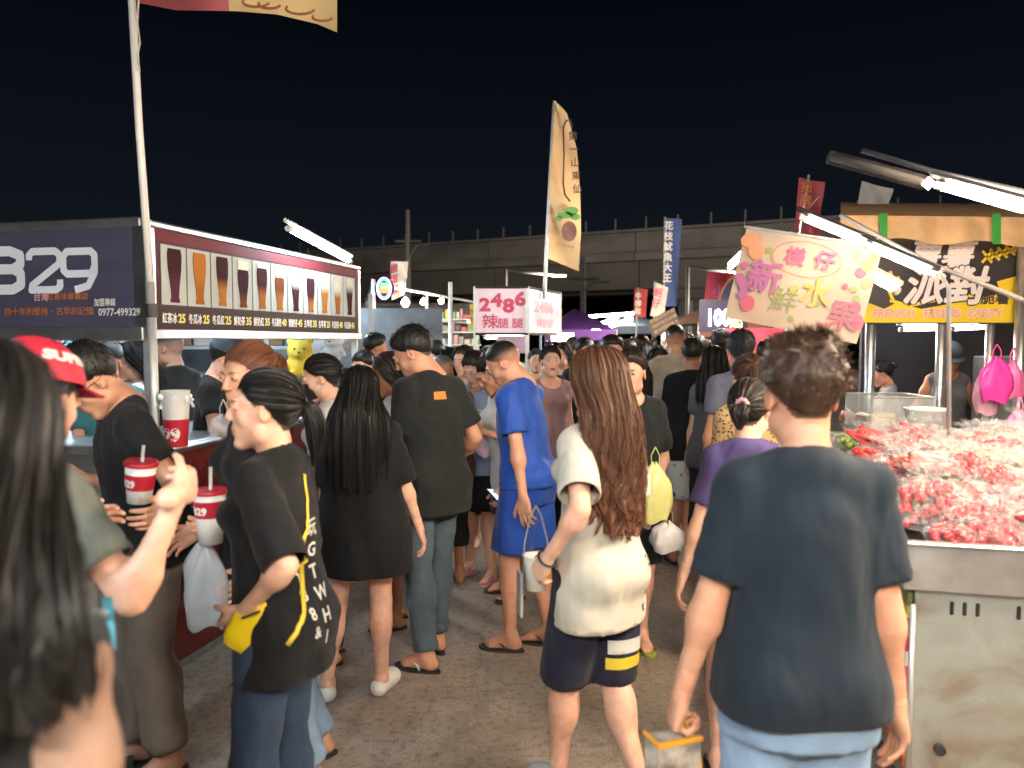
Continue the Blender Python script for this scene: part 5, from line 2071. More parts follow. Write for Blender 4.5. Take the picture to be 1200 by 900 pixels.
for i, pxx in enumerate((1117, 1131, 1145, 1189)):
    xx = (at(pxx, 700, 2.5) - K0).dot(x)
    MB().box((xx - .006, .044, zv - .045), (xx + .006, .052, zv), MC, .003).build("vent_slot", M_BLACK, cart)
MB().tube([MC @ Vector((ox - .006, .046, .15)), MC @ Vector((ox - .006, .046, zf - .06))], .010, 8).build("edge_strip", M_ALU, cart, True)
xx = (at(1102, 880, 2.5) - K0).dot(x); zz = at(1102, 880, 2.5).z
MB().tube([MC @ Vector((xx, .052, zz)), MC @ Vector((xx, .030, zz))], .018, 14).build("drain_hole", M_BLACK, cart)
for a, b in ((.15, .15), (1.3, .15), (.15, 2.1), (1.3, 2.1)):
    MB().tube([MC @ Vector((a - .02, b, .06)), MC @ Vector((a + .02, b, .06))], .06, 14).build("caster", M_BLACK, cart)
# fruit poster down the cart's side
mp_, n, l, b = new_mat("fruit_poster")
t = n.new("ShaderNodeTexCoord"); s_ = n.new("ShaderNodeSeparateXYZ"); c = n.new("ShaderNodeValToRGB")
nz = n.new("ShaderNodeTexNoise"); nz.inputs["Scale"].default_value = 7
ad = n.new("ShaderNodeMath"); ad.operation = "MULTIPLY_ADD"; ad.inputs[1].default_value = .10
l.new(t.outputs["Object"], nz.inputs["Vector"]); l.new(nz.outputs["Fac"], ad.inputs[0]); l.new(t.outputs["Generated"], s_.inputs[0])
l.new(s_.outputs["Z"], ad.inputs[2]); l.new(ad.outputs[0], c.inputs[0])
c.color_ramp.interpolation = "CONSTANT"
stops = [(0, (.45, .10, .03)), (.10, (.62, .22, .04)), (.26, (.20, .05, .02)), (.30, (.68, .66, .60)), (.36, (.62, .08, .15)), (.62, (.70, .66, .62)), (.70, (.50, .02, .06)), (.80, (.06, .05, .03)), (.88, (.42, .38, .05)), (.96, (.10, .12, .03))]
c.color_ramp.elements[0].color = stops[0][1] + (1,); c.color_ramp.elements[1].position = stops[1][0]; c.color_ramp.elements[1].color = stops[1][1] + (1,)
for p_, cc in stops[2:]:
    q = c.color_ramp.elements.new(min(.99, p_)); q.color = cc + (1,)
l.new(c.outputs[0], b.inputs["Base Color"]); b.inputs["Roughness"].default_value = .35
MB().box((ox - .022, .055, .22), (ox - .004, 2.1, zf - .02), MC, .002).build("side_poster", mp_, cart)

# bags of fruit heaped on the tray
film, n, l, b = new_mat("plastic_film")
b.inputs["Base Color"].default_value = (.9, .9, .9, 1); b.inputs["Roughness"].default_value = .09
b.inputs["Alpha"].default_value = .20; b.inputs["Specular IOR Level"].default_value = 1.0
lw = n.new("ShaderNodeLayerWeight"); lw.inputs["Blend"].default_value = .35
mr = n.new("ShaderNodeMapRange"); mr.inputs["To Min"].default_value = .06; mr.inputs["To Max"].default_value = .36
l.new(lw.outputs["Facing"], mr.inputs["Value"]); l.new(mr.outputs[0], b.inputs["Alpha"])
t = n.new("ShaderNodeTexCoord")
vz = n.new("ShaderNodeTexVoronoi"); vz.inputs["Scale"].default_value = 42
nz = n.new("ShaderNodeTexNoise"); nz.inputs["Scale"].default_value = 24; nz.inputs["Detail"].default_value = 4; nz.inputs["Distortion"].default_value = 1.5
l.new(t.outputs["Object"], vz.inputs["Vector"]); l.new(t.outputs["Object"], nz.inputs["Vector"])
ad = n.new("ShaderNodeMath"); ad.operation = "ADD"; l.new(vz.outputs["Distance"], ad.inputs[0]); l.new(nz.outputs["Fac"], ad.inputs[1])
bp = n.new("ShaderNodeBump"); bp.inputs["Strength"].default_value = 1.0; bp.inputs["Distance"].default_value = .035
l.new(ad.outputs[0], bp.inputs["Height"]); l.new(bp.outputs[0], b.inputs["Normal"])

fruit_cols = {"red": (.55, .015, .03), "strip": (.62, .04, .04), "green": (.28, .40, .05), "yellow": (.62, .48, .06), "orange": (.66, .22, .03), "pale": (.58, .42, .22), "pink": (.62, .18, .15), "purple": (.14, .02, .09)}
fm = {k: mat("fruit_" + k, v, .3, var=.25, vscale=30, coat=.3) for k, v in fruit_cols.items()}


def blob(mb, c, r, rnd, el=(1, 1, 1)):
    """12-sided lump of cut fruit"""
    nseg_ = 6
    Mr = Matrix.Translation(c) @ Matrix.Rotation(rnd.uniform(0, 6), 4, Vector((rnd.random(), rnd.random(), rnd.random() + .1)).normalized())
    vs = [Mr @ Vector((0, 0, -r * el[2]))]
    for z, q in ((-.5, .85), (.45, .88)):
        for k in range(nseg_):
            a = k * 2 * pi / nseg_ + (z > 0) * .5
            vs.append(Mr @ Vector((r * q * cos(a) * el[0], r * q * sin(a) * el[1], z * r * el[2])))
    vs.append(Mr @ Vector((0, 0, r * el[2])))
    fs = [(0, 1 + (k + 1) % nseg_, 1 + k) for k in range(nseg_)]
    fs += [(1 + k, 1 + (k + 1) % nseg_, 7 + (k + 1) % nseg_, 7 + k) for k in range(nseg_)]
    fs += [(13, 7 + k, 7 + (k + 1) % nseg_) for k in range(nseg_)]
    mb.add(vs, fs)


def fruit_bag(kind, seed, size=.12):
    rnd = random.Random(seed)
    o = link("fruit_bag", None); o.empty_display_size = .05
    mb = MB()
    long_ = kind in ("strip", "pink", "yellow")
    flat_ = kind in ("pale", "green", "orange")
    for i in range(34 if not long_ else 30):
        a, q = rnd.uniform(0, 6.28), rnd.uniform(0, 1) ** .5
        c = Vector((cos(a) * q * size * .8, sin(a) * q * size * .62, rnd.uniform(.02, .075) * size / .12 * (1.1 - .5 * q)))
        if long_:
            d_ = Vector((rnd.uniform(.6, 1), rnd.uniform(-.25, .25), rnd.uniform(-.1, .35))).normalized() * .05
            mb.tube([c - d_, c + d_], .011, 5)
        else:
            blob(mb, c, rnd.uniform(.019, .030) if flat_ else rnd.uniform(.015, .021), rnd, (1, .7, .28) if flat_ else (1, 1, 1))
    fo = mb.build("fruit_pieces", fm[kind], o, not long_); fo["kind"] = "stuff"
    # crumpled film, gathered into a knot and a frilly neck
    nu, nv = 22, 12
    ns = np.random.RandomState(seed)
    ph = ns.uniform(0, 6.28, 8)

    def fn(u, v):
        th = u * 2 * pi
        prof = np.interp(v, [0, .15, .4, .62, .74, .80, .9, 1], [.02, .85, 1.05, .62, .18, .10, .30, .55])
        z = np.interp(v, [0, .15, .4, .62, .74, .80, .9, 1], [.0, .01, .45, .80, .98, 1.05, 1.22, 1.45]) * size * .75
        k = 1 + .10 * sin(5 * th + ph[0] + v * 6) + .07 * sin(9 * th + ph[1] - v * 9) + .05 * sin(17 * th + ph[2] + v * 20)
        if v > .85: k += .35 * sin(7 * th + ph[3])
        rr = prof * size * k
        return Vector((rr * cos(th) + (v > .7) * .03 * cos(ph[4]), rr * .8 * sin(th) + (v > .7) * .03 * sin(ph[4]), z + .006 * sin(11 * th + ph[5] + v * 14)))
    mb = MB().grid(fn, nu, nv)
    mb.build("bag_film", film, o, False)
    return o


ORD = "first second third fourth fifth sixth seventh eighth ninth tenth eleventh twelfth thirteenth".split()
protos = []
kl = {"red": "red fruit", "strip": "red strips", "green": "green slices", "yellow": "yellow cubes", "orange": "orange pieces", "pale": "pale slices", "pink": "pink pieces", "purple": "dark purple fruit"}
where = {"red": "piled along the front edge of the steel cart", "strip": "piled at the far left of the steel cart", "green": "lying at the edges of the heap on the steel cart", "yellow": "in the middle of the heap on the steel cart",
         "orange": "on the right of the heap on the steel cart", "pale": "spread over the middle of the steel cart", "pink": "among the heap on the steel cart", "purple": "tucked into the heap on the steel cart"}
for i, k in enumerate(fruit_cols):
    for j in range(2):
        protos.append((k, fruit_bag(k, 10 * i + j)))
rnd = random.Random(5)
used = set()


def zone(u, v, rnd):
    """kind of fruit by place on the tray: u right 0..1, v away 0..1"""
    if v < .20 and u < .34: return "red"
    if v > .45 and v < .74 and u < .30: return "strip"
    if v > .74 and u < .22: return "green"
    if v < .16: return rnd.choice(["pale", "red", "pale", "orange"])
    if u > .45 and v < .55: return rnd.choice(["orange", "orange", "pink", "yellow"])
    if v > .5 and u > .3: return rnd.choice(["pale", "pink", "strip", "yellow", "green"])
    return rnd.choice(["pale", "pale", "pink", "red", "purple", "pale", "yellow"])


for layer in range(3):
    nx_, ny_ = 8 - layer, 13 - layer * 2
    for ix in range(nx_):
        for iy in range(ny_):
            u = (ix + .5 + rnd.uniform(-.25, .25)) / nx_; v = (iy + .5 + rnd.uniform(-.25, .25)) / ny_
            X_ = .12 + u * 1.25; Y_ = .13 + v * 2.0
            mound = sin(pi * min(1, max(0, v * .93 + .05))) ** .6 * sin(pi * min(1, max(0, u * .8 + .2))) ** .5
            if layer == 2 and mound < .72: continue
            if layer == 1 and mound < .45: continue
            k = zone(u, v, rnd)
            opts = [p for p in protos if p[0] == k]
            pr_ = rnd.choice(opts)[1]
            if id(pr_) not in used:
                o = pr_; used.add(id(pr_))
            else:
                o = copy_tree(pr_)
            z_ = zf + .06 + mound * .10 + layer * .062 + v * .04
            o.location = K0 + MC.to_3x3() @ Vector((X_, Y_, 0)) + Vector((0, 0, z_))
            o.rotation_euler = (rnd.uniform(-.3, .3), rnd.uniform(-.3, .3), rnd.uniform(0, 6.28))
            s_ = rnd.uniform(.95, 1.3); o.scale = (s_, s_, s_ * rnd.uniform(.85, 1.15))
            tag(o, "clear bag of %s, %s row from front rim, %s from left, %s layer" % (kl[k], ORD[iy], ORD[ix], ("bottom", "middle", "top")[layer]), "bag", "bags of fruit heaped on the steel cart")
for k, p in protos:
    if id(p) not in used:
        for ch in list(p.children): bpy.data.objects.remove(ch)
        bpy.data.objects.remove(p)
gb_ = at(1085, 512, 4.6)
o = empty("plastic_tub", gb_, 0, "white plastic tub inside the clear box behind the fruit heap", "tub")
MB().lathe([(.001, 0), (.10, 0), (.12, .16), (.13, .165), (.13, .175), (.11, .175), (.10, .02)], 24).build("tub_wall", M_WHITE, o, True)

# ================================================================ fries stall
fs_ = empty("fries_stall", at(1105, 398, 5.4) * 1.0, 0, "fries stall with black and yellow sign under an orange awning", "stall")
fs_.location.z = 0
F0 = fs_.location
rel = lambda px, py, Y: at(px, py, Y) - F0
M_SB = mat("sign_black", (.035, .030, .035), .4)
M_SY = mat("sign_yellow", (.72, .50, .03), .4, var=.06)
YS = 5.3
p00 = rel(1008, 379, YS); p10 = rel(1197, 379, YS); p01 = rel(1030, 284, YS); p11 = rel(1197, 284, YS)
MFS = Matrix.Translation(F0 + Vector((0, YS - F0.y, 0)))
loc = lambda px, py: ((at(px, py, YS) - F0).x, at(px, py, YS).z)
MS = Matrix.Translation(Vector((0, YS - F0.y, 0)))
MB().poly([loc(1008, 379), loc(1198, 379), loc(1198, 283), loc(1032, 283)], MS, .03).build("sign_board", M_SB, fs_)
yl = Matrix.Translation((0, -.004, 0))
MB().poly([loc(1009, 378), loc(1197, 378), loc(1197, 322), loc(1168, 330), loc(1172, 344), loc(1135, 352), (loc(1080, 362)), loc(1050, 355), loc(1036, 362), loc(1018, 355)], MS @ yl, .003).build("yellow_field", M_SY, fs_)
M_SW = mat("sign_white", (.66, .60, .60), .4, var=0)
sx0, sz0 = loc(1062, 311); sx1, _ = loc(1146, 311)
lettering(fs_, MS, "薯薯", sx0, sz0, .20, M_SW, w=sx1 - sx0, bold=.035, shear=.25, lift=.006, outline=.075, om=M_SB)
sx0, sz0 = loc(1056, 352); sx1, _ = loc(1160, 352)
lettering(fs_, MS, "派對", sx0, sz0, .27, M_SW, w=sx1 - sx0, bold=.04, shear=.25, lift=.010, outline=.08, om=M_SB)
for wd, a, b in (("FRENCH", 1022, 1071), ("FRIES", 1081, 1126), ("PARTY", 1133, 1176)):
    sx0, sz0 = loc(a, 371.5); sx1, _ = loc(b, 371)
    lettering(fs_, MS, wd, sx0, sz0, .075, mat("sign_pink", (.72, .33, .24), .4, var=0), w=sx1 - sx0, bold=.03, lift=.010, outline=.085, om=M_SW)
sx0, sz0 = loc(1148, 355); lettering(fs_, MS, "脆薯", sx0, sz0, .10, M_SB, bold=.03, lift=.008)
# waffle fries and fries drawn on the sign
mb = MB()
for i in range(5):
    x0, z0 = loc(1150 + i * 9, 308 - i * 3); x1, z1 = loc(1162 + i * 9, 294 - i * 2)
    for (a, b, c_, d__) in ((x0, z0, x1, z1), (x0, z1, x1, z0)):
        v = Vector((c_ - a, 0, d__ - b)); n_ = Vector((-v.z, 0, v.x)).normalized() * .009
        A_, B_ = Vector((a, -.008, b)), Vector((c_, -.008, d__))
        mb.add([MS @ q for q in (A_ - n_, B_ - n_, B_ + n_, A_ + n_)], [(0, 1, 2, 3)])
for a, b, c_, d__ in ((1042, 318, 1052, 340), (1052, 324, 1048, 346), (1042, 352, 1062, 358), (1066, 358, 1104, 350), (1108, 352, 1140, 346), (1036, 330, 1046, 352)):
    x0, z0 = loc(a, b); x1, z1 = loc(c_, d__)
    v = Vector((x1 - x0, 0, z1 - z0)); n_ = Vector((-v.z, 0, v.x)).normalized() * .011
    A_, B_ = Vector((x0, -.009, z0)), Vector((x1, -.009, z1))
    mb.add([MS @ q for q in (A_ - n_, B_ - n_, B_ + n_, A_ + n_)], [(0, 1, 2, 3)])
mb.build("fries_picture", M_SY, fs_)["kind"] = "stuff"
# awning
M_OA = mat("orange_awning", (.70, .43, .22), .7, var=.15, vscale=5)
M_GA = mat("green_strap", (.05, .32, .06), .6)


def awn(a, b):
    px = 985 + a * 330
    top = 252 + 4 * a; bot = 280 + 10 * a + 3 * sin(a * 22)
    return rel(px, top + (bot - top) * b, 5.15 + .03 * sin(a * 40) - .12 * b)


cloth_sheet("awning_valance", awn, 60, 4, M_OA, fs_)
cloth_sheet("awning_top", lambda a, b: rel(985 + a * 330, 252 + 4 * a - 3 * sin(b * 3.1), 5.15 + b * 2.2) + Vector((0, 0, .12 * b)), 30, 6, M_OA, fs_)
for pxx in (1035, 1168):
    cloth_sheet("green_strap", lambda a, b: rel(pxx - 5 + a * 10, 250 + b * 36, 5.12 - .13 * b), 2, 5, M_GA, fs_)
for pxx, w_ in ((1020, .034), (1103, .034), (1160, .03), (1196, .04)):
    b = rel(pxx, 398, 5.36 if pxx != 1196 else 5.2)
    MB().tube([(b.x, b.y, 0), (b.x, b.y, at(pxx, 283, 5.36).z)], w_, 12).build("post", M_STEEL, fs_, True)
    if pxx == 1020:
        MB().tube([(b.x, b.y + 1.6, 0), (b.x, b.y + 1.6, 2.4)], w_, 10).build("post", M_STEEL, fs_, True)
M_CTR = mat("counter_front", (.30, .27, .25), .5)
a_, b_ = rel(1020, 398, 5.4), rel(1330, 398, 5.4)
MB().box((a_.x, a_.y, 0), (b_.x, a_.y + .7, .95), None, .01).build("counter", M_STEEL, fs_)
bk = rel(1010, 398, 7.6); bk2 = rel(1400, 398, 7.6)
MB().box((bk.x, bk.y, 0), (bk2.x, bk.y + .05, 2.5)).build("back_tarp", mat("dark_tarp", (.030, .028, .035), .7), fs_)
for i in range(3):
    MB().box((rel(1168 + i * 22, 398, 5.9).x, 5.9 - F0.y, .95 + (i % 2) * .02), (rel(1188 + i * 22, 398, 5.9).x, 6.2 - F0.y, 1.55), None, .01).build("grey_crate", mat("grey_crate", (.22, .21, .21), .6), fs_)
for i, (a, b, y_, Yq) in enumerate(((1058, 1120, 384, 6.2), (1118, 1158, 383, 6.0), (1080, 1130, 379, 7.0))):
    tube_lamp(at(a, y_ + 2, Yq), at(b, y_, Yq), COOL, 3, ["cool tube lamp inside the fries stall over the left window", "cool tube lamp inside the fries stall over the right post", "rear tube lamp hanging deep inside the fries stall"][i], r=.018)
# clear display box
gbx = empty("display_box", at(1058, 505, 4.9), 0, "clear acrylic box on the counter between the fries stall posts", "box")
G0 = gbx.location
w0 = (at(1095, 500, 4.9) - G0).x; w1 = (at(1022, 500, 4.9) - G0).x
acr = mat("acrylic", (.8, .85, .85), .08, alpha=.16, var=0)
h_ = at(1058, 466, 4.9).z - G0.z
for lo_, hi_ in (((w1, 0, 0), (w0, .006, h_)), ((w1, .4, 0), (w0, .406, h_)), ((w1, .007, 0), (w1 + .006, .399, h_)), ((w0 - .006, .007, 0), (w0, .399, h_)), ((w1, 0, h_ + .001), (w0, .406, h_ + .008))):
    MB().box(lo_, hi_).build("acrylic_panel", acr, gbx)
for p, q in (((w1, 0, h_), (w0, 0, h_)), ((w0, 0, 0), (w0, 0, h_)), ((w1, .4, h_), (w0, .4, h_)), ((w0, 0, h_), (w0, .4, h_))):
    MB().tube([p, q], .006, 6).build("edge_bar", M_ALU, gbx)
MB().box((w1 + .02, .1, 0), (w0 - .18, .3, .10), None, .02).build("tray", mat("cream_tub", (.6, .5, .35), .5), gbx)

# pink bags on a hook, pink pouch
M_PK = mat("pink_bag", (.75, .05, .36), .45, alpha=.9, var=.15)
M_PK2 = mat("pale_pink_bag", (.80, .42, .52), .45, alpha=.85)


def hang_bag(px, py, Y, w, h, m, label, name="plastic_bag", seed=1, group=None, cat="bag"):
    o = link(name, None); o.location = at(px, py, Y)
    ns = np.random.RandomState(seed); ph = ns.uniform(0, 6.28, 6)

    def fn(u, v):
        th = u * 2 * pi
        k = np.interp(v, [0, .12, .3, .7, 1], [.12, .45, .85, 1, .75])
        kk = 1 + .12 * sin(4 * th + ph[0] + 3 * v) + .08 * sin(9 * th + ph[1] - 5 * v)
        return Vector((w / 2 * k * kk * cos(th), w * .28 * k * kk * sin(th), -h * v + .012 * sin(3 * th + ph[2])))
    MB().grid(fn, 26, 12).build("bag_body", m, o, True)
    for s_ in (-1, 1):
        MB().tube([(s_ * w * .10, 0, -.03), (s_ * w * .13, 0, .04), (0, 0, .085)], .007, 5, flat=.4).build("bag_handle", m, o, True)
    return tag(o, label, cat, group)


hang_bag(1158, 428, 4.7, .16, .30, M_PK2, "pale pink plastic bag behind the magenta bags right of the posts", seed=2)
hang_bag(1168, 420, 4.6, .20, .26, M_PK, "bright magenta plastic bag hanging from the bracket right of the fries stall posts", seed=3)
hang_bag(1187, 424, 4.6, .14, .22, mat("pink_mid", (.78, .14, .38), .45, alpha=.9), "smaller rose pink bag hanging at the right of the magenta bag", seed=4)
hang_bag(1195, 482, 4.5, .14, .11, mat("rose_pouch", (.80, .30, .50), .5), "small pink pouch hanging at the right photo edge above the fruit", name="pouch", seed=5)

# ================================================================ mango fruit banner
fbn = empty("fruit_banner", at(935, 330, 4.0), 0, "tilted cream fruit banner with coloured characters hanging over the crowd", "banner")
B0 = fbn.location
q00, q10, q01 = at(849, 372, 4.05) - B0, at(1004, 403, 3.75) - B0, at(875, 268, 4.03) - B0
q11 = q10 + q01 - q00
cloth_sheet("banner_sheet", lambda a, b: (q00 * (1 - a) + q10 * a) * (1 - b) + (q01 * (1 - a) + q11 * a) * b + Vector((0, .006 * sin(a * 9 + b * 3), 0)), 24, 12,
            mat("banner_cream", (.40, .285, .205), .7, var=.14, vscale=5, bump=.1, bscale=12), fbn)
MB().tube([q01 - (q11 - q01) * .02 + Vector((0, 0, .008)), q11 + (q11 - q01) * .03 + Vector((0, 0, .008))], .008, 8).build("hanging_rod", M_ALU, fbn)
MB().tube([q01, q01 + Vector((-.01, 0, .05)), q01 + Vector((0, 0, .0))], .004, 5).tube([q11, at(1030, 262, 3.7) - B0], .003, 5).tube([q01 * .7 + q11 * .3, at(960, 230, 3.8) - B0], .002, 5).build("cord", M_BLACK, fbn)
MX = (q10 - q00); ML_ = MX.length; MXn = MX.normalized(); MZn = (q01 - q00).normalized(); MYn = MZn.cross(MXn).normalized() * 1
MBN = Matrix((MXn, MYn, MZn)).transposed().to_4x4(); MBN.translation = q00
H_ = (q01 - q00).length
if (MBN.to_3x3() @ Vector((0, -1, 0))).y > 0: MBN = MBN @ Matrix.Diagonal((1, -1, 1, 1))
LF_ = .012
cpr = mat("print_purple", (.34, .09, .21), .6, var=.1); crd = mat("print_red", (.46, .08, .12), .6, var=.1); cgr = mat("print_green", (.20, .23, .07), .6); cyl = mat("print_yellow", (.50, .29, .07), .6)
cmg = mat("print_pink", (.48, .09, .16), .6); cor = mat("print_orange", (.52, .21, .10), .6, var=.2); cbr = mat("print_brownline", (.35, .16, .09), .6)
u_ = lambda a: a * ML_
v_ = lambda a: a * H_
hh = .10
lettering(fbn, MBN, "檨", u_(.34), v_(.70), hh, cmg, lift=LF_, bold=.03)
lettering(fbn, MBN, "仔", u_(.56), v_(.71), hh, cmg, lift=LF_, bold=.03)
lettering(fbn, MBN, "新", u_(.10), v_(.37), hh * 1.75, cpr, lift=LF_, bold=.03)
lettering(fbn, MBN, "鮮", u_(.31), v_(.20), hh * 1.4, cgr, lift=LF_, bold=.0)
lettering(fbn, MBN, "水", u_(.52), v_(.32), hh * 1.5, cyl, lift=LF_, bold=.03)
lettering(fbn, MBN, "果", u_(.74), v_(.13), hh * 1.6, crd, lift=LF_, bold=.01)


def disc(mb, cx, cz, rx, rz, rot=0, n=16, lift=.009):
    cr_, sr_ = cos(rot), sin(rot)
    mb.add([MBN @ Vector((cx + rx * cos(t_) * cr_ - rz * sin(t_) * sr_, -lift, cz + rx * cos(t_) * sr_ + rz * sin(t_) * cr_)) for t_ in np.linspace(0, 2 * pi, n, endpoint=False)], [tuple(range(n))])


def ring(mb, cx, cz, rx, rz, w, n=28, lift=.0115):
    vs = []
    for t_ in np.linspace(0, 2 * pi, n, endpoint=False):
        for k in (1, 1 - w): vs.append(MBN @ Vector((cx + rx * k * cos(t_), -lift, cz + rz * k * sin(t_))))
    mb.add(vs, [(2 * i, (2 * i + 2) % (2 * n), (2 * i + 3) % (2 * n), 2 * i + 1) for i in range(n)])


mb = MB(); ring(mb, u_(.50), v_(.77), u_(.26), v_(.19), .035); mb.build("print_oval", cbr, fbn)
for nm, m_, lst in (("print_fruit", cor, ((.05, .88, .09, .10), (.12, .78, .08, .13), (.96, .62, .05, .07), (.93, .80, .05, .08))), ("print_fruit", cpr, ((.05, .45, .045, .08), (.09, .38, .05, .08), (.06, .60, .035, .06), (.13, .52, .035, .05), (.10, .28, .05, .07))),
                    ("print_fruit", crd, ((.15, .20, .07, .11), (.90, .72, .05, .07), (.97, .22, .05, .1), (.82, .56, .025, .035), (.93, .36, .045, .08), (.72, .12, .025, .035))),
                    ("print_fruit", cgr, ((.21, .80, .035, .05), (.88, .54, .03, .04), (.66, .34, .025, .05), (.50, .12, .03, .045), (.92, .45, .03, .05), (.84, .88, .02, .03))),
                    ("print_fruit", cyl, ((.60, .07, .035, .03), (.47, .44, .04, .06), (.33, .33, .03, .05), (.96, .9, .03, .05)))):
    for a, b, c_, d__ in lst:
        mb = MB(); disc(mb, u_(a), v_(b), u_(c_) * .8, v_(d__) * .8, .3, lift=.008 + .0006 * (lst.index((a, b, c_, d__)))); mb.build(nm, m_, fbn)

# ================================================================ flags and signs further off
M_POLE = mat("grey_pole", (.42, .42, .42), .5)


def flag(px_pole, y0, y1, Y, quad, m, label, letters=None, name="flag", cat="flag", pole=True, waveA=.02, group=None, pw=.012, ybase=398):
    """quad: four photograph corners (tl, tr, br, bl)"""
    o = empty(name, at(px_pole, y1, Y), 0, label, cat, group); L0 = o.location
    if pole:
        MB().tube([at(px_pole, y1, Y) - L0, at(px_pole if isinstance(pole, bool) else pole, y0, Y) - L0], pw, 8).build("pole", M_POLE, o, True)
    tl, tr, br, bl = [at(p[0], p[1], Y + (p[2] if len(p) > 2 else 0)) - L0 for p in quad]
    cloth_sheet("cloth", lambda a, b: (bl * (1 - a) + br * a) * (1 - b) + (tl * (1 - a) + tr * a) * b + Vector((0, waveA * sin(a * 6 + b * 5) * a, 0)), 10, 16, m, o)
    for (txt, fx, fz, h, mm, vert) in letters or ():
        X_ = (br - bl).normalized(); Zz = (tl - bl).normalized(); Yn = Zz.cross(X_).normalized()
        Mq = Matrix((X_, Yn, Zz)).transposed().to_4x4(); Mq.translation = bl
        if Yn.y < 0: Mq = Mq @ Matrix.Diagonal((1, -1, 1, 1))
        W_, HH = (br - bl).length, (tl - bl).length
        lettering(o, Mq, txt, fx * W_, fz * HH, h * HH, mm, lift=waveA + .01, vertical=vert, bold=.03)
    return o


M_OF = mat("orange_flag", (.62, .38, .18), .75, var=.12, vscale=3)
of = empty("feather_flag", at(640, 345, 8.4), 0, "tall orange feather flag with leaves and a round fruit picture", "flag")
L0 = of.location
MB().tube([at(638, 350, 8.4) - L0, at(640, 300, 8.4) - L0, at(649, 118, 8.4) - L0], [.022, .020, .014], 8).build("pole", mat("flag_pole_white", (.6, .58, .56), .5), of, True)


def fof(a, b):   # b 0 bottom .. 1 top
    y = 302 - b * 184
    xl = np.interp(y, [118, 300], [649, 640])
    xr = np.interp(y, [118, 130, 170, 220, 260, 318], [651, 664, 676, 680, 681, 677])
    yy = y + a * np.interp(b, [0, 1], [16, 0])
    return at(xl + (xr - xl) * a, yy, 8.4 + .05 * sin(a * 3 + b * 9)) - L0


cloth_sheet("cloth", fof, 10, 40, M_OF, of)
mb = MB()
for k in range(30):
    t_ = k / 29
pts = [(663, 142), (660, 150), (661, 180), (660, 215), (662, 228), (668, 236)]
mb.tube([at(a, b, 8.30) - L0 for a, b in pts], .009, 4)
mb.tube([at(a, b, 8.30) - L0 for a, b in ((663, 142), (668, 140), (671, 150))], .009, 4)
mb.build("print_line", mat("print_dark", (.07, .025, .02), .7), of)
ls = lettering(of, Matrix.Identity(4), "蘭人手工仙草", 0, 0, .001, MATS["print_dark"]) if False else None
for i, ch in enumerate("第一山東仙"):
    p = at(666 + i * 1.2, 158 + i * 15.5, 8.28) - L0
    lettering(of, Matrix.Translation(p), ch, 0, -.05, .10, MATS["print_dark"], bold=.02)
for c_, (cx, cy), (rx, ry), m_ in (("leaf_print", (662, 252), (9, 4), mat("leaf_green", (.10, .26, .05), .7)), ("leaf_print", (670, 247), (8, 5), MATS["leaf_green"]), ("leaf_print", (674, 254), (6, 4), MATS["leaf_green"]),
                                   ("leaf_print", (655, 256), (4, 3), MATS["leaf_green"]), ("fruit_print", (667, 271), (9, 12), mat("cocoa", (.15, .065, .05), .6, var=.5, vscale=8))):
    mb = MB(); mb.add([at(cx + rx * cos(t_), cy + ry * sin(t_) + (t_ > 3) * 0, 8.29 if m_.name != "cocoa" else 8.275) - L0 for t_ in np.linspace(0, 2 * pi, 16, endpoint=False)][::-1], [tuple(range(16))]); mb.build(c_, m_, of)
for i in range(5):
    p = at(652 + i * 4.3, 287 + i * 1.0, 8.29) - L0
    lettering(of, Matrix.Translation(p), "手工現煮茶"[i], 0, 0, .028, MATS["print_dark"])

# sign box 2486
M_PW = mat("lit_sign_pink", (.50, .37, .40), .4, var=.06, emit=(.85, .60, .66), estr=.22)
M_BW = mat("lit_sign_blue", (.17, .21, .27), .35, var=.3, vscale=6, emit=(.42, .52, .66), estr=.13)
M_RL = mat("red_letter", (.55, .02, .08), .4, var=0)
sb = empty("number_stall", at(588, 398, 8), 0, "small stall with lit box sign of red numerals under the orange feather flag", "stall")
sb.location.z = 0
L0 = sb.location
a0, a1 = at(557, 338, 8.0), at(618, 338, 8.0)
zb_, zt_ = at(588, 390, 8.0).z, at(588, 338, 8.0).z
bR = at(656, 343, 9.0)
fr_ = [Vector((a0.x, 8.0, 0)) - L0, Vector((a1.x, 8.0, 0)) - L0, Vector((bR.x, 9.0, 0)) - L0]
_, MQ = plank("sign_face", fr_[0], fr_[1], zb_, zt_, M_PW, .03, sb, 0, (0, -1, 0))
sdv = (fr_[2] - fr_[1]).normalized(); sn = Vector((sdv.y, -sdv.x, 0))
_, MR = plank("sign_face", fr_[1], fr_[2], zb_, zt_, M_BW, .03, sb, 0, sn)
_, _m = plank("sign_face", fr_[1] + (fr_[2] - fr_[1]) * 0 + Vector((-(a1.x - a0.x), 1.0, 0)) * 0 + (fr_[2] - fr_[1]), fr_[0] + (fr_[2] - fr_[1]), zb_, zt_, M_PW, .03, sb, 0, (0, 1, 0))
for p in (fr_[0], fr_[1], fr_[2], fr_[0] + (fr_[2] - fr_[1])):
    MB().box((p.x - .02, p.y - .02, 0), (p.x + .02, p.y + .02, zt_ + .02)).build("post", M_ALU, sb)
for z_ in (zt_ + .012, zb_ - .012):
    MB().tube([fr_[0] + Z * z_ + Vector((0, -.015, 0)), fr_[1] + Z * z_ + Vector((0, -.015, 0)), fr_[2] + Z * z_ + Vector((0, -.015, 0))], .014, 6).build("frame_bar", M_DARK, sb)
wq = (fr_[1] - fr_[0]).length; hq = zt_ - zb_
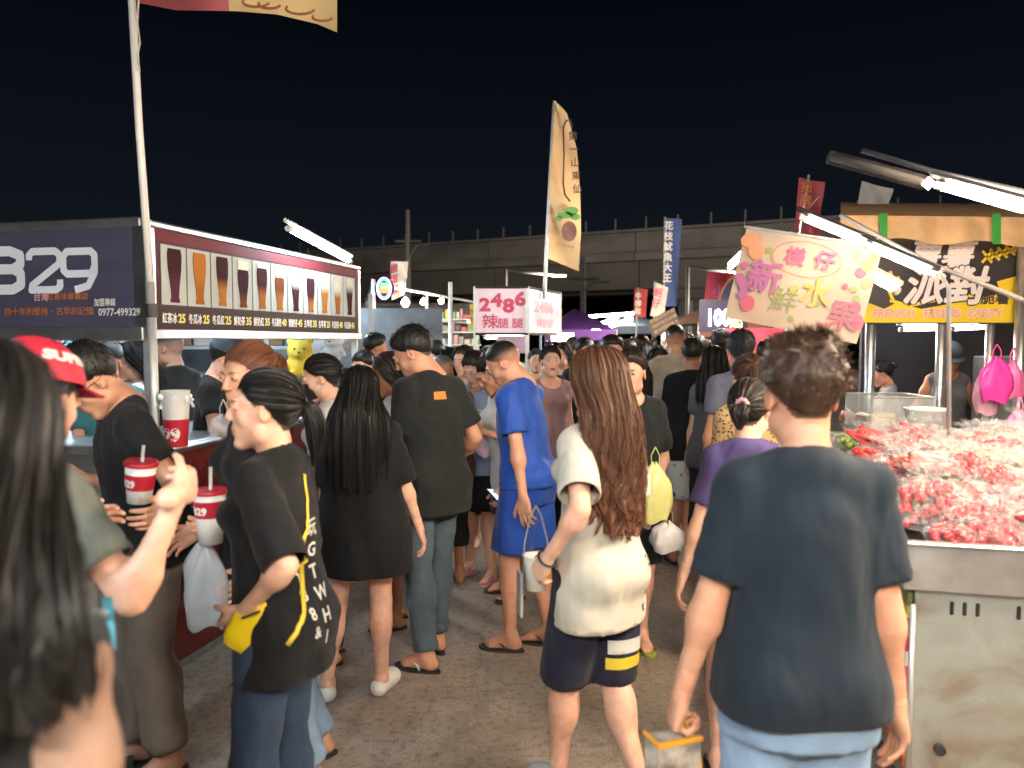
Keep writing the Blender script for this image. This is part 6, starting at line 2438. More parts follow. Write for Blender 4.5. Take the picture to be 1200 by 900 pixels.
for i, (ch, dz_, k) in enumerate((("2", .50, .40), ("4", .60, .40), ("8", .47, .42), ("6", .62, .42))):
    lettering(sb, MQ, ch, wq * (.08 + .225 * i), zb_ + hq * dz_, hq * k, M_RL, bold=.05, squeeze=1.2)
for i, ch in enumerate("辣腿腿"):
    lettering(sb, MQ, ch, wq * (.12 + .30 * i - (.02 if i == 2 else 0)), zb_ + hq * .13, hq * (.34 if i == 0 else .24), M_RL, bold=.02, squeeze=1.1)
ws = (fr_[2] - fr_[1]).length
M_RL2 = mat("faded_red_letter", (.34, .04, .10), .4, var=0)
lettering(sb, MR, "2486", ws * .18, zb_ + hq * .5, hq * .36, M_RL2, w=ws * .6, bold=.05)
lettering(sb, MR, "辣腿腿", ws * .25, zb_ + hq * .14, hq * .24, M_RL2, w=ws * .5)
MB().box((fr_[0].x + .22, fr_[0].y + .05, at(600, 414, 8).z), (fr_[1].x, fr_[0].y + .07, zb_ - .04)).build("pink_sheet", mat("pink_sheet", (.45, .30, .38), .6, emit=(.4, .25, .33), estr=.15), sb)
MB().box((fr_[0].x, fr_[0].y, 0), (fr_[1].x, fr_[0].y + .9, 1.0), None, .01).build("counter", M_STEEL, sb)
MB().box((fr_[2].x - .10, fr_[2].y - .1, at(640, 398, 9).z - .02), (fr_[2].x + .16, fr_[2].y, at(640, 392, 9).z + .02)).build("lit_box", glow("cream_glow", (1, .80, .45), 2.5), sb)
tube_lamp(at(570, 396, 8.3), at(612, 396, 8.3), WARM, 12, "warm tube under the numeral sign box")

M_NEUTF = mat("white_flag", (.48, .47, .44), .7, var=.15)
M_MRF = mat("dark_red_flag", (.26, .035, .05), .7, var=.1)
flag(948, 280, 205, 7.0, ((936, 208), (966, 214), (960, 278), (931, 276)), M_MRF, "dark red upright flag with pale strokes behind the fruit banner", (("招牌小", .3, .76, .20, MATS["orange_letter"], True),), pole=936)
flag(1008, 256, 206, 6.6, ((1010, 212), (1046, 222), (1038, 256), (1003, 250)), mat("grey_flag", (.36, .36, .36), .7, var=.2), "faded grey white flag sticking up above the orange awning", pole=False)
flag(779, 470, 254, 13.0, ((780, 255), (799, 257), (793, 359), (777, 359)), mat("blue_flag", (.05, .09, .26), .7), "tall narrow blue banner with white characters before the bridge", (("花枝魷魚大王", .22, .87, .105, M_TW, True),), pole=777, pw=.02)
flag(767, 420, 330, 12.5, ((769, 331), (783, 337), (778, 372), (762, 370)), M_NEUTF, "white banner leaning beside the tall blue banner", (("蚵仔", .25, .6, .28, MATS["print_pink"], True),), pole=766, pw=.015)
flag(748, 420, 337, 13.5, ((744, 338), (759, 339), (757, 372), (742, 372)), mat("red_flag_b", (.42, .05, .05), .7), "small red banner left of the white banner near a bulb", (("牛排館", .3, .66, .24, M_TW, True),), pole=744, pw=.015)
rb_ = flag(838, 420, 317, 9.0, ((829, 318), (880, 322), (872, 384), (822, 380)), mat("crimson_flag", (.34, .025, .05), .7, var=.2), "crimson banner with a dark round emblem behind the fruit banner", (("小", .15, .55, .25, MATS["print_purple"], False),), pole=False)
mb = MB()
L0 = rb_.location
for k, (rx, ry, m_, Yq) in enumerate(((13, 24, MATS["orange_letter"], 8.90), (10, 19, mat("navy_print", (.03, .03, .09), .6), 8.88))):
    MB().add([at(856 + rx * cos(t_) + ry * .3 * sin(-t_), 346 + ry * sin(t_), Yq) - L0 for t_ in np.linspace(0, 2 * pi, 20, endpoint=False)][::-1], [tuple(range(20))]).build("emblem", m_, rb_)
# price sign in lights
ns_ = empty("light_sign", at(845, 372, 8.6), 0, "glowing white and yellow price numerals under the crimson banner", "sign")
LW = glow("neon_white", (.75, .82, 1.0), 5.0)
lettering(ns_, Matrix.Translation((0, 0, 0)), "100", -.17, -.09, .26, LW, bold=.03, w=.24)
lettering(ns_, Matrix.Translation((0, 0, 0)), "起", .10, -.10, .14, glow("neon_yellow", (1, .75, .15), 4.0), bold=.02)
MB().box((-.24, .01, -.16), (.30, .04, .20)).build("backing", mat("sign_navy", (.02, .012, .04), .5), ns_)
n2_ = empty("price_board", at(862, 398, 8.0), 0, "pink and red price board with a white J shape below the glowing numerals", "sign")
MB().box((-.14, .0, -.22), (.70, .03, .12)).build("backing", mat("red_board", (.40, .03, .05), .5, emit=(.5, .03, .06), estr=.3), n2_)
lettering(n2_, Matrix.Identity(4), "J", -.02, -.10, .22, glow("neon_pinkwhite", (1, .7, .85), 2.0), bold=.05)
lettering(n2_, Matrix.Identity(4), "元E", .36, -.16, .18, mat("lit_pink", (.7, .1, .3), .5, emit=(1, .15, .45), estr=.8), bold=.04)
# tilted dark sign board
td = empty("menu_placard", at(780, 376, 9.0), 0, "dark brown placard tilted upward below the blue banner", "sign")
L0 = td.location
Xa, Xb, Xc, Xd = at(758, 377, 9.0) - L0, at(790, 360, 9.0) - L0, at(798, 384, 9.0) - L0, at(765, 395, 9.0) - L0
mb = MB(); off = Vector((0, .04, 0))
mb.add([Xa, Xb, Xc, Xd, Xa + off, Xb + off, Xc + off, Xd + off], [(0, 3, 2, 1), (4, 5, 6, 7), (0, 1, 5, 4), (1, 2, 6, 5), (2, 3, 7, 6), (3, 0, 4, 7)]); mb.build("board", mat("brown_board", (.07, .04, .025), .6), td)
Xn = (Xb - Xa).normalized(); Zn = (Xa - Xd).normalized(); Mq = Matrix((Xn, Vector((0, 1, 0)), Zn)).transposed().to_4x4(); Mq.translation = Xd
for i, s_ in enumerate(("炸雞排甜不辣", "現炸地瓜球類", "薯條鹽酥雞米")):
    lettering(td, Mq, s_, .03, .15 - i * .065, .045, mat("tan_letter", (.40, .25, .10), .6, var=0), w=.32)
MB().tube([at(780, 385, 9.03) - L0, at(781, 470, 9.03) - L0], .012, 6).build("stick", M_POLE, td)

# left: white banner, round led sign, bulbs
flag(468, 345, 304, 10.0, ((458, 306), (479, 307), (474, 346), (459, 352)), M_NEUTF, "hanging white banner with red characters beyond the drink menu", (("雞蛋糕", .25, .68, .24, MATS["print_red"], True),), pole=False)
led = empty("led_sign", at(450, 338, 7.0), 0, "round coloured led sign glowing at the end of the menu board", "sign")
for k, (r0, c_) in enumerate(((.085, (.5, .3, 1)), (.070, (.1, .8, 1)))):
    MB().tube([(r0 * .75 * cos(t_), 0, r0 * 1.15 * sin(t_)) for t_ in np.linspace(0, 2 * pi, 25)], .006, 6, cap=False).build("led_ring", glow("led%d" % k, c_, 3), led, True)
MB().box((-.035, 0, -.04), (.06, .01, -.005)).build("led_bar", glow("led_red", (1, .12, .05), 2.5), led)
MB().box((-.03, 0, .0), (.055, .01, .02)).build("led_bar", glow("led_yel", (1, .8, .1), 2.5), led)
MB().box((-.03, 0, .028), (.04, .01, .05)).build("led_bar", glow("led_green", (.1, 1, .3), 2), led)
MB().lathe([(.001, 0), (.09, 0), (.09, .01)], 20, M=Matrix.Rotation(pi / 2, 4, "X")).build("led_back", M_BLACK, led)
for o_ in led.children:
    if o_.name.startswith("led_back"): o_.location.y = .03

bulb(at(475, 355, 9.0), .05, WARM, 60, "brightest bare bulb, first of three beyond the menu board")
bulb(at(496, 372 - 18, 9.8), .038, WARM, 50, "middle bare bulb of the three beyond the menu board")
bulb(at(517, 353, 10.4), .038, WARM, 50, "bare bulb farthest right of the three beyond the menu board")
bulb(at(434 + 303, 374, 14), .07, WARM, 60, "warm bulb below the small red banner", group="warm bulbs down the aisle")
bulb(at(800 - 80, 398, 12), .06, NEUT, 60, "white bulb low behind the far crowd", group="warm bulbs down the aisle")
bulb(at(780, 395, 10.5), .045, NEUT, 60, "white bulb just under the dark tilted placard", group="warm bulbs down the aisle")

# ================================================================ game stall with toys and goods (left middle distance)
M_FR = mat("white_frame", (.5, .52, .52), .5)
gs = empty("game_stall", at(500, 398, 10.5), 0, "open game stall frame with racks of small goods under bare bulbs", "stall")
gs.location.z = 0
L0 = gs.location
A_, B_ = at(438, 398, 8.6), at(560, 398, 13.0)
for p in (A_, B_, at(430, 398, 12.5), at(500, 398, 10.8), at(528, 398, 9.0)):
    MB().tube([(p.x - L0.x, p.y - L0.y, 0), (p.x - L0.x, p.y - L0.y, 2.35)], .025, 8).build("post", M_FR, gs, True)
for z_ in (2.3, 1.95, 1.35):
    MB().tube([Vector((A_.x, A_.y, z_)) - L0, Vector((B_.x, B_.y, z_)) - L0], .02, 6).tube([Vector((A_.x, A_.y, z_)) - L0, Vector((at(430, 398, 12.5).x, 12.5, z_)) - L0], .02, 6).build("rail", M_FR, gs)
GC = [(.55, .52, .48), (.45, .08, .07), (.10, .22, .40), (.50, .38, .10), (.12, .32, .14), (.06, .06, .07), (.45, .25, .30), (.30, .30, .32)]
gm_ = [mat("goods_%d" % i, c_, .5, var=.2) for i, c_ in enumerate(GC)]
rnd = random.Random(11)
for row in range(7):
    z_ = .85 + row * .19
    MB().box((A_.x - L0.x, 11.4 - L0.y, z_ - .02), (at(565, 398, 12).x - L0.x, 11.7 - L0.y, z_)).build("shelf", M_FR, gs)
mbs = [MB() for _ in gm_]
for row in range(7):
    z_ = .85 + row * .19
    x_ = A_.x - L0.x
    while x_ < at(560, 398, 12).x - L0.x:
        w_ = rnd.uniform(.04, .12); h_ = rnd.uniform(.05, .15)
        mbs[rnd.randrange(len(mbs))].box((x_, 11.42 - L0.y, z_ + .001), (x_ + w_ * .85, 11.42 - L0.y + rnd.uniform(.05, .2), z_ + h_), None, .008)
        x_ += w_
for i, mb in enumerate(mbs):
    mb.build("small_goods", gm_[i], gs)["kind"] = "stuff"
MB().box((at(482, 398, 9.5).x - L0.x, 9.5 - L0.y, .2), (at(560, 398, 9.5).x - L0.x, 9.6 - L0.y, 1.12)).build("green_counter", mat("green_counter", (.10, .20, .12), .5), gs)
MB().box((at(500, 398, 9.2).x - L0.x, 9.2 - L0.y, .9), (at(528, 398, 9.2).x - L0.x, 9.25 - L0.y, 1.35), None, .01).build("pale_board", mat("pale_board", (.42, .48, .46), .5), gs)
MB().box((A_.x - 2.5 - L0.x, 13.2 - L0.y, 0), (at(560, 398, 13.2).x - L0.x, 13.25 - L0.y, 2.3)).build("back_sheet", mat("dim_sheet", (.13, .12, .12), .8, var=.3), gs)
tube_lamp(at(548, 378, 9.5), at(556, 372, 10.8), NEUT, 15, "slanting tube at the right end of the game stall")
yb = empty("banner", at(556, 372, 8.2), 0, "small yellow strip banner left of the numeral sign box", "banner")
MB().box((-.05, 0, -.12), (.05, .02, .14)).build("banner_cloth", mat("yellow_strip", (.65, .38, .03), .6), yb)
lettering(yb, Matrix.Identity(4), "炸物", -.035, .03, .075, M_BLACK, vertical=True)

# shelves behind the drink stall
sh = empty("storage_rack", at(370, 398, 7.2), 0, "metal storage rack of boxes and bags behind the drink stall counter", "rack")
sh.location.z = 0
L0 = sh.location
xa, xb = at(190, 398, 7.2).x - L0.x, at(435, 398, 7.2).x - L0.x
for x_ in (xa, (xa + xb) / 2, xb):
    MB().box((x_ - .02, -.02, 0), (x_ + .02, .02, 2.1)).build("post", M_FR, sh)
for z_ in (.9, 1.35, 1.62):
    MB().box((xa, -.02, z_ - .03), (xb, .5, z_)).build("shelf", M_FR, sh)
rnd = random.Random(4)
x_ = xa + .05
M_BX = mat("cardboard", (.30, .19, .11), .85, var=.15)
i = 0
while x_ < xb - .25:
    w_ = rnd.uniform(.2, .34)
    MB().box((x_, .02, 1.622), (x_ + w_ - .02, .4, 1.63 + rnd.uniform(.12, .30)), None, .008).build("carton", M_BX if rnd.random() < .55 else gm_[rnd.choice((0, 4, 2, 7))], sh)
    MB().box((x_, .02, .902), (x_ + w_ - .02, .4, .91 + rnd.uniform(.2, .35)), None, .01).build("carton", M_BX if rnd.random() < .4 else gm_[rnd.choice((0, 5, 7))], sh)
    x_ += w_
MB().box((at(100, 398, 7.9).x - L0.x, .7, 0), (xb + .6, .75, 2.0)).build("back_tarp", mat("grey_tarp", (.10, .11, .12), .8, var=.3), sh)
bgm = mat("clear_bag_white", (.62, .60, .62), .3, alpha=.75, bump=.6, bscale=30)
for k, (a, b) in enumerate(((380, 398), (410, 398))):
    hang_bag(a, 392, 7.1, .26, .17, bgm, ["bulging clear bag on the rack end, pink inside", "bulging clear bag at the far end of the rack"][k], seed=20 + k)


def plush(px, py, Y, h, m, m2, label, seed=0, ears="round", group=None):
    o = empty("plush_toy", at(px, py, Y), 0.2 * seed, label, "soft toy", group)
    pr = [Ell((0, 0, .62 * h), (.30 * h, .26 * h, .27 * h), .03), Ell((0, 0, .24 * h), (.28 * h, .24 * h, .26 * h), .03),
          Ell((0, -.22 * h, .56 * h), (.13 * h, .12 * h, .10 * h), .02)]
    for s_ in (-1, 1):
        pr += [Ell((s_ * .22 * h, 0, .86 * h), (.09 * h, .06 * h, .10 * h if ears == "round" else .2 * h), .015),
               Cone((s_ * .22 * h, -.05 * h, .36 * h), (s_ * .38 * h, -.16 * h, .22 * h), .09 * h, .07 * h, .02),
               Cone((s_ * .14 * h, -.08 * h, .10 * h), (s_ * .20 * h, -.32 * h, .07 * h), .10 * h, .08 * h, .02)]
    P, Q = polygonise(pr, h * .045)
    o2 = link("plush_body", npmesh("plush_body", P, Q, m), o)
    mb = MB()
    for s_ in (-1, 1):
        mb.lathe([(.001, -.03 * h), (.03 * h, 0), (.001, .03 * h)], 8, c=(s_ * .11 * h, -.245 * h, .68 * h))
    mb.lathe([(.001, -.03 * h), (.04 * h, 0), (.001, .03 * h)], 8, c=(0, -.34 * h, .60 * h))
    mb.build("face_buttons", m2, o, True)["kind"] = "stuff"
    return o


plush(352, 442, 6.6, .36, mat("yellow_plush", (.72, .52, .06), .95, var=.15), M_BLACK, "yellow bear soft toy sitting behind the drink stall counter", 1)
plush(392, 424, 6.9, .30, mat("white_plush", (.60, .62, .66), .95), M_BLACK, "white and grey soft toy beside the yellow bear", -1, "long")
rnd = random.Random(9)
pc = {"red": (.55, .04, .05), "green": (.20, .45, .06), "white": (.65, .63, .6), "blue": (.04, .20, .55), "brown": (.30, .18, .10), "pink": (.60, .20, .35), "teal": (.08, .35, .35), "orange": (.60, .22, .05)}
seq = ["orange", "white", "pink", "green", "red", "green", "pink", "white", "teal", "blue", "blue", "white", "brown", "brown", "white", "red"]
for i, k in enumerate(seq):
    px = 2 + i * 11
    plush(px, 402 + (i % 3) * 3, 6.6 + (i % 2) * .25, .25 + .04 * (i % 2), mat(k + "_plush", pc[k], .95), M_BLACK, "%s soft toy, %s from left in the prize row under the number board" % (k, (ORD + ["fourteenth", "fifteenth", "sixteenth"])[i]), i % 4, "round" if i % 3 else "long", "prize soft toys behind the drink stall")
tr_ = empty("prize_rack", at(90, 398, 6.9), 0, "wide rack of prize toys behind the number board", "rack")
tr_.location.z = 0
L0 = tr_.location
xa, xb = at(-40, 398, 6.9).x - L0.x, at(180, 398, 6.9).x - L0.x
for z_ in (1.0, 1.30, at(90, 406, 6.7).z - .01):
    MB().box((xa, -.35, z_ - .025), (xb, .3, z_)).build("shelf", M_FR, tr_)
for x_ in (xa, xb): MB().box((x_ - .02, -.3, 0), (x_ + .02, .3, 2.0)).build("post", M_FR, tr_)
tube_lamp(at(-20, 366, 6.2), at(90, 366, 6.2), COOL, 20, "cool tube lighting the prize rack behind the number board")
tube_lamp(at(230, 372, 6.2), at(330, 374, 6.4), COOL, 16, "cool tube over the storage rack behind the drink stall")

# ================================================================ purple tent, shed roof and far stalls
M_PU = mat("purple_tent", (.16, .06, .36), .7, var=.15)
def tent(px0, px1, Y, yb_, yt, m, label, depth=3.0, lamp=None, st_=20, col=NEUT):
    o = empty("market_tent", at((px0 + px1) / 2, 398, Y), 0, label, "tent"); o.location.z = 0; L0 = o.location
    a = at(px0, 398, Y).x - L0.x; b = at(px1, 398, Y).x - L0.x
    ze, zt = at(px0, yb_, Y).z, at(px0, yt, Y).z
    mid = (a + b) / 2
    mb = MB()
    V_ = [(a, 0, ze), (b, 0, ze), (b, depth, ze), (a, depth, ze), (mid, depth / 2, zt)]
    mb.add(V_, [(0, 1, 4), (1, 2, 4), (2, 3, 4), (3, 0, 4)]); mb.build("canopy", m, o)
    MB().box((a, -.01, ze - .22), (b, .01, ze - .002)).build("valance", m, o)
    for x_ in (a, b):
        for y_ in (0.03, depth): MB().tube([(x_, y_, 0), (x_, y_, ze)], .03, 8).build("leg", M_FR, o, True)
    MB().box((a + .1, .5, 0), (b - .1, 1.1, .9), None, .01).build("table", gm_[7], o)
    return o


tent(640, 722, 15, 386, 358, M_PU, "purple peaked tent glowing along its lower edge, right of the numeral sign")
tent(700, 790, 22, 382, 366, mat("grey_tent", (.20, .20, .20), .7), "long low grey market roof under the bridge beyond the purple tent")
tent(820, 900, 12, 378, 352, mat("brown_tent", (.16, .07, .04), .7), "dark red brown market tent behind the glowing price numerals")
tent(452, 548, 15, 376, 352, mat("dark_tent", (.05, .05, .055), .7), "dark market tent behind the bare bulbs")
for i, (a, y0, b, y1, Y, s_, c_) in enumerate(((645, 391, 690, 391, 15.3, 40, COOL), (694, 386, 718, 391, 15.5, 40, COOL), (705, 379, 724, 372, 19, 45, COOL), (715, 383, 733, 376, 19.5, 45, COOL), (690, 371, 745, 367, 22, 18, COOL), (740, 385, 770, 384, 24, 40, NEUT), (1165 - 340, 391, 850, 391, 12.3, 20, WARM))):
    tube_lamp(at(a, y0, Y), at(b, y1, Y), c_, s_, ["cool tube along the purple tent's lower edge", "cool tube at the purple tent's right corner", "upper of two slanting tubes right of the purple tent", "lower of two slanting tubes right of the purple tent", "dim long tube under the grey market roof", "far white tube at the end of the grey roof", "warm tube under the red brown tent"][i], r=.035, batten=False)
# tree line and box added so the gap under the bridge stays dark
M_TL = mat("far_foliage", (.02, .028, .018), .95, var=.4, vscale=.5)
rnd = random.Random(21)
mb = MB()
for i in range(5200):
    px_ = rnd.uniform(-90, 110); y_ = rnd.uniform(95, 112); h_ = 7 + 2.5 * sin(px_ * .13) + 1.6 * sin(px_ * .37 + 1)
    z_ = rnd.uniform(0, 1) ** .7 * h_
    s_ = rnd.uniform(.3, .9)
    v = [Vector((rnd.uniform(-1, 1), rnd.uniform(-1, 1), rnd.uniform(-1, 1))) * s_ for _ in range(3)]
    mb.add([Vector((px_, y_, z_)) + q for q in v], [(0, 1, 2)])
mb.build("woods", M_TL)["kind"] = "stuff"
MB().box((-140, 113, 0), (160, 115, 9.6)).build("dark_backdrop", M_TL)["kind"] = "structure"  # plain dark box added to close off the sky below the deck


# ================================================================ the crowd
F = fabric
BLK = F("black_cotton", (.006, .006, .007)); CHR = F("charcoal_cotton", (.013, .015, .015)); NAVY = F("navy_cotton", (.008, .015, .024))
OFFW = F("offwhite_cotton", (.52, .48, .40)); WHT = F("white_cotton", (.62, .60, .56)); BLU = F("royal_blue", (.012, .065, .36), .6, .1)
LBL = F("light_blue_cotton", (.26, .33, .46)); OLV = F("olive_grey_cotton", (.095, .10, .085)); DEN = F("grey_denim", (.075, .105, .13)); DEN2 = F("dark_denim", (.025, .045, .085))
DEN3 = F("pale_denim", (.22, .32, .45)); KHA = F("khaki", (.20, .15, .11)); PUR = F("purple_cotton", (.075, .055, .16)); LIL = F("lilac_grey_cotton", (.17, .17, .23)); GRY = F("grey_cotton", (.10, .10, .11))
BRN = F("brown_cotton", (.16, .10, .07)); CRM = F("cream_cotton", (.42, .36, .28)); PNK = F("dusty_pink_cotton", (.35, .20, .20)); TEAL = F("teal_cotton", (.03, .12, .14)); RED = F("red_cotton", (.35, .02, .04))
SOLE = mat("sandal_black", (.02, .018, .018), .6); STRW = mat("strap_white", (.55, .55, .55), .5); CLOG = mat("clog_white", (.68, .66, .60), .5); SPNK = mat("slide_pink", (.55, .28, .30), .5)
LIME = mat("slide_lime", (.32, .42, .05), .5); SNK = mat("sneaker_grey", (.45, .46, .46), .6); SBRN = mat("sandal_brown", (.10, .05, .03), .6)


def spot_fabric(name, a, b, sc, lo=.48, hi=.52, kind="noise"):
    m, n, l, bb = new_mat(name)
    t = n.new("ShaderNodeTexCoord")
    z = n.new("ShaderNodeTexVoronoi" if kind == "vor" else "ShaderNodeTexNoise"); z.inputs["Scale"].default_value = sc
    l.new(t.outputs["Object"], z.inputs["Vector"])
    c = n.new("ShaderNodeValToRGB"); l.new(z.outputs["Distance" if kind == "vor" else "Fac"], c.inputs[0])
    c.color_ramp.elements[0].position = lo; c.color_ramp.elements[0].color = tuple(a) + (1,)
    c.color_ramp.elements[1].position = hi; c.color_ramp.elements[1].color = tuple(b) + (1,)
    l.new(c.outputs[0], bb.inputs["Base Color"]); bb.inputs["Roughness"].default_value = .85
    return m


LEO = spot_fabric("leopard_print", (.07, .03, .015), (.42, .27, .12), 60, .30, .42, "vor")
BWP = spot_fabric("white_black_print", (.03, .03, .03), (.55, .54, .50), 9, .40, .43)

# --- 1 nearest: blurred woman at the left edge
C1 = person(-76, .77, 1.675, -4, "dark haired woman in black sleeveless top, blurred, at the left edge of the photo", "f", w=1.0, head=(0, 4), skin=(.30, .19, .14), level=1, hair=("long", "black"), X=None,
            top=dict(m=BLK, sleeve=0, hem=.80, fold=.003, loose=.034, neck=.07, name="sleeveless_top"), bottom=dict(kind="skirt", m=BLK, hem=.25, loose=.02), face=False, seed=3,
            extra=dict(hair_len=.27, hair_w=1.6, wavy=.7), shoes=dict(m=SOLE))
# --- 2 red cap woman
C2 = person(20, 1.66, 1.665, -20, "woman in bright red cap and olive grey tee with raised bent arm at left", "f", w=1.0, head=(6, 12), skin="fair", level=0, hair=("lowpony", "black"),
            hands=((-.12, .22, 1.20), ("w", 209, 577, 1.60)), poles=((0, -.2, -1), (0.25, -.1, -1)), hdir=(None, (-.35, .9, .05)), pose=("hold", "hold"), hroll=(0, 0),
            top=dict(m=OLV, hem=1.06, loose=.028, sleeve=.66, sl_w=.02, neck=.068), bottom=dict(kind="skirt", m=BLK, hem=.08, loose=.008, waist=1.14), seed=4, shoes=dict(m=SOLE))
cap_hat(C2, mat("cap_red", (.42, .012, .035), .6, var=.1), lab="bright red baseball cap")
mb = MB()
for i in range(9):
    a = radians(50 + i * 9)
MBt = None
print_on(C2, "top", "", 0, 0, 1, None, polys=None) if False else None
# --- 3 man with glasses looking down into his cup
C3 = person(170, 2.92, 1.70, 128, "man with glasses in black tee bending his head over a cup, beside the steel pole", "m", w=1.12, lean=12, head=(8, 42), skin="mid", level=1, hair=("short", "black"),
            hands=(("w", 190, 596, 2.50), (.1, .2, 1.15)), poles=((-.4, -.6, -1), (0, -1, -.5)), pose=("hold", "hold"), feet=((-.07, -.03), (.09, .04)),
            top=dict(m=BLK, hem=.84, loose=.03, sl_w=.022), bottom=dict(kind="jeans", m=KHA, hem=.93, loose=.022), shoes=dict(kind="slide", m=SOLE), seed=5)
glasses(C3, M_BLACK)
# --- 4, 5 people inside the drink stall
C4 = person(240, 4.55, 1.70, -82, "drink vendor in black tee with navy cap and dark mask reaching over the counter", "m", w=1.0, lean=8, head=(0, 22), skin="fair", level=1, hair=("short", "black"),
            hands=(("w", 300, 505, 4.25), ("w", 285, 500, 4.15)), poles=((0, -.3, -1), (0, -.4, -1)), pose=("hold", "hold"), top=dict(m=BLK, hem=.82, loose=.028), bottom=dict(kind="jeans", m=CHR, hem=.95, loose=.02), shoes=dict(m=SOLE), seed=6)
cap_hat(C4, mat("cap_navy", (.022, .036, .055), .7)); face_mask(C4, mat("mask_dark", (.03, .04, .06), .8))
person(203, 5.35, 1.74, 60, "short haired man in dark tee standing behind the capped drink vendor", "m", head=(20, 8), skin="mid", level=2, hair=("buzz", "black"), top=dict(m=CHR), bottom=dict(kind="jeans", m=CHR, hem=.95, loose=.02), seed=7)
person(126, 4.35, 1.67, -150, "older man with greying hair looking out from behind the left counter", "m", head=(-20, 10), skin="mid", level=2, hair=("short", "grey"), top=dict(m=TEAL), bottom=dict(kind="jeans", m=CHR, hem=.95, loose=.02), seed=8)
person(160, 4.8, 1.66, 112, "young woman in white blouse seen just left of the steel pole", "f", head=(0, 4), skin="fair", level=2, hair=("long", "black"), top=dict(m=WHT, loose=.03, sleeve=.9), bottom=dict(kind="jeans", m=CHR, hem=.95, loose=.02), seed=9, extra=dict(hair_len=.30))
# --- 6 smiling woman
C6 = person(297, 2.75, 1.66, 128, "smiling woman with reddish brown hair and black top holding a large cup", "f", w=1.02, head=(20, 4), skin="mid", level=0, hair=("pony", "red"), mouth="smile",
            hands=(("w", 268, 612, 2.50), (.2, .15, 1.0)), poles=((-.3, -.8, -1), (0, -1, -.5)), pose=("hold", "relax"), feet=((-.10, -.15), (.10, -.28)),
            top=dict(m=BLK, hem=.84, loose=.03, sleeve=.75), bottom=dict(kind="jeans", m=DEN3, hem=.93, loose=.012), shoes=dict(m=SOLE), seed=10, extra=dict(tail=.16))
# --- 7 woman in profile
C7 = person(322, 2.22, 1.585, 78, "woman in profile with black ponytail and baggy black tee holding a yellow pouch", "f", w=1.0, lean=2, head=(26, -2), skin="fair", level=0, hair=("lowpony", "black"), mouth="smile",
            hands=(("w", 286, 716, 2.08), (.20, .20, .98)), poles=((-.5, -1, -.2), (0, -1, -.3)), pose=("hold", "relax"), hroll=(-25, 0),
            top=dict(m=BLK, hem=.775, loose=.030, sleeve=.98, sl_w=.028, flare=.01), bottom=dict(kind="jeans", m=DEN2, hem=.97, loose=.012, open_=.035), shoes=dict(m=SOLE), seed=11, extra=dict(tail=.20))
# --- 8 masked woman with hair tie
C8 = person(384, 3.95, 1.60, 98, "woman in white tee with black face mask and low ponytail behind the profile woman", "f", head=(6, 12), skin="fair", level=1, hair=("lowpony", "black"),
            top=dict(m=WHT, loose=.03), bottom=dict(kind="jeans", m=CHR, hem=.95, loose=.02), shoes=dict(m=SOLE), seed=12, extra=dict(tail=.16, scrunchie=M_BLACK))
face_mask(C8, mat("mask_black", (.015, .015, .015), .8))
# --- 9 long black hair
C9 = person(422, 3.50, 1.55, 6, "woman with waist length straight black hair, black oversized tee and white clogs", "f", w=1.18, head=(8, 6), skin="fair", level=0, hair=("long", "black"),
            hands=(None, (.30, .02, .84)), feet=((-.19, .02), (.085, .06)), fyaw=(14, -24),
            top=dict(m=BLK, hem=.685, loose=.050, sleeve=.95, sl_w=.034, flare=.04), bottom=dict(kind="shorts", m=BLK, hem=.42, loose=.010, open_=.01), shoes=dict(kind="clog", m=CLOG), seed=13, face=False, extra=dict(hair_len=.52, hair_w=1.3))
# --- 10 tall man with tag
C10 = person(505, 3.95, 1.755, 38, "tall young man in charcoal tee with orange tag on the back, looking down left", "m", w=1.02, lean=4, head=(44, 30), skin="mid", level=0, hair=("short", "black"),
             hands=(("w", 462, 560, 4.05), (.26, .16, .98)), poles=((-.5, -1, -.3), (.3, -1, -.3)), pose=("hold", "relax"), feet=((-.10, -.10), (.075, .08)), fyaw=(28, -2),
             top=dict(m=CHR, hem=.765, loose=.038, sleeve=.74, sl_w=.024, flare=.02), bottom=dict(kind="jeans", m=DEN, hem=.97, loose=.011, open_=.008, fold=.0045), shoes=dict(kind="flipflop", m=SOLE, m2=STRW), seed=14)
# --- 11 bits between
C11 = person(462, 4.45, 1.60, 95, "woman in white tee mostly hidden behind the tall man's shoulder", "f", head=(5, 18), skin="tan", level=1, hair=("long", "dark"), hands=((-.2, .3, 1.05), (.15, .3, 1.1)), poles=((0, -.5, -1),) * 2, pose=("hold", "hold"),
             top=dict(m=WHT, loose=.03), bottom=dict(kind="shorts", m=CHR, hem=.7), shoes=dict(m=SOLE), seed=15, extra=dict(hair_len=.16))
person(430, 5.3, 1.60, 170, "man with short black hair facing the photographer above the long black hair", "m", head=(-14, 12), skin="fair", level=2, hair=("crop", "black"), top=dict(m=NAVY), bottom=dict(kind="jeans", m=CHR), seed=16)
person(437, 7.0, 1.72, -60, "man in black tee standing under the end of the menu board", "m", head=(-10, 5), skin="tan", level=2, hair=("short", "black"), top=dict(m=BLK), bottom=dict(kind="jeans", m=CHR), seed=17)
person(522, 5.2, 1.58, 20, "bald shouldered man in brown tee just behind the tall man", "m", w=1.1, head=(10, 20), skin="tan", level=2, hair=("buzz", "grey"), top=dict(m=BRN), bottom=dict(kind="jeans", m=CHR), seed=18)
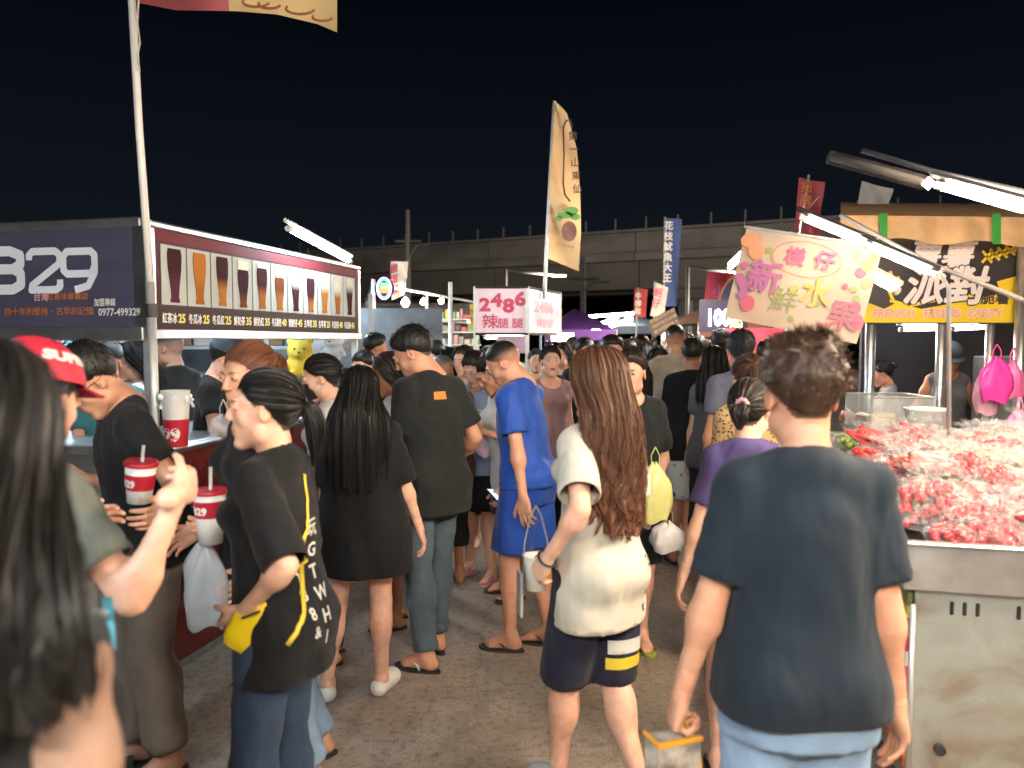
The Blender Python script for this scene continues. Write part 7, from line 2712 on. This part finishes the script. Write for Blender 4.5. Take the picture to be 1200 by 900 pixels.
# --- 12 light blue tee
C12 = person(563, 5.35, 1.61, 148, "woman in light blue tee and black shorts counting something in her hands", "f", w=1.12, lean=2, head=(2, 26), skin="fair", level=1, hair=("updo", "dark"),
             hands=(("w", 574, 494, 5.05), ("w", 556, 496, 5.0)), poles=((-.6, -.3, -1), (.6, -.3, -1)), pose=("hold", "hold"), feet=((-.13, .05), (.12, -.03)),
             top=dict(m=LBL, hem=.80, loose=.035, sl_w=.025), bottom=dict(kind="shorts", m=BLK, hem=.92, loose=.03, open_=.03), shoes=dict(kind="slide", m=SPNK), seed=19)
C14 = person(600, 4.95, 1.60, 110, "person in baggy white shirt reaching a forearm out in front of the blue shirted man", "f", lean=10, head=(10, 30), skin="mid", level=1, hair=("lowpony", "black"),
             hands=(("w", 566, 506, 4.75), (.12, .3, 1.0)), poles=((-.2, -.4, -1), (0, -.5, -1)), pose=("flat", "hold"), top=dict(m=WHT, hem=.70, loose=.05, sleeve=.9, sl_w=.03), bottom=dict(kind="shorts", m=PUR, hem=.8), shoes=dict(m=SOLE), seed=20, extra=dict(tail=.12))
# --- 13 blue man
C13 = person(618, 4.15, 1.70, 62, "man in royal blue tee and shorts with shaved sides looking down at his phone", "m", w=1.05, lean=7, head=(22, 34), skin="mid", level=0, hair=("buzz", "black"),
             hands=(("w", 614, 590, 3.93), ("w", 588, 590, 4.2)), poles=((-.5, -1, -.1), (.2, -1, -.2)), pose=("relax", "hold"), feet=((-.12, .04), (.06, -.10)), fyaw=(12, 8),
             top=dict(m=BLU, hem=.89, loose=.034, sleeve=.70, sl_w=.024, fold=.006), bottom=dict(kind="shorts", m=BLU, hem=.86, loose=.028, open_=.03), shoes=dict(kind="flipflop", m=SOLE), seed=21)
glasses(C13, mat("wire_frame", (.5, .5, .5), .3, .8))
person(545, 6.2, 1.62, 165, "young woman with long dark hair behind the light blue tee", "f", head=(-10, 6), skin="fair", level=2, hair=("long", "black"), top=dict(m=LBL), bottom=dict(kind="jeans", m=CHR), seed=22, extra=dict(hair_len=.3, gap=58))
person(527, 6.8, 1.60, 60, "woman with dark hair beside the game stall, face hidden", "f", head=(10, 6), skin="fair", level=2, hair=("long", "black"), top=dict(m=GRY), bottom=dict(kind="jeans", m=CHR), seed=23, extra=dict(hair_len=.25))
C15 = person(645, 5.9, 1.62, 188, "woman with open mouth and pulled back hair right of the blue shirted man", "f", head=(0, -4), skin="fair", level=1, hair=("bun", "dark"), mouth="open", top=dict(m=PNK, neck=.09, sleeve=.4), bottom=dict(kind="jeans", m=CHR, hem=.95), shoes=dict(m=SOLE), seed=24)
# --- 16
person(716, 5.3, 1.70, 176, "young man with black crop haircut looking over the long haired woman's head", "m", head=(8, 4), skin="mid", level=1, hair=("crop", "black"), top=dict(m=CHR), bottom=dict(kind="jeans", m=CHR, hem=.95), seed=25, shoes=dict(m=SOLE))
C16 = person(742, 4.15, 1.61, 182, "boy in dark grey tee carrying a yellow bag behind the long haired woman", "m", w=.96, head=(-22, 4), skin="fair", level=1, hair=("short", "dark"),
             hands=(("w", 772, 568, 4.0), None), poles=((-.5, -1, -.2), (0, -1, -.2)), pose=("grip", "relax"), top=dict(m=CHR, loose=.03, sleeve=.85), bottom=dict(kind="shorts", m=CHR, hem=.95, loose=.02), feet=((-.06, .02), (.12, .2)), shoes=dict(kind="slide", m=LIME), seed=26)
person(742, 5.9, 1.61, 62, "woman with long black hair in left profile behind the boy", "f", head=(14, 2), skin="fair", level=2, hair=("long", "black"), top=dict(m=CHR), bottom=dict(kind="jeans", m=CHR), seed=27, extra=dict(hair_len=.35))
C17 = person(771, 6.5, 1.60, 176, "woman with glasses and black hair left of the white tee man", "f", head=(10, 4), skin="fair", level=2, hair=("long", "black"), top=dict(m=BLK), bottom=dict(kind="jeans", m=CHR), seed=28, extra=dict(hair_len=.3, gap=58))
glasses(C17, M_BLACK)
# --- 18
person(791, 6.3, 1.80, -4, "tall man in off white tee seen from behind, walking down the aisle", "m", w=1.15, head=(-8, 2), skin="mid", level=1, hair=("buzz", "black"), top=dict(m=CRM, loose=.035), bottom=dict(kind="shorts", m=GRY, hem=.9), seed=29, face=False, shoes=dict(m=SOLE))
person(811, 5.75, 1.68, -6, "man in black tee and white printed shorts seen from behind in mid aisle", "m", w=1.10, head=(-6, 2), skin="mid", level=1, hair=("crop", "black"), top=dict(m=BLK, hem=.80, loose=.042, sleeve=.85), bottom=dict(kind="shorts", m=BWP, hem=.98, loose=.035, open_=.03), feet=((-.13, -.05), (.10, .15)), shoes=dict(kind="slide", m=SOLE), seed=30, face=False)
C19 = person(868, 4.85, 1.72, -3, "man with greying hair in lilac grey tee under the mango banner", "m", w=1.05, head=(-12, 0), skin="mid", level=1, hair=("short", "grey"), top=dict(m=LIL, loose=.03), bottom=dict(kind="shorts", m=CHR, hem=.9), seed=31, face=False, shoes=dict(m=SOLE))
person(845, 6.9, 1.75, 0, "man with round black hair in pale pink tee beneath the glowing numerals", "m", skin="mid", level=2, hair=("short", "black"), top=dict(m=PNK), bottom=dict(kind="jeans", m=CHR), seed=32, face=False)
person(838, 5.5, 1.62, -8, "woman with straight black hair between the black tee and the lilac tee", "f", skin="fair", level=2, hair=("long", "black"), top=dict(m=GRY), bottom=dict(kind="jeans", m=CHR), seed=33, face=False, extra=dict(hair_len=.35))
C20 = person(880, 3.75, 1.60, 6, "woman in leopard print blouse with brown ponytail in front of the lilac tee", "f", head=(-6, 4), skin="fair", level=1, hair=("pony", "brown"), top=dict(m=LEO, loose=.04, sleeve=1.3, hem=.78), bottom=dict(kind="jeans", m=DEN3, hem=.93), seed=34, face=False, extra=dict(tail=.26), shoes=dict(m=SOLE))
C21 = person(878, 2.85, 1.525, -12, "girl in purple tee with pink scrunchie beside the man in the navy tee", "f", w=1.0, head=(-22, 2), skin="fair", level=1, hair=("lowpony", "dark"),
             hands=((-.27, -.02, .82), None), top=dict(m=PUR, loose=.035, sleeve=.72), bottom=dict(kind="shorts", m=DEN2, hem=.6), seed=35, face=False, extra=dict(tail=.10, scrunchie=mat("scrunchie_pink", (.60, .28, .28), .8)), shoes=dict(m=SOLE))
# --- 22 the man in front
C22 = person(944, 1.74, 1.665, 0, "broad man with curly dark hair in navy tee, nearest figure at the right", "m", w=1.15, head=(0, 0), skin="mid", level=0, hair=("curly", "umber"),
             hands=((-.27, .03, .86), (.235, .0, .85)), pose=("grip", "relax"), top=dict(m=NAVY, hem=.87, loose=.020, sleeve=.78, sl_w=.024, flare=.01, fold=.007), bottom=dict(kind="jeans", m=DEN3, hem=.93, loose=.02), shoes=dict(m=SOLE), seed=36, face=False)
# --- 23 long brown wavy hair
C23 = person(704, 2.62, 1.64, 32, "woman with long wavy brown hair, cream tee and navy shorts with white and yellow stripes", "f", w=.87, head=(6, 2), skin="fair", level=0, hair=("long", "brown"),
             hands=(("w", 641, 655, 2.46), (.20, .26, 1.0)), poles=((-.4, -1, -.3), (.3, -1, -.3)), pose=("hold", "hold"), feet=((-.06, .16), (.07, -.16)), lift=(0, .05), fyaw=(6, -6),
             top=dict(m=OFFW, hem=.735, loose=.040, sleeve=.78, sl_w=.030, flare=.02, fold=.004), bottom=dict(kind="shorts", m=F("navy_jersey", (.012, .012, .028)), hem=.98, loose=.020, open_=.02), shoes=dict(kind="shoe", m=SNK), seed=37, face=False,
             extra=dict(hair_len=.54, hair_w=1.0, wavy=.8, tips=(.16, .065, .035)))
# --- vendors in the fries stall
C24 = person(1110, 6.35, 1.66, 165, "fries vendor in dark cap and grey sleeveless top behind the posts", "f", lean=6, head=(0, 22), skin="tan", level=1, hair=("lowpony", "black"), hands=((-.22, .25, 1.05), (.2, .25, 1.05)), poles=((-.6, -.4, -1), (.6, -.4, -1)), pose=("hold", "hold"),
             top=dict(m=GRY, sleeve=0, neck=.075, name="sleeveless_top"), bottom=dict(kind="jeans", m=CHR), seed=38)
cap_hat(C24, mat("cap_black", (.02, .02, .022), .7))
person(1047, 6.7, 1.50, 70, "fries stall helper in grey long sleeves working at the left window", "f", lean=6, head=(10, 16), skin="mid", level=2, hair=("updo", "black"), hands=((-.15, .35, 1.15), (.15, .35, 1.1)), poles=((0, -.5, -1),) * 2, pose=("hold", "hold"), top=dict(m=F("mid_grey", (.20, .20, .21)), sleeve=1.8), bottom=dict(kind="jeans", m=CHR), seed=39)
# --- the far crowd: heads and shoulders between the stalls
far = [(660, 7.4, 1.64, 150, "f", "long", BLK, "black haired woman right of the open mouthed woman"), (684, 7.0, 1.68, -10, "m", "short", CHR, "back of a dark haired man below the purple tent"),
       (672, 8.5, 1.70, 10, "m", "crop", TEAL, "teal shirted man under the purple tent"), (700, 8.4, 1.62, 0, "f", "bun", BLK, "woman with hair bun past the purple tent"),
       (735, 7.6, 1.66, 175, "m", "short", GRY, "man facing forward far left of the white tee man"), (757, 8.2, 1.64, 20, "f", "long", CHR, "long haired woman far behind the glasses woman"),
       (752, 9.5, 1.72, -10, "m", "short", NAVY, "navy shirted man far down the middle of the aisle"), (772, 9.0, 1.60, 170, "f", "long", PNK, "far woman in dusty pink under the tilted placard"),
       (820, 7.6, 1.70, 0, "m", "short", BLK, "dark headed man right of the tall white tee man"), (806, 8.8, 1.74, 5, "m", "crop", GRY, "tall grey shirted man beyond the black tee man"),
       (900, 5.9, 1.66, -20, "m", "short", CHR, "man behind the front man's curly hair at left"), (915, 6.8, 1.60, 20, "f", "bun", TEAL, "woman in teal below the mango banner"),
       (572, 8.2, 1.60, 30, "f", "long", BLK, "woman at the counter under the numeral sign"), (602, 8.9, 1.66, 175, "m", "short", CRM, "vendor in cream behind the numeral stall counter"),
       (415, 8.4, 1.62, 100, "f", "pony", GRY, "woman in grey far behind the menu board"), (512, 7.9, 1.66, 40, "m", "short", CHR, "man by the game stall under the bulbs"),
       (480, 8.6, 1.64, 20, "f", "bun", CHR, "woman at the game stall counter with a bun"), (725, 10.5, 1.70, 0, "m", "short", BLK, "small far figure in black past the purple tent"),
       (712, 12.0, 1.66, 170, "f", "long", CRM, "far figure in cream under the grey roof"), (742, 13, 1.70, 0, "m", "short", TEAL, "far figure in teal under the small red banner"),
       (765, 12, 1.68, 10, "f", "bun", GRY, "far figure in grey right of the warm bulb"), (785, 11, 1.72, 0, "m", "short", NAVY, "far figure in navy behind the tilted placard"),
       (690, 14, 1.68, 175, "m", "short", BRN, "far figure in brown beneath the purple tent"), (830, 10, 1.66, 0, "f", "long", BLK, "far figure in black near the price numerals"),
       (628, 7.6, 1.58, 178, "f", "pony", CRM, "short woman in cream between blue man and open mouthed woman"), (668, 12, 1.7, 0, "m", "short", GRY, "far figure in grey inside the purple tent")]
far_extra = dict(hair_len=.3, gap=58)
for i, (px, d_, H_, yw, sx_, hr, mm, lb) in enumerate(far):
    person(px, d_, H_, yw, lb, sx_, skin=("fair", "mid", "tan")[i % 3], level=3 if d_ > 7.3 else 2, hair=(hr, "black"), top=dict(m=mm), bottom=dict(kind="jeans", m=(CHR, DEN2, KHA)[i % 3], hem=.95, loose=.015), seed=50 + i, extra=far_extra,
           head=((i * 37) % 30 - 15, (i * 13) % 14 - 2), face=abs(yw) > 90, group="people in the distant crowd")

for k_, (C_, a_) in enumerate(((C2, .005), (C3, .006), (C6, .006), (C7, .007), (C9, .006), (C10, .007), (C12, .006), (C13, .008), (C16, .006), (C20, .004), (C21, .006), (C22, .006), (C23, .004))):
    tension_folds(C_, "t_shirt", k_ * 1.7, a_ * .62)

# ================================================================ prints on clothes
print_on(C10, "top", "", 0, 0, 1, mat("orange_tag", (.65, .22, .03), .6), polys=[([(0.005, 1.335), (.075, 1.345), (.07, 1.385), (0.0, 1.375)], [(0, 1, 2, 3)])], name="tag") if False else None


def patch(C, which, u0, u1, z0, z1, m, side=-1, name="patch", nu=6, nv=3, skew=0.0):
    """small sewn or printed rectangle following the cloth"""
    its = []
    for i in range(nu):
        for j in range(nv):
            q = []
            for a, b in ((i, j), (i + 1, j), (i + 1, j + 1), (i, j + 1)):
                q.append((u0 + (u1 - u0) * a / nu + skew * b / nv, z0 + (z1 - z0) * b / nv))
            its.append((q, [(0, 1, 2, 3)]))
    return print_on(C, which, "", 0, 0, 1, m, side=side, polys=its, name=name)


patch(C10, "top", -.035, .035, 1.335, 1.372, mat("orange_tag", (.65, .22, .03), .6), name="tag", skew=.006)
YLW = mat("print_yellow2", (.62, .46, .03), .6); PWH = mat("print_white", (.55, .54, .50), .6)
# lettering down the back of the profile woman's tee, with a yellow strap
print_on(C7, "top", "玩GTWH1", -.03, 1.20, .06, PWH, side=-1, vertical=True)
print_on(C7, "top", "FLY88&", -.085, 1.18, .05, PWH, side=-1, vertical=True)
mb = MB()
from mathutils.bvhtree import BVHTree
bv = BVHTree.FromPolygons([tuple(p) for p in C7["top"][0]], [tuple(map(int, q)) for q in C7["top"][1]])


def strap_on(C, pts, m, w=.012, name="bag_strap"):
    bvh = BVHTree.FromPolygons([tuple(p) for p in C["top"][0]], [tuple(map(int, q)) for q in C["top"][1]])
    out = []
    for p in pts:
        h = bvh.find_nearest(Vector(p))
        out.append(tuple((h[0] + h[1] * .004) * C["sc"]))
    MB().tube(out, w, 6, flat=.3).build(name, m, C["o"], True)


strap_on(C7, [(.07 - .27 * t_, .14 * (1 - 2 * t_) - .20 * sin(t_ * pi), 1.46 - .55 * t_) for t_ in np.linspace(0, 1, 26)], YLW, .008)
# stripes on the navy shorts
def shorts_band(C, z0, z1, m, name="stripe"):
    P, Q = C["bottom"]
    ce_ = P[Q].mean(1)
    N = vnormals(P, Q)
    hp, kn, an = C["legs"][1]
    k = (ce_[:, 2] > z0) & (ce_[:, 2] < z1) & (ce_[:, 0] > -.005 if False else ce_[:, 0] > .012)
    P2, Q2 = compact(P + N * .0022, Q[k])
    P2[:, 2] = np.where(P2[:, 2] - z0 < .007, z0, np.where(z1 - P2[:, 2] < .007, z1, P2[:, 2]))
    child(C, name, P2, Q2, m)


zz = lambda py, d_, C: (at(700, py, d_).z) / C["sc"]
shorts_band(C23, zz(766, 2.6, C23), zz(749, 2.6, C23), PWH)
shorts_band(C23, zz(785, 2.6, C23), zz(771, 2.6, C23), YLW)
print_on(C23, "top", "2 rt", .10, .95, .05, M_BLACK, side=-1, vertical=True)

# ================================================================ things in hands and on the counter
M_CUPW = mat("cup_white", (.70, .68, .62), .4); M_CUPR = mat("cup_red", (.45, .015, .03), .35); M_CLR = mat("clear_plastic", (.75, .78, .80), .15, alpha=.45, var=0)


def cup(p, h, r, label, wall=None, band=(.35, .75), straw=True, tilt=(0, 0), text="B29", yaw=0, lid=True, bandm=None):
    o = empty("drink_cup", p, yaw, label, "cup")
    o.rotation_euler = (tilt[0], tilt[1], yaw)
    wall = wall or M_CUPW
    MB().lathe([(.001, 0), (r * .74, 0), (r, h), (r * .94, h), (r * .70, .004)], 28).build("cup_wall", wall, o, True)
    if band:
        a, b = band
        q = lambda t_: r * (.74 + .26 * t_) + .0012
        MB().lathe([(q(a), h * a), (q(b), h * b)], 28).build("red_band", bandm or M_CUPR, o, True)
        if text:
            vs, fs = text_mesh(text, 1.0, bold=.05, align="CENTER")
            hh_ = h * (b - a) * .62
            P = []
            for x_, y_, _ in vs:
                z_ = h * (a + (b - a) * .24) + y_ * hh_
                rr_ = q(z_ / h) + .0012
                an_ = x_ * hh_ * 1.0 / rr_ - pi / 2
                P.append((rr_ * cos(an_), rr_ * sin(an_), z_))
            MB().add(P, fs).build("lettering", mat("cup_letter", (.78, .74, .66), .4, var=0), o)
    if lid:
        MB().lathe([(r * 1.06, h - .006), (r * 1.07, h + .004), (r * 1.0, h + .009), (r * .9, h + .006), (.001, h + .007)], 28).build("lid", M_CUPR, o, True)
    if straw:
        MB().tube([(0, 0, h * .1), (r * .12, 0, h * 1.48)], .0055, 10).build("straw", mat("straw", (.55, .50, .45), .3, alpha=.7), o, True)
    return o


yawc = lambda p: math.atan2(-p[0], p[1]) * -1
g = at(163, 588, 2.42); cup(g, .125, .048, "white cup with red lid, red label and straw held by the man with glasses", yaw=yawc(g), tilt=(0, .12))
g = at(247, 636, 2.42); c6 = cup(g, .165, .050, "tall white and red cup with straw held by the smiling woman", yaw=yawc(g), band=(.52, .84))
g = at(207, 524, 3.62); cup(g, .27, .066, "big clear tub with red printed band standing on the steel counter", wall=mat("frosted_cup", (.72, .70, .68), .35, alpha=.75), band=(.02, .50), text="B29", straw=False, lid=False, yaw=yawc(g))
o = empty("ice_pile", at(207, 470, 3.62), 0, "heap of crushed ice rising out of the big clear tub", "ice")
rnd = random.Random(2); mb = MB()
for i in range(40): blob(mb, Vector((rnd.uniform(-.06, .06), rnd.uniform(-.06, .06), rnd.uniform(-.03, .03))), rnd.uniform(.008, .018), rnd)
ob = mb.build("ice_lumps", mat("ice", (.72, .76, .80), .2), o, False); ob["kind"] = "stuff"
# clear carrier bag below the tall cup
clr = mat("thin_bag", (.62, .64, .66), .3, alpha=.42, bump=.5, bscale=14)
hang_bag(240, 634, 2.44, .15, .28, clr, "limp clear carrier bag hanging under the smiling woman's cup", seed=31)
# yellow pouch
g = at(286, 726, 2.06)
yp = empty("pouch", g, 0, "bright yellow pouch in the profile woman's hand", "pouch")
P, Q = polygonise([Loft([(-.085, .040, .008, 0), (-.06, .056, .020, 0), (.03, .058, .024, 0), (.065, .040, .016, 0), (.08, .030, .010, 0)], .01, Fr(rotm(1, .5), (.012, .02, -.02)), p=3.2)], .007)
link("pouch_body", npmesh("pouch_body", P, Q, mat("pouch_yellow", (.72, .52, .01), .4)), yp)
MB().tube([(.0, -.016, .01), (.05, -.018, .03)], .004, 5).build("zip", M_DARK, yp)


def phone(g, rot, label):
    o = empty("phone", g, 0, label, "phone"); o.rotation_euler = rot
    MB().box((-.037, -.004, -.076), (.037, .004, .076), None, .003).build("phone_body", M_BLACK, o)
    MB().box((-.034, -.0052, -.072), (.034, -.0043, .072)).build("screen", glow("phone_screen", (.55, .7, .9), .8), o)
    return o


phone(grip(C13, 1), (-.9, .2, 1.1), "dark phone in the blue shirted man's hand")
phone(grip(C10, 0), (-.9, 0, .7), "phone held low by the tall young man")
# paper cup in a handled carrier held by the cream tee woman
g = at(628, 690, 2.55)
o = empty("cup_carrier", g, .2, "white paper cup in a strapped carrier held by the cream tee woman", "cup carrier")
MB().lathe([(.001, 0), (.034, 0), (.044, .115), (.046, .118), (.041, .118)], 24).build("paper_cup", M_CUPW, o, True)
for s_ in (-1, 1):
    MB().tube([(s_ * .044, 0, .05), (s_ * .040, 0, .16), (s_ * .018, 0, .25), (0, 0, .285)], .006, 6, flat=.4).build("carrier_strap", mat("strap_tan", (.30, .24, .18), .7), o, True)
MB().box((-.058, -.02, -.09), (-.048, .045, .06), None, .003).build("hanging_card", mat("dim_silver", (.30, .29, .28), .4), o)
hair_tie = MB().tube([(0.031 * cos(a), .031 * sin(a), 0) for a in np.linspace(0, 2 * pi, 25)], .004, 6, cap=False)
B, wr = C23["hands"][0]
ht = hair_tie.build("bracelet", M_BLACK, C23["o"], True)
ht.matrix_local = Matrix.Translation(wr * C23["sc"]) @ Matrix(B).to_4x4()
# bags
hang_bag(768, 543, 3.92, .17, .30, mat("yellow_bag", (.72, .70, .26), .4, alpha=.88, bump=.5, bscale=20), "yellow plastic carrier bag hanging from the boy's arm", seed=41)
hang_bag(783, 612, 3.95, .19, .15, mat("white_bag", (.70, .66, .64), .4, alpha=.85, bump=.5, bscale=20), "white plastic bag beneath the yellow carrier bag", seed=42)
hang_bag(754, 560, 4.0, .10, .26, mat("pinkish_bag", (.65, .50, .52), .4, alpha=.85, bump=.5, bscale=20), "thin pinkish bag hanging left of the yellow bag", seed=43)
hang_bag(572, 500, 4.95, .16, .19, mat("pink_clear_bag", (.62, .45, .55), .4, alpha=.75, bump=.5, bscale=20), "pink translucent bag hanging from the light blue tee woman's hands", seed=44)
g = grip(C22, 0)
o = empty("snack_box", g, .35, "paper snack box with orange edges hanging from the navy tee man's left hand", "box")
MB().box((-.085, -.035, -.17), (.03, .035, -.03), None, .004).build("box_body", mat("print_box", (.36, .30, .25), .5, var=.6, vscale=22), o)
MB().box((-.089, -.039, -.035), (-.081, .039, -.022), None, .003).box((-.080, -.039, -.035), (.034, -.032, -.022), None, .003).box((-.080, -.031, -.0285), (.034, -.020, -.026)).build("box_rim", mat("orange_card", (.68, .30, .02), .5), o)
MB().tube([(-.02, 0, -.02), (0, 0, .01), (.03, -.02, -.06), (.035, -.03, -.14), (.025, -.03, -.17)], .012, 6, flat=.3).build("yellow_strap", mat("yellow_strap", (.70, .38, .01), .5), o, True)
# teal paper tucked at the black skirt
o = empty("lanyard", at(128, 706, 1.15), 0, "pale blue ribbon with silver clip tucked at the black skirt on the left", "ribbon")
cloth_sheet("ribbon", lambda a, b: at(118 + a * 14 * (1 - b * .85) + b * 16, 700 + b * 62, 1.14 + .01 * sin(b * 5)) - o.location, 3, 10, mat("ribbon_blue", (.12, .42, .50), .6), o)
MB().box((-.022, -.012, -.02), (.002, -.006, -.008), None, .002).build("clip", M_STEEL, o)
# bags of supplies on the drink counter
hang_bag(262, 487, 4.0, .15, .10, clr, "crumpled clear bag lying on the drink counter near the pole", seed=51)
o = empty("syrup_bottle", at(278, 512, 4.15), 0, "red squeeze bottle on the drink counter behind the smiling woman", "bottle")
MB().lathe([(.001, 0), (.04, 0), (.042, .12), (.03, .16), (.012, .18), (.006, .22), (.001, .22)], 18).build("bottle_wall", mat("bottle_red", (.50, .01, .02), .35), o, True)
MB().lathe([(.013, .176), (.014, .19), (.007, .20)], 12).build("bottle_cap", M_WHITE, o, True)
for i in range(5):
    o = empty("cup_stack", at(196 + 4, 398, 4.0), 0, "", "cups") if False else None

# stitched white lettering round the red cap
vs, fs = text_mesh("SUPER", 1.0, bold=.06)
Hf = C2["Hf"]; P = []
for x_, y_, _ in vs:
    a = radians(122) - x_ * .50
    b = radians(62) - y_ * .32
    d_ = V3(sin(b) * sin(a), sin(b) * cos(a), cos(b))
    P.append(tuple(Hf.p(HC + d_ * (HA + .0225) + V3(0, .004, .004)) * C2["sc"]))
MB().add(P, fs).build("lettering", PWH, C2["o"])
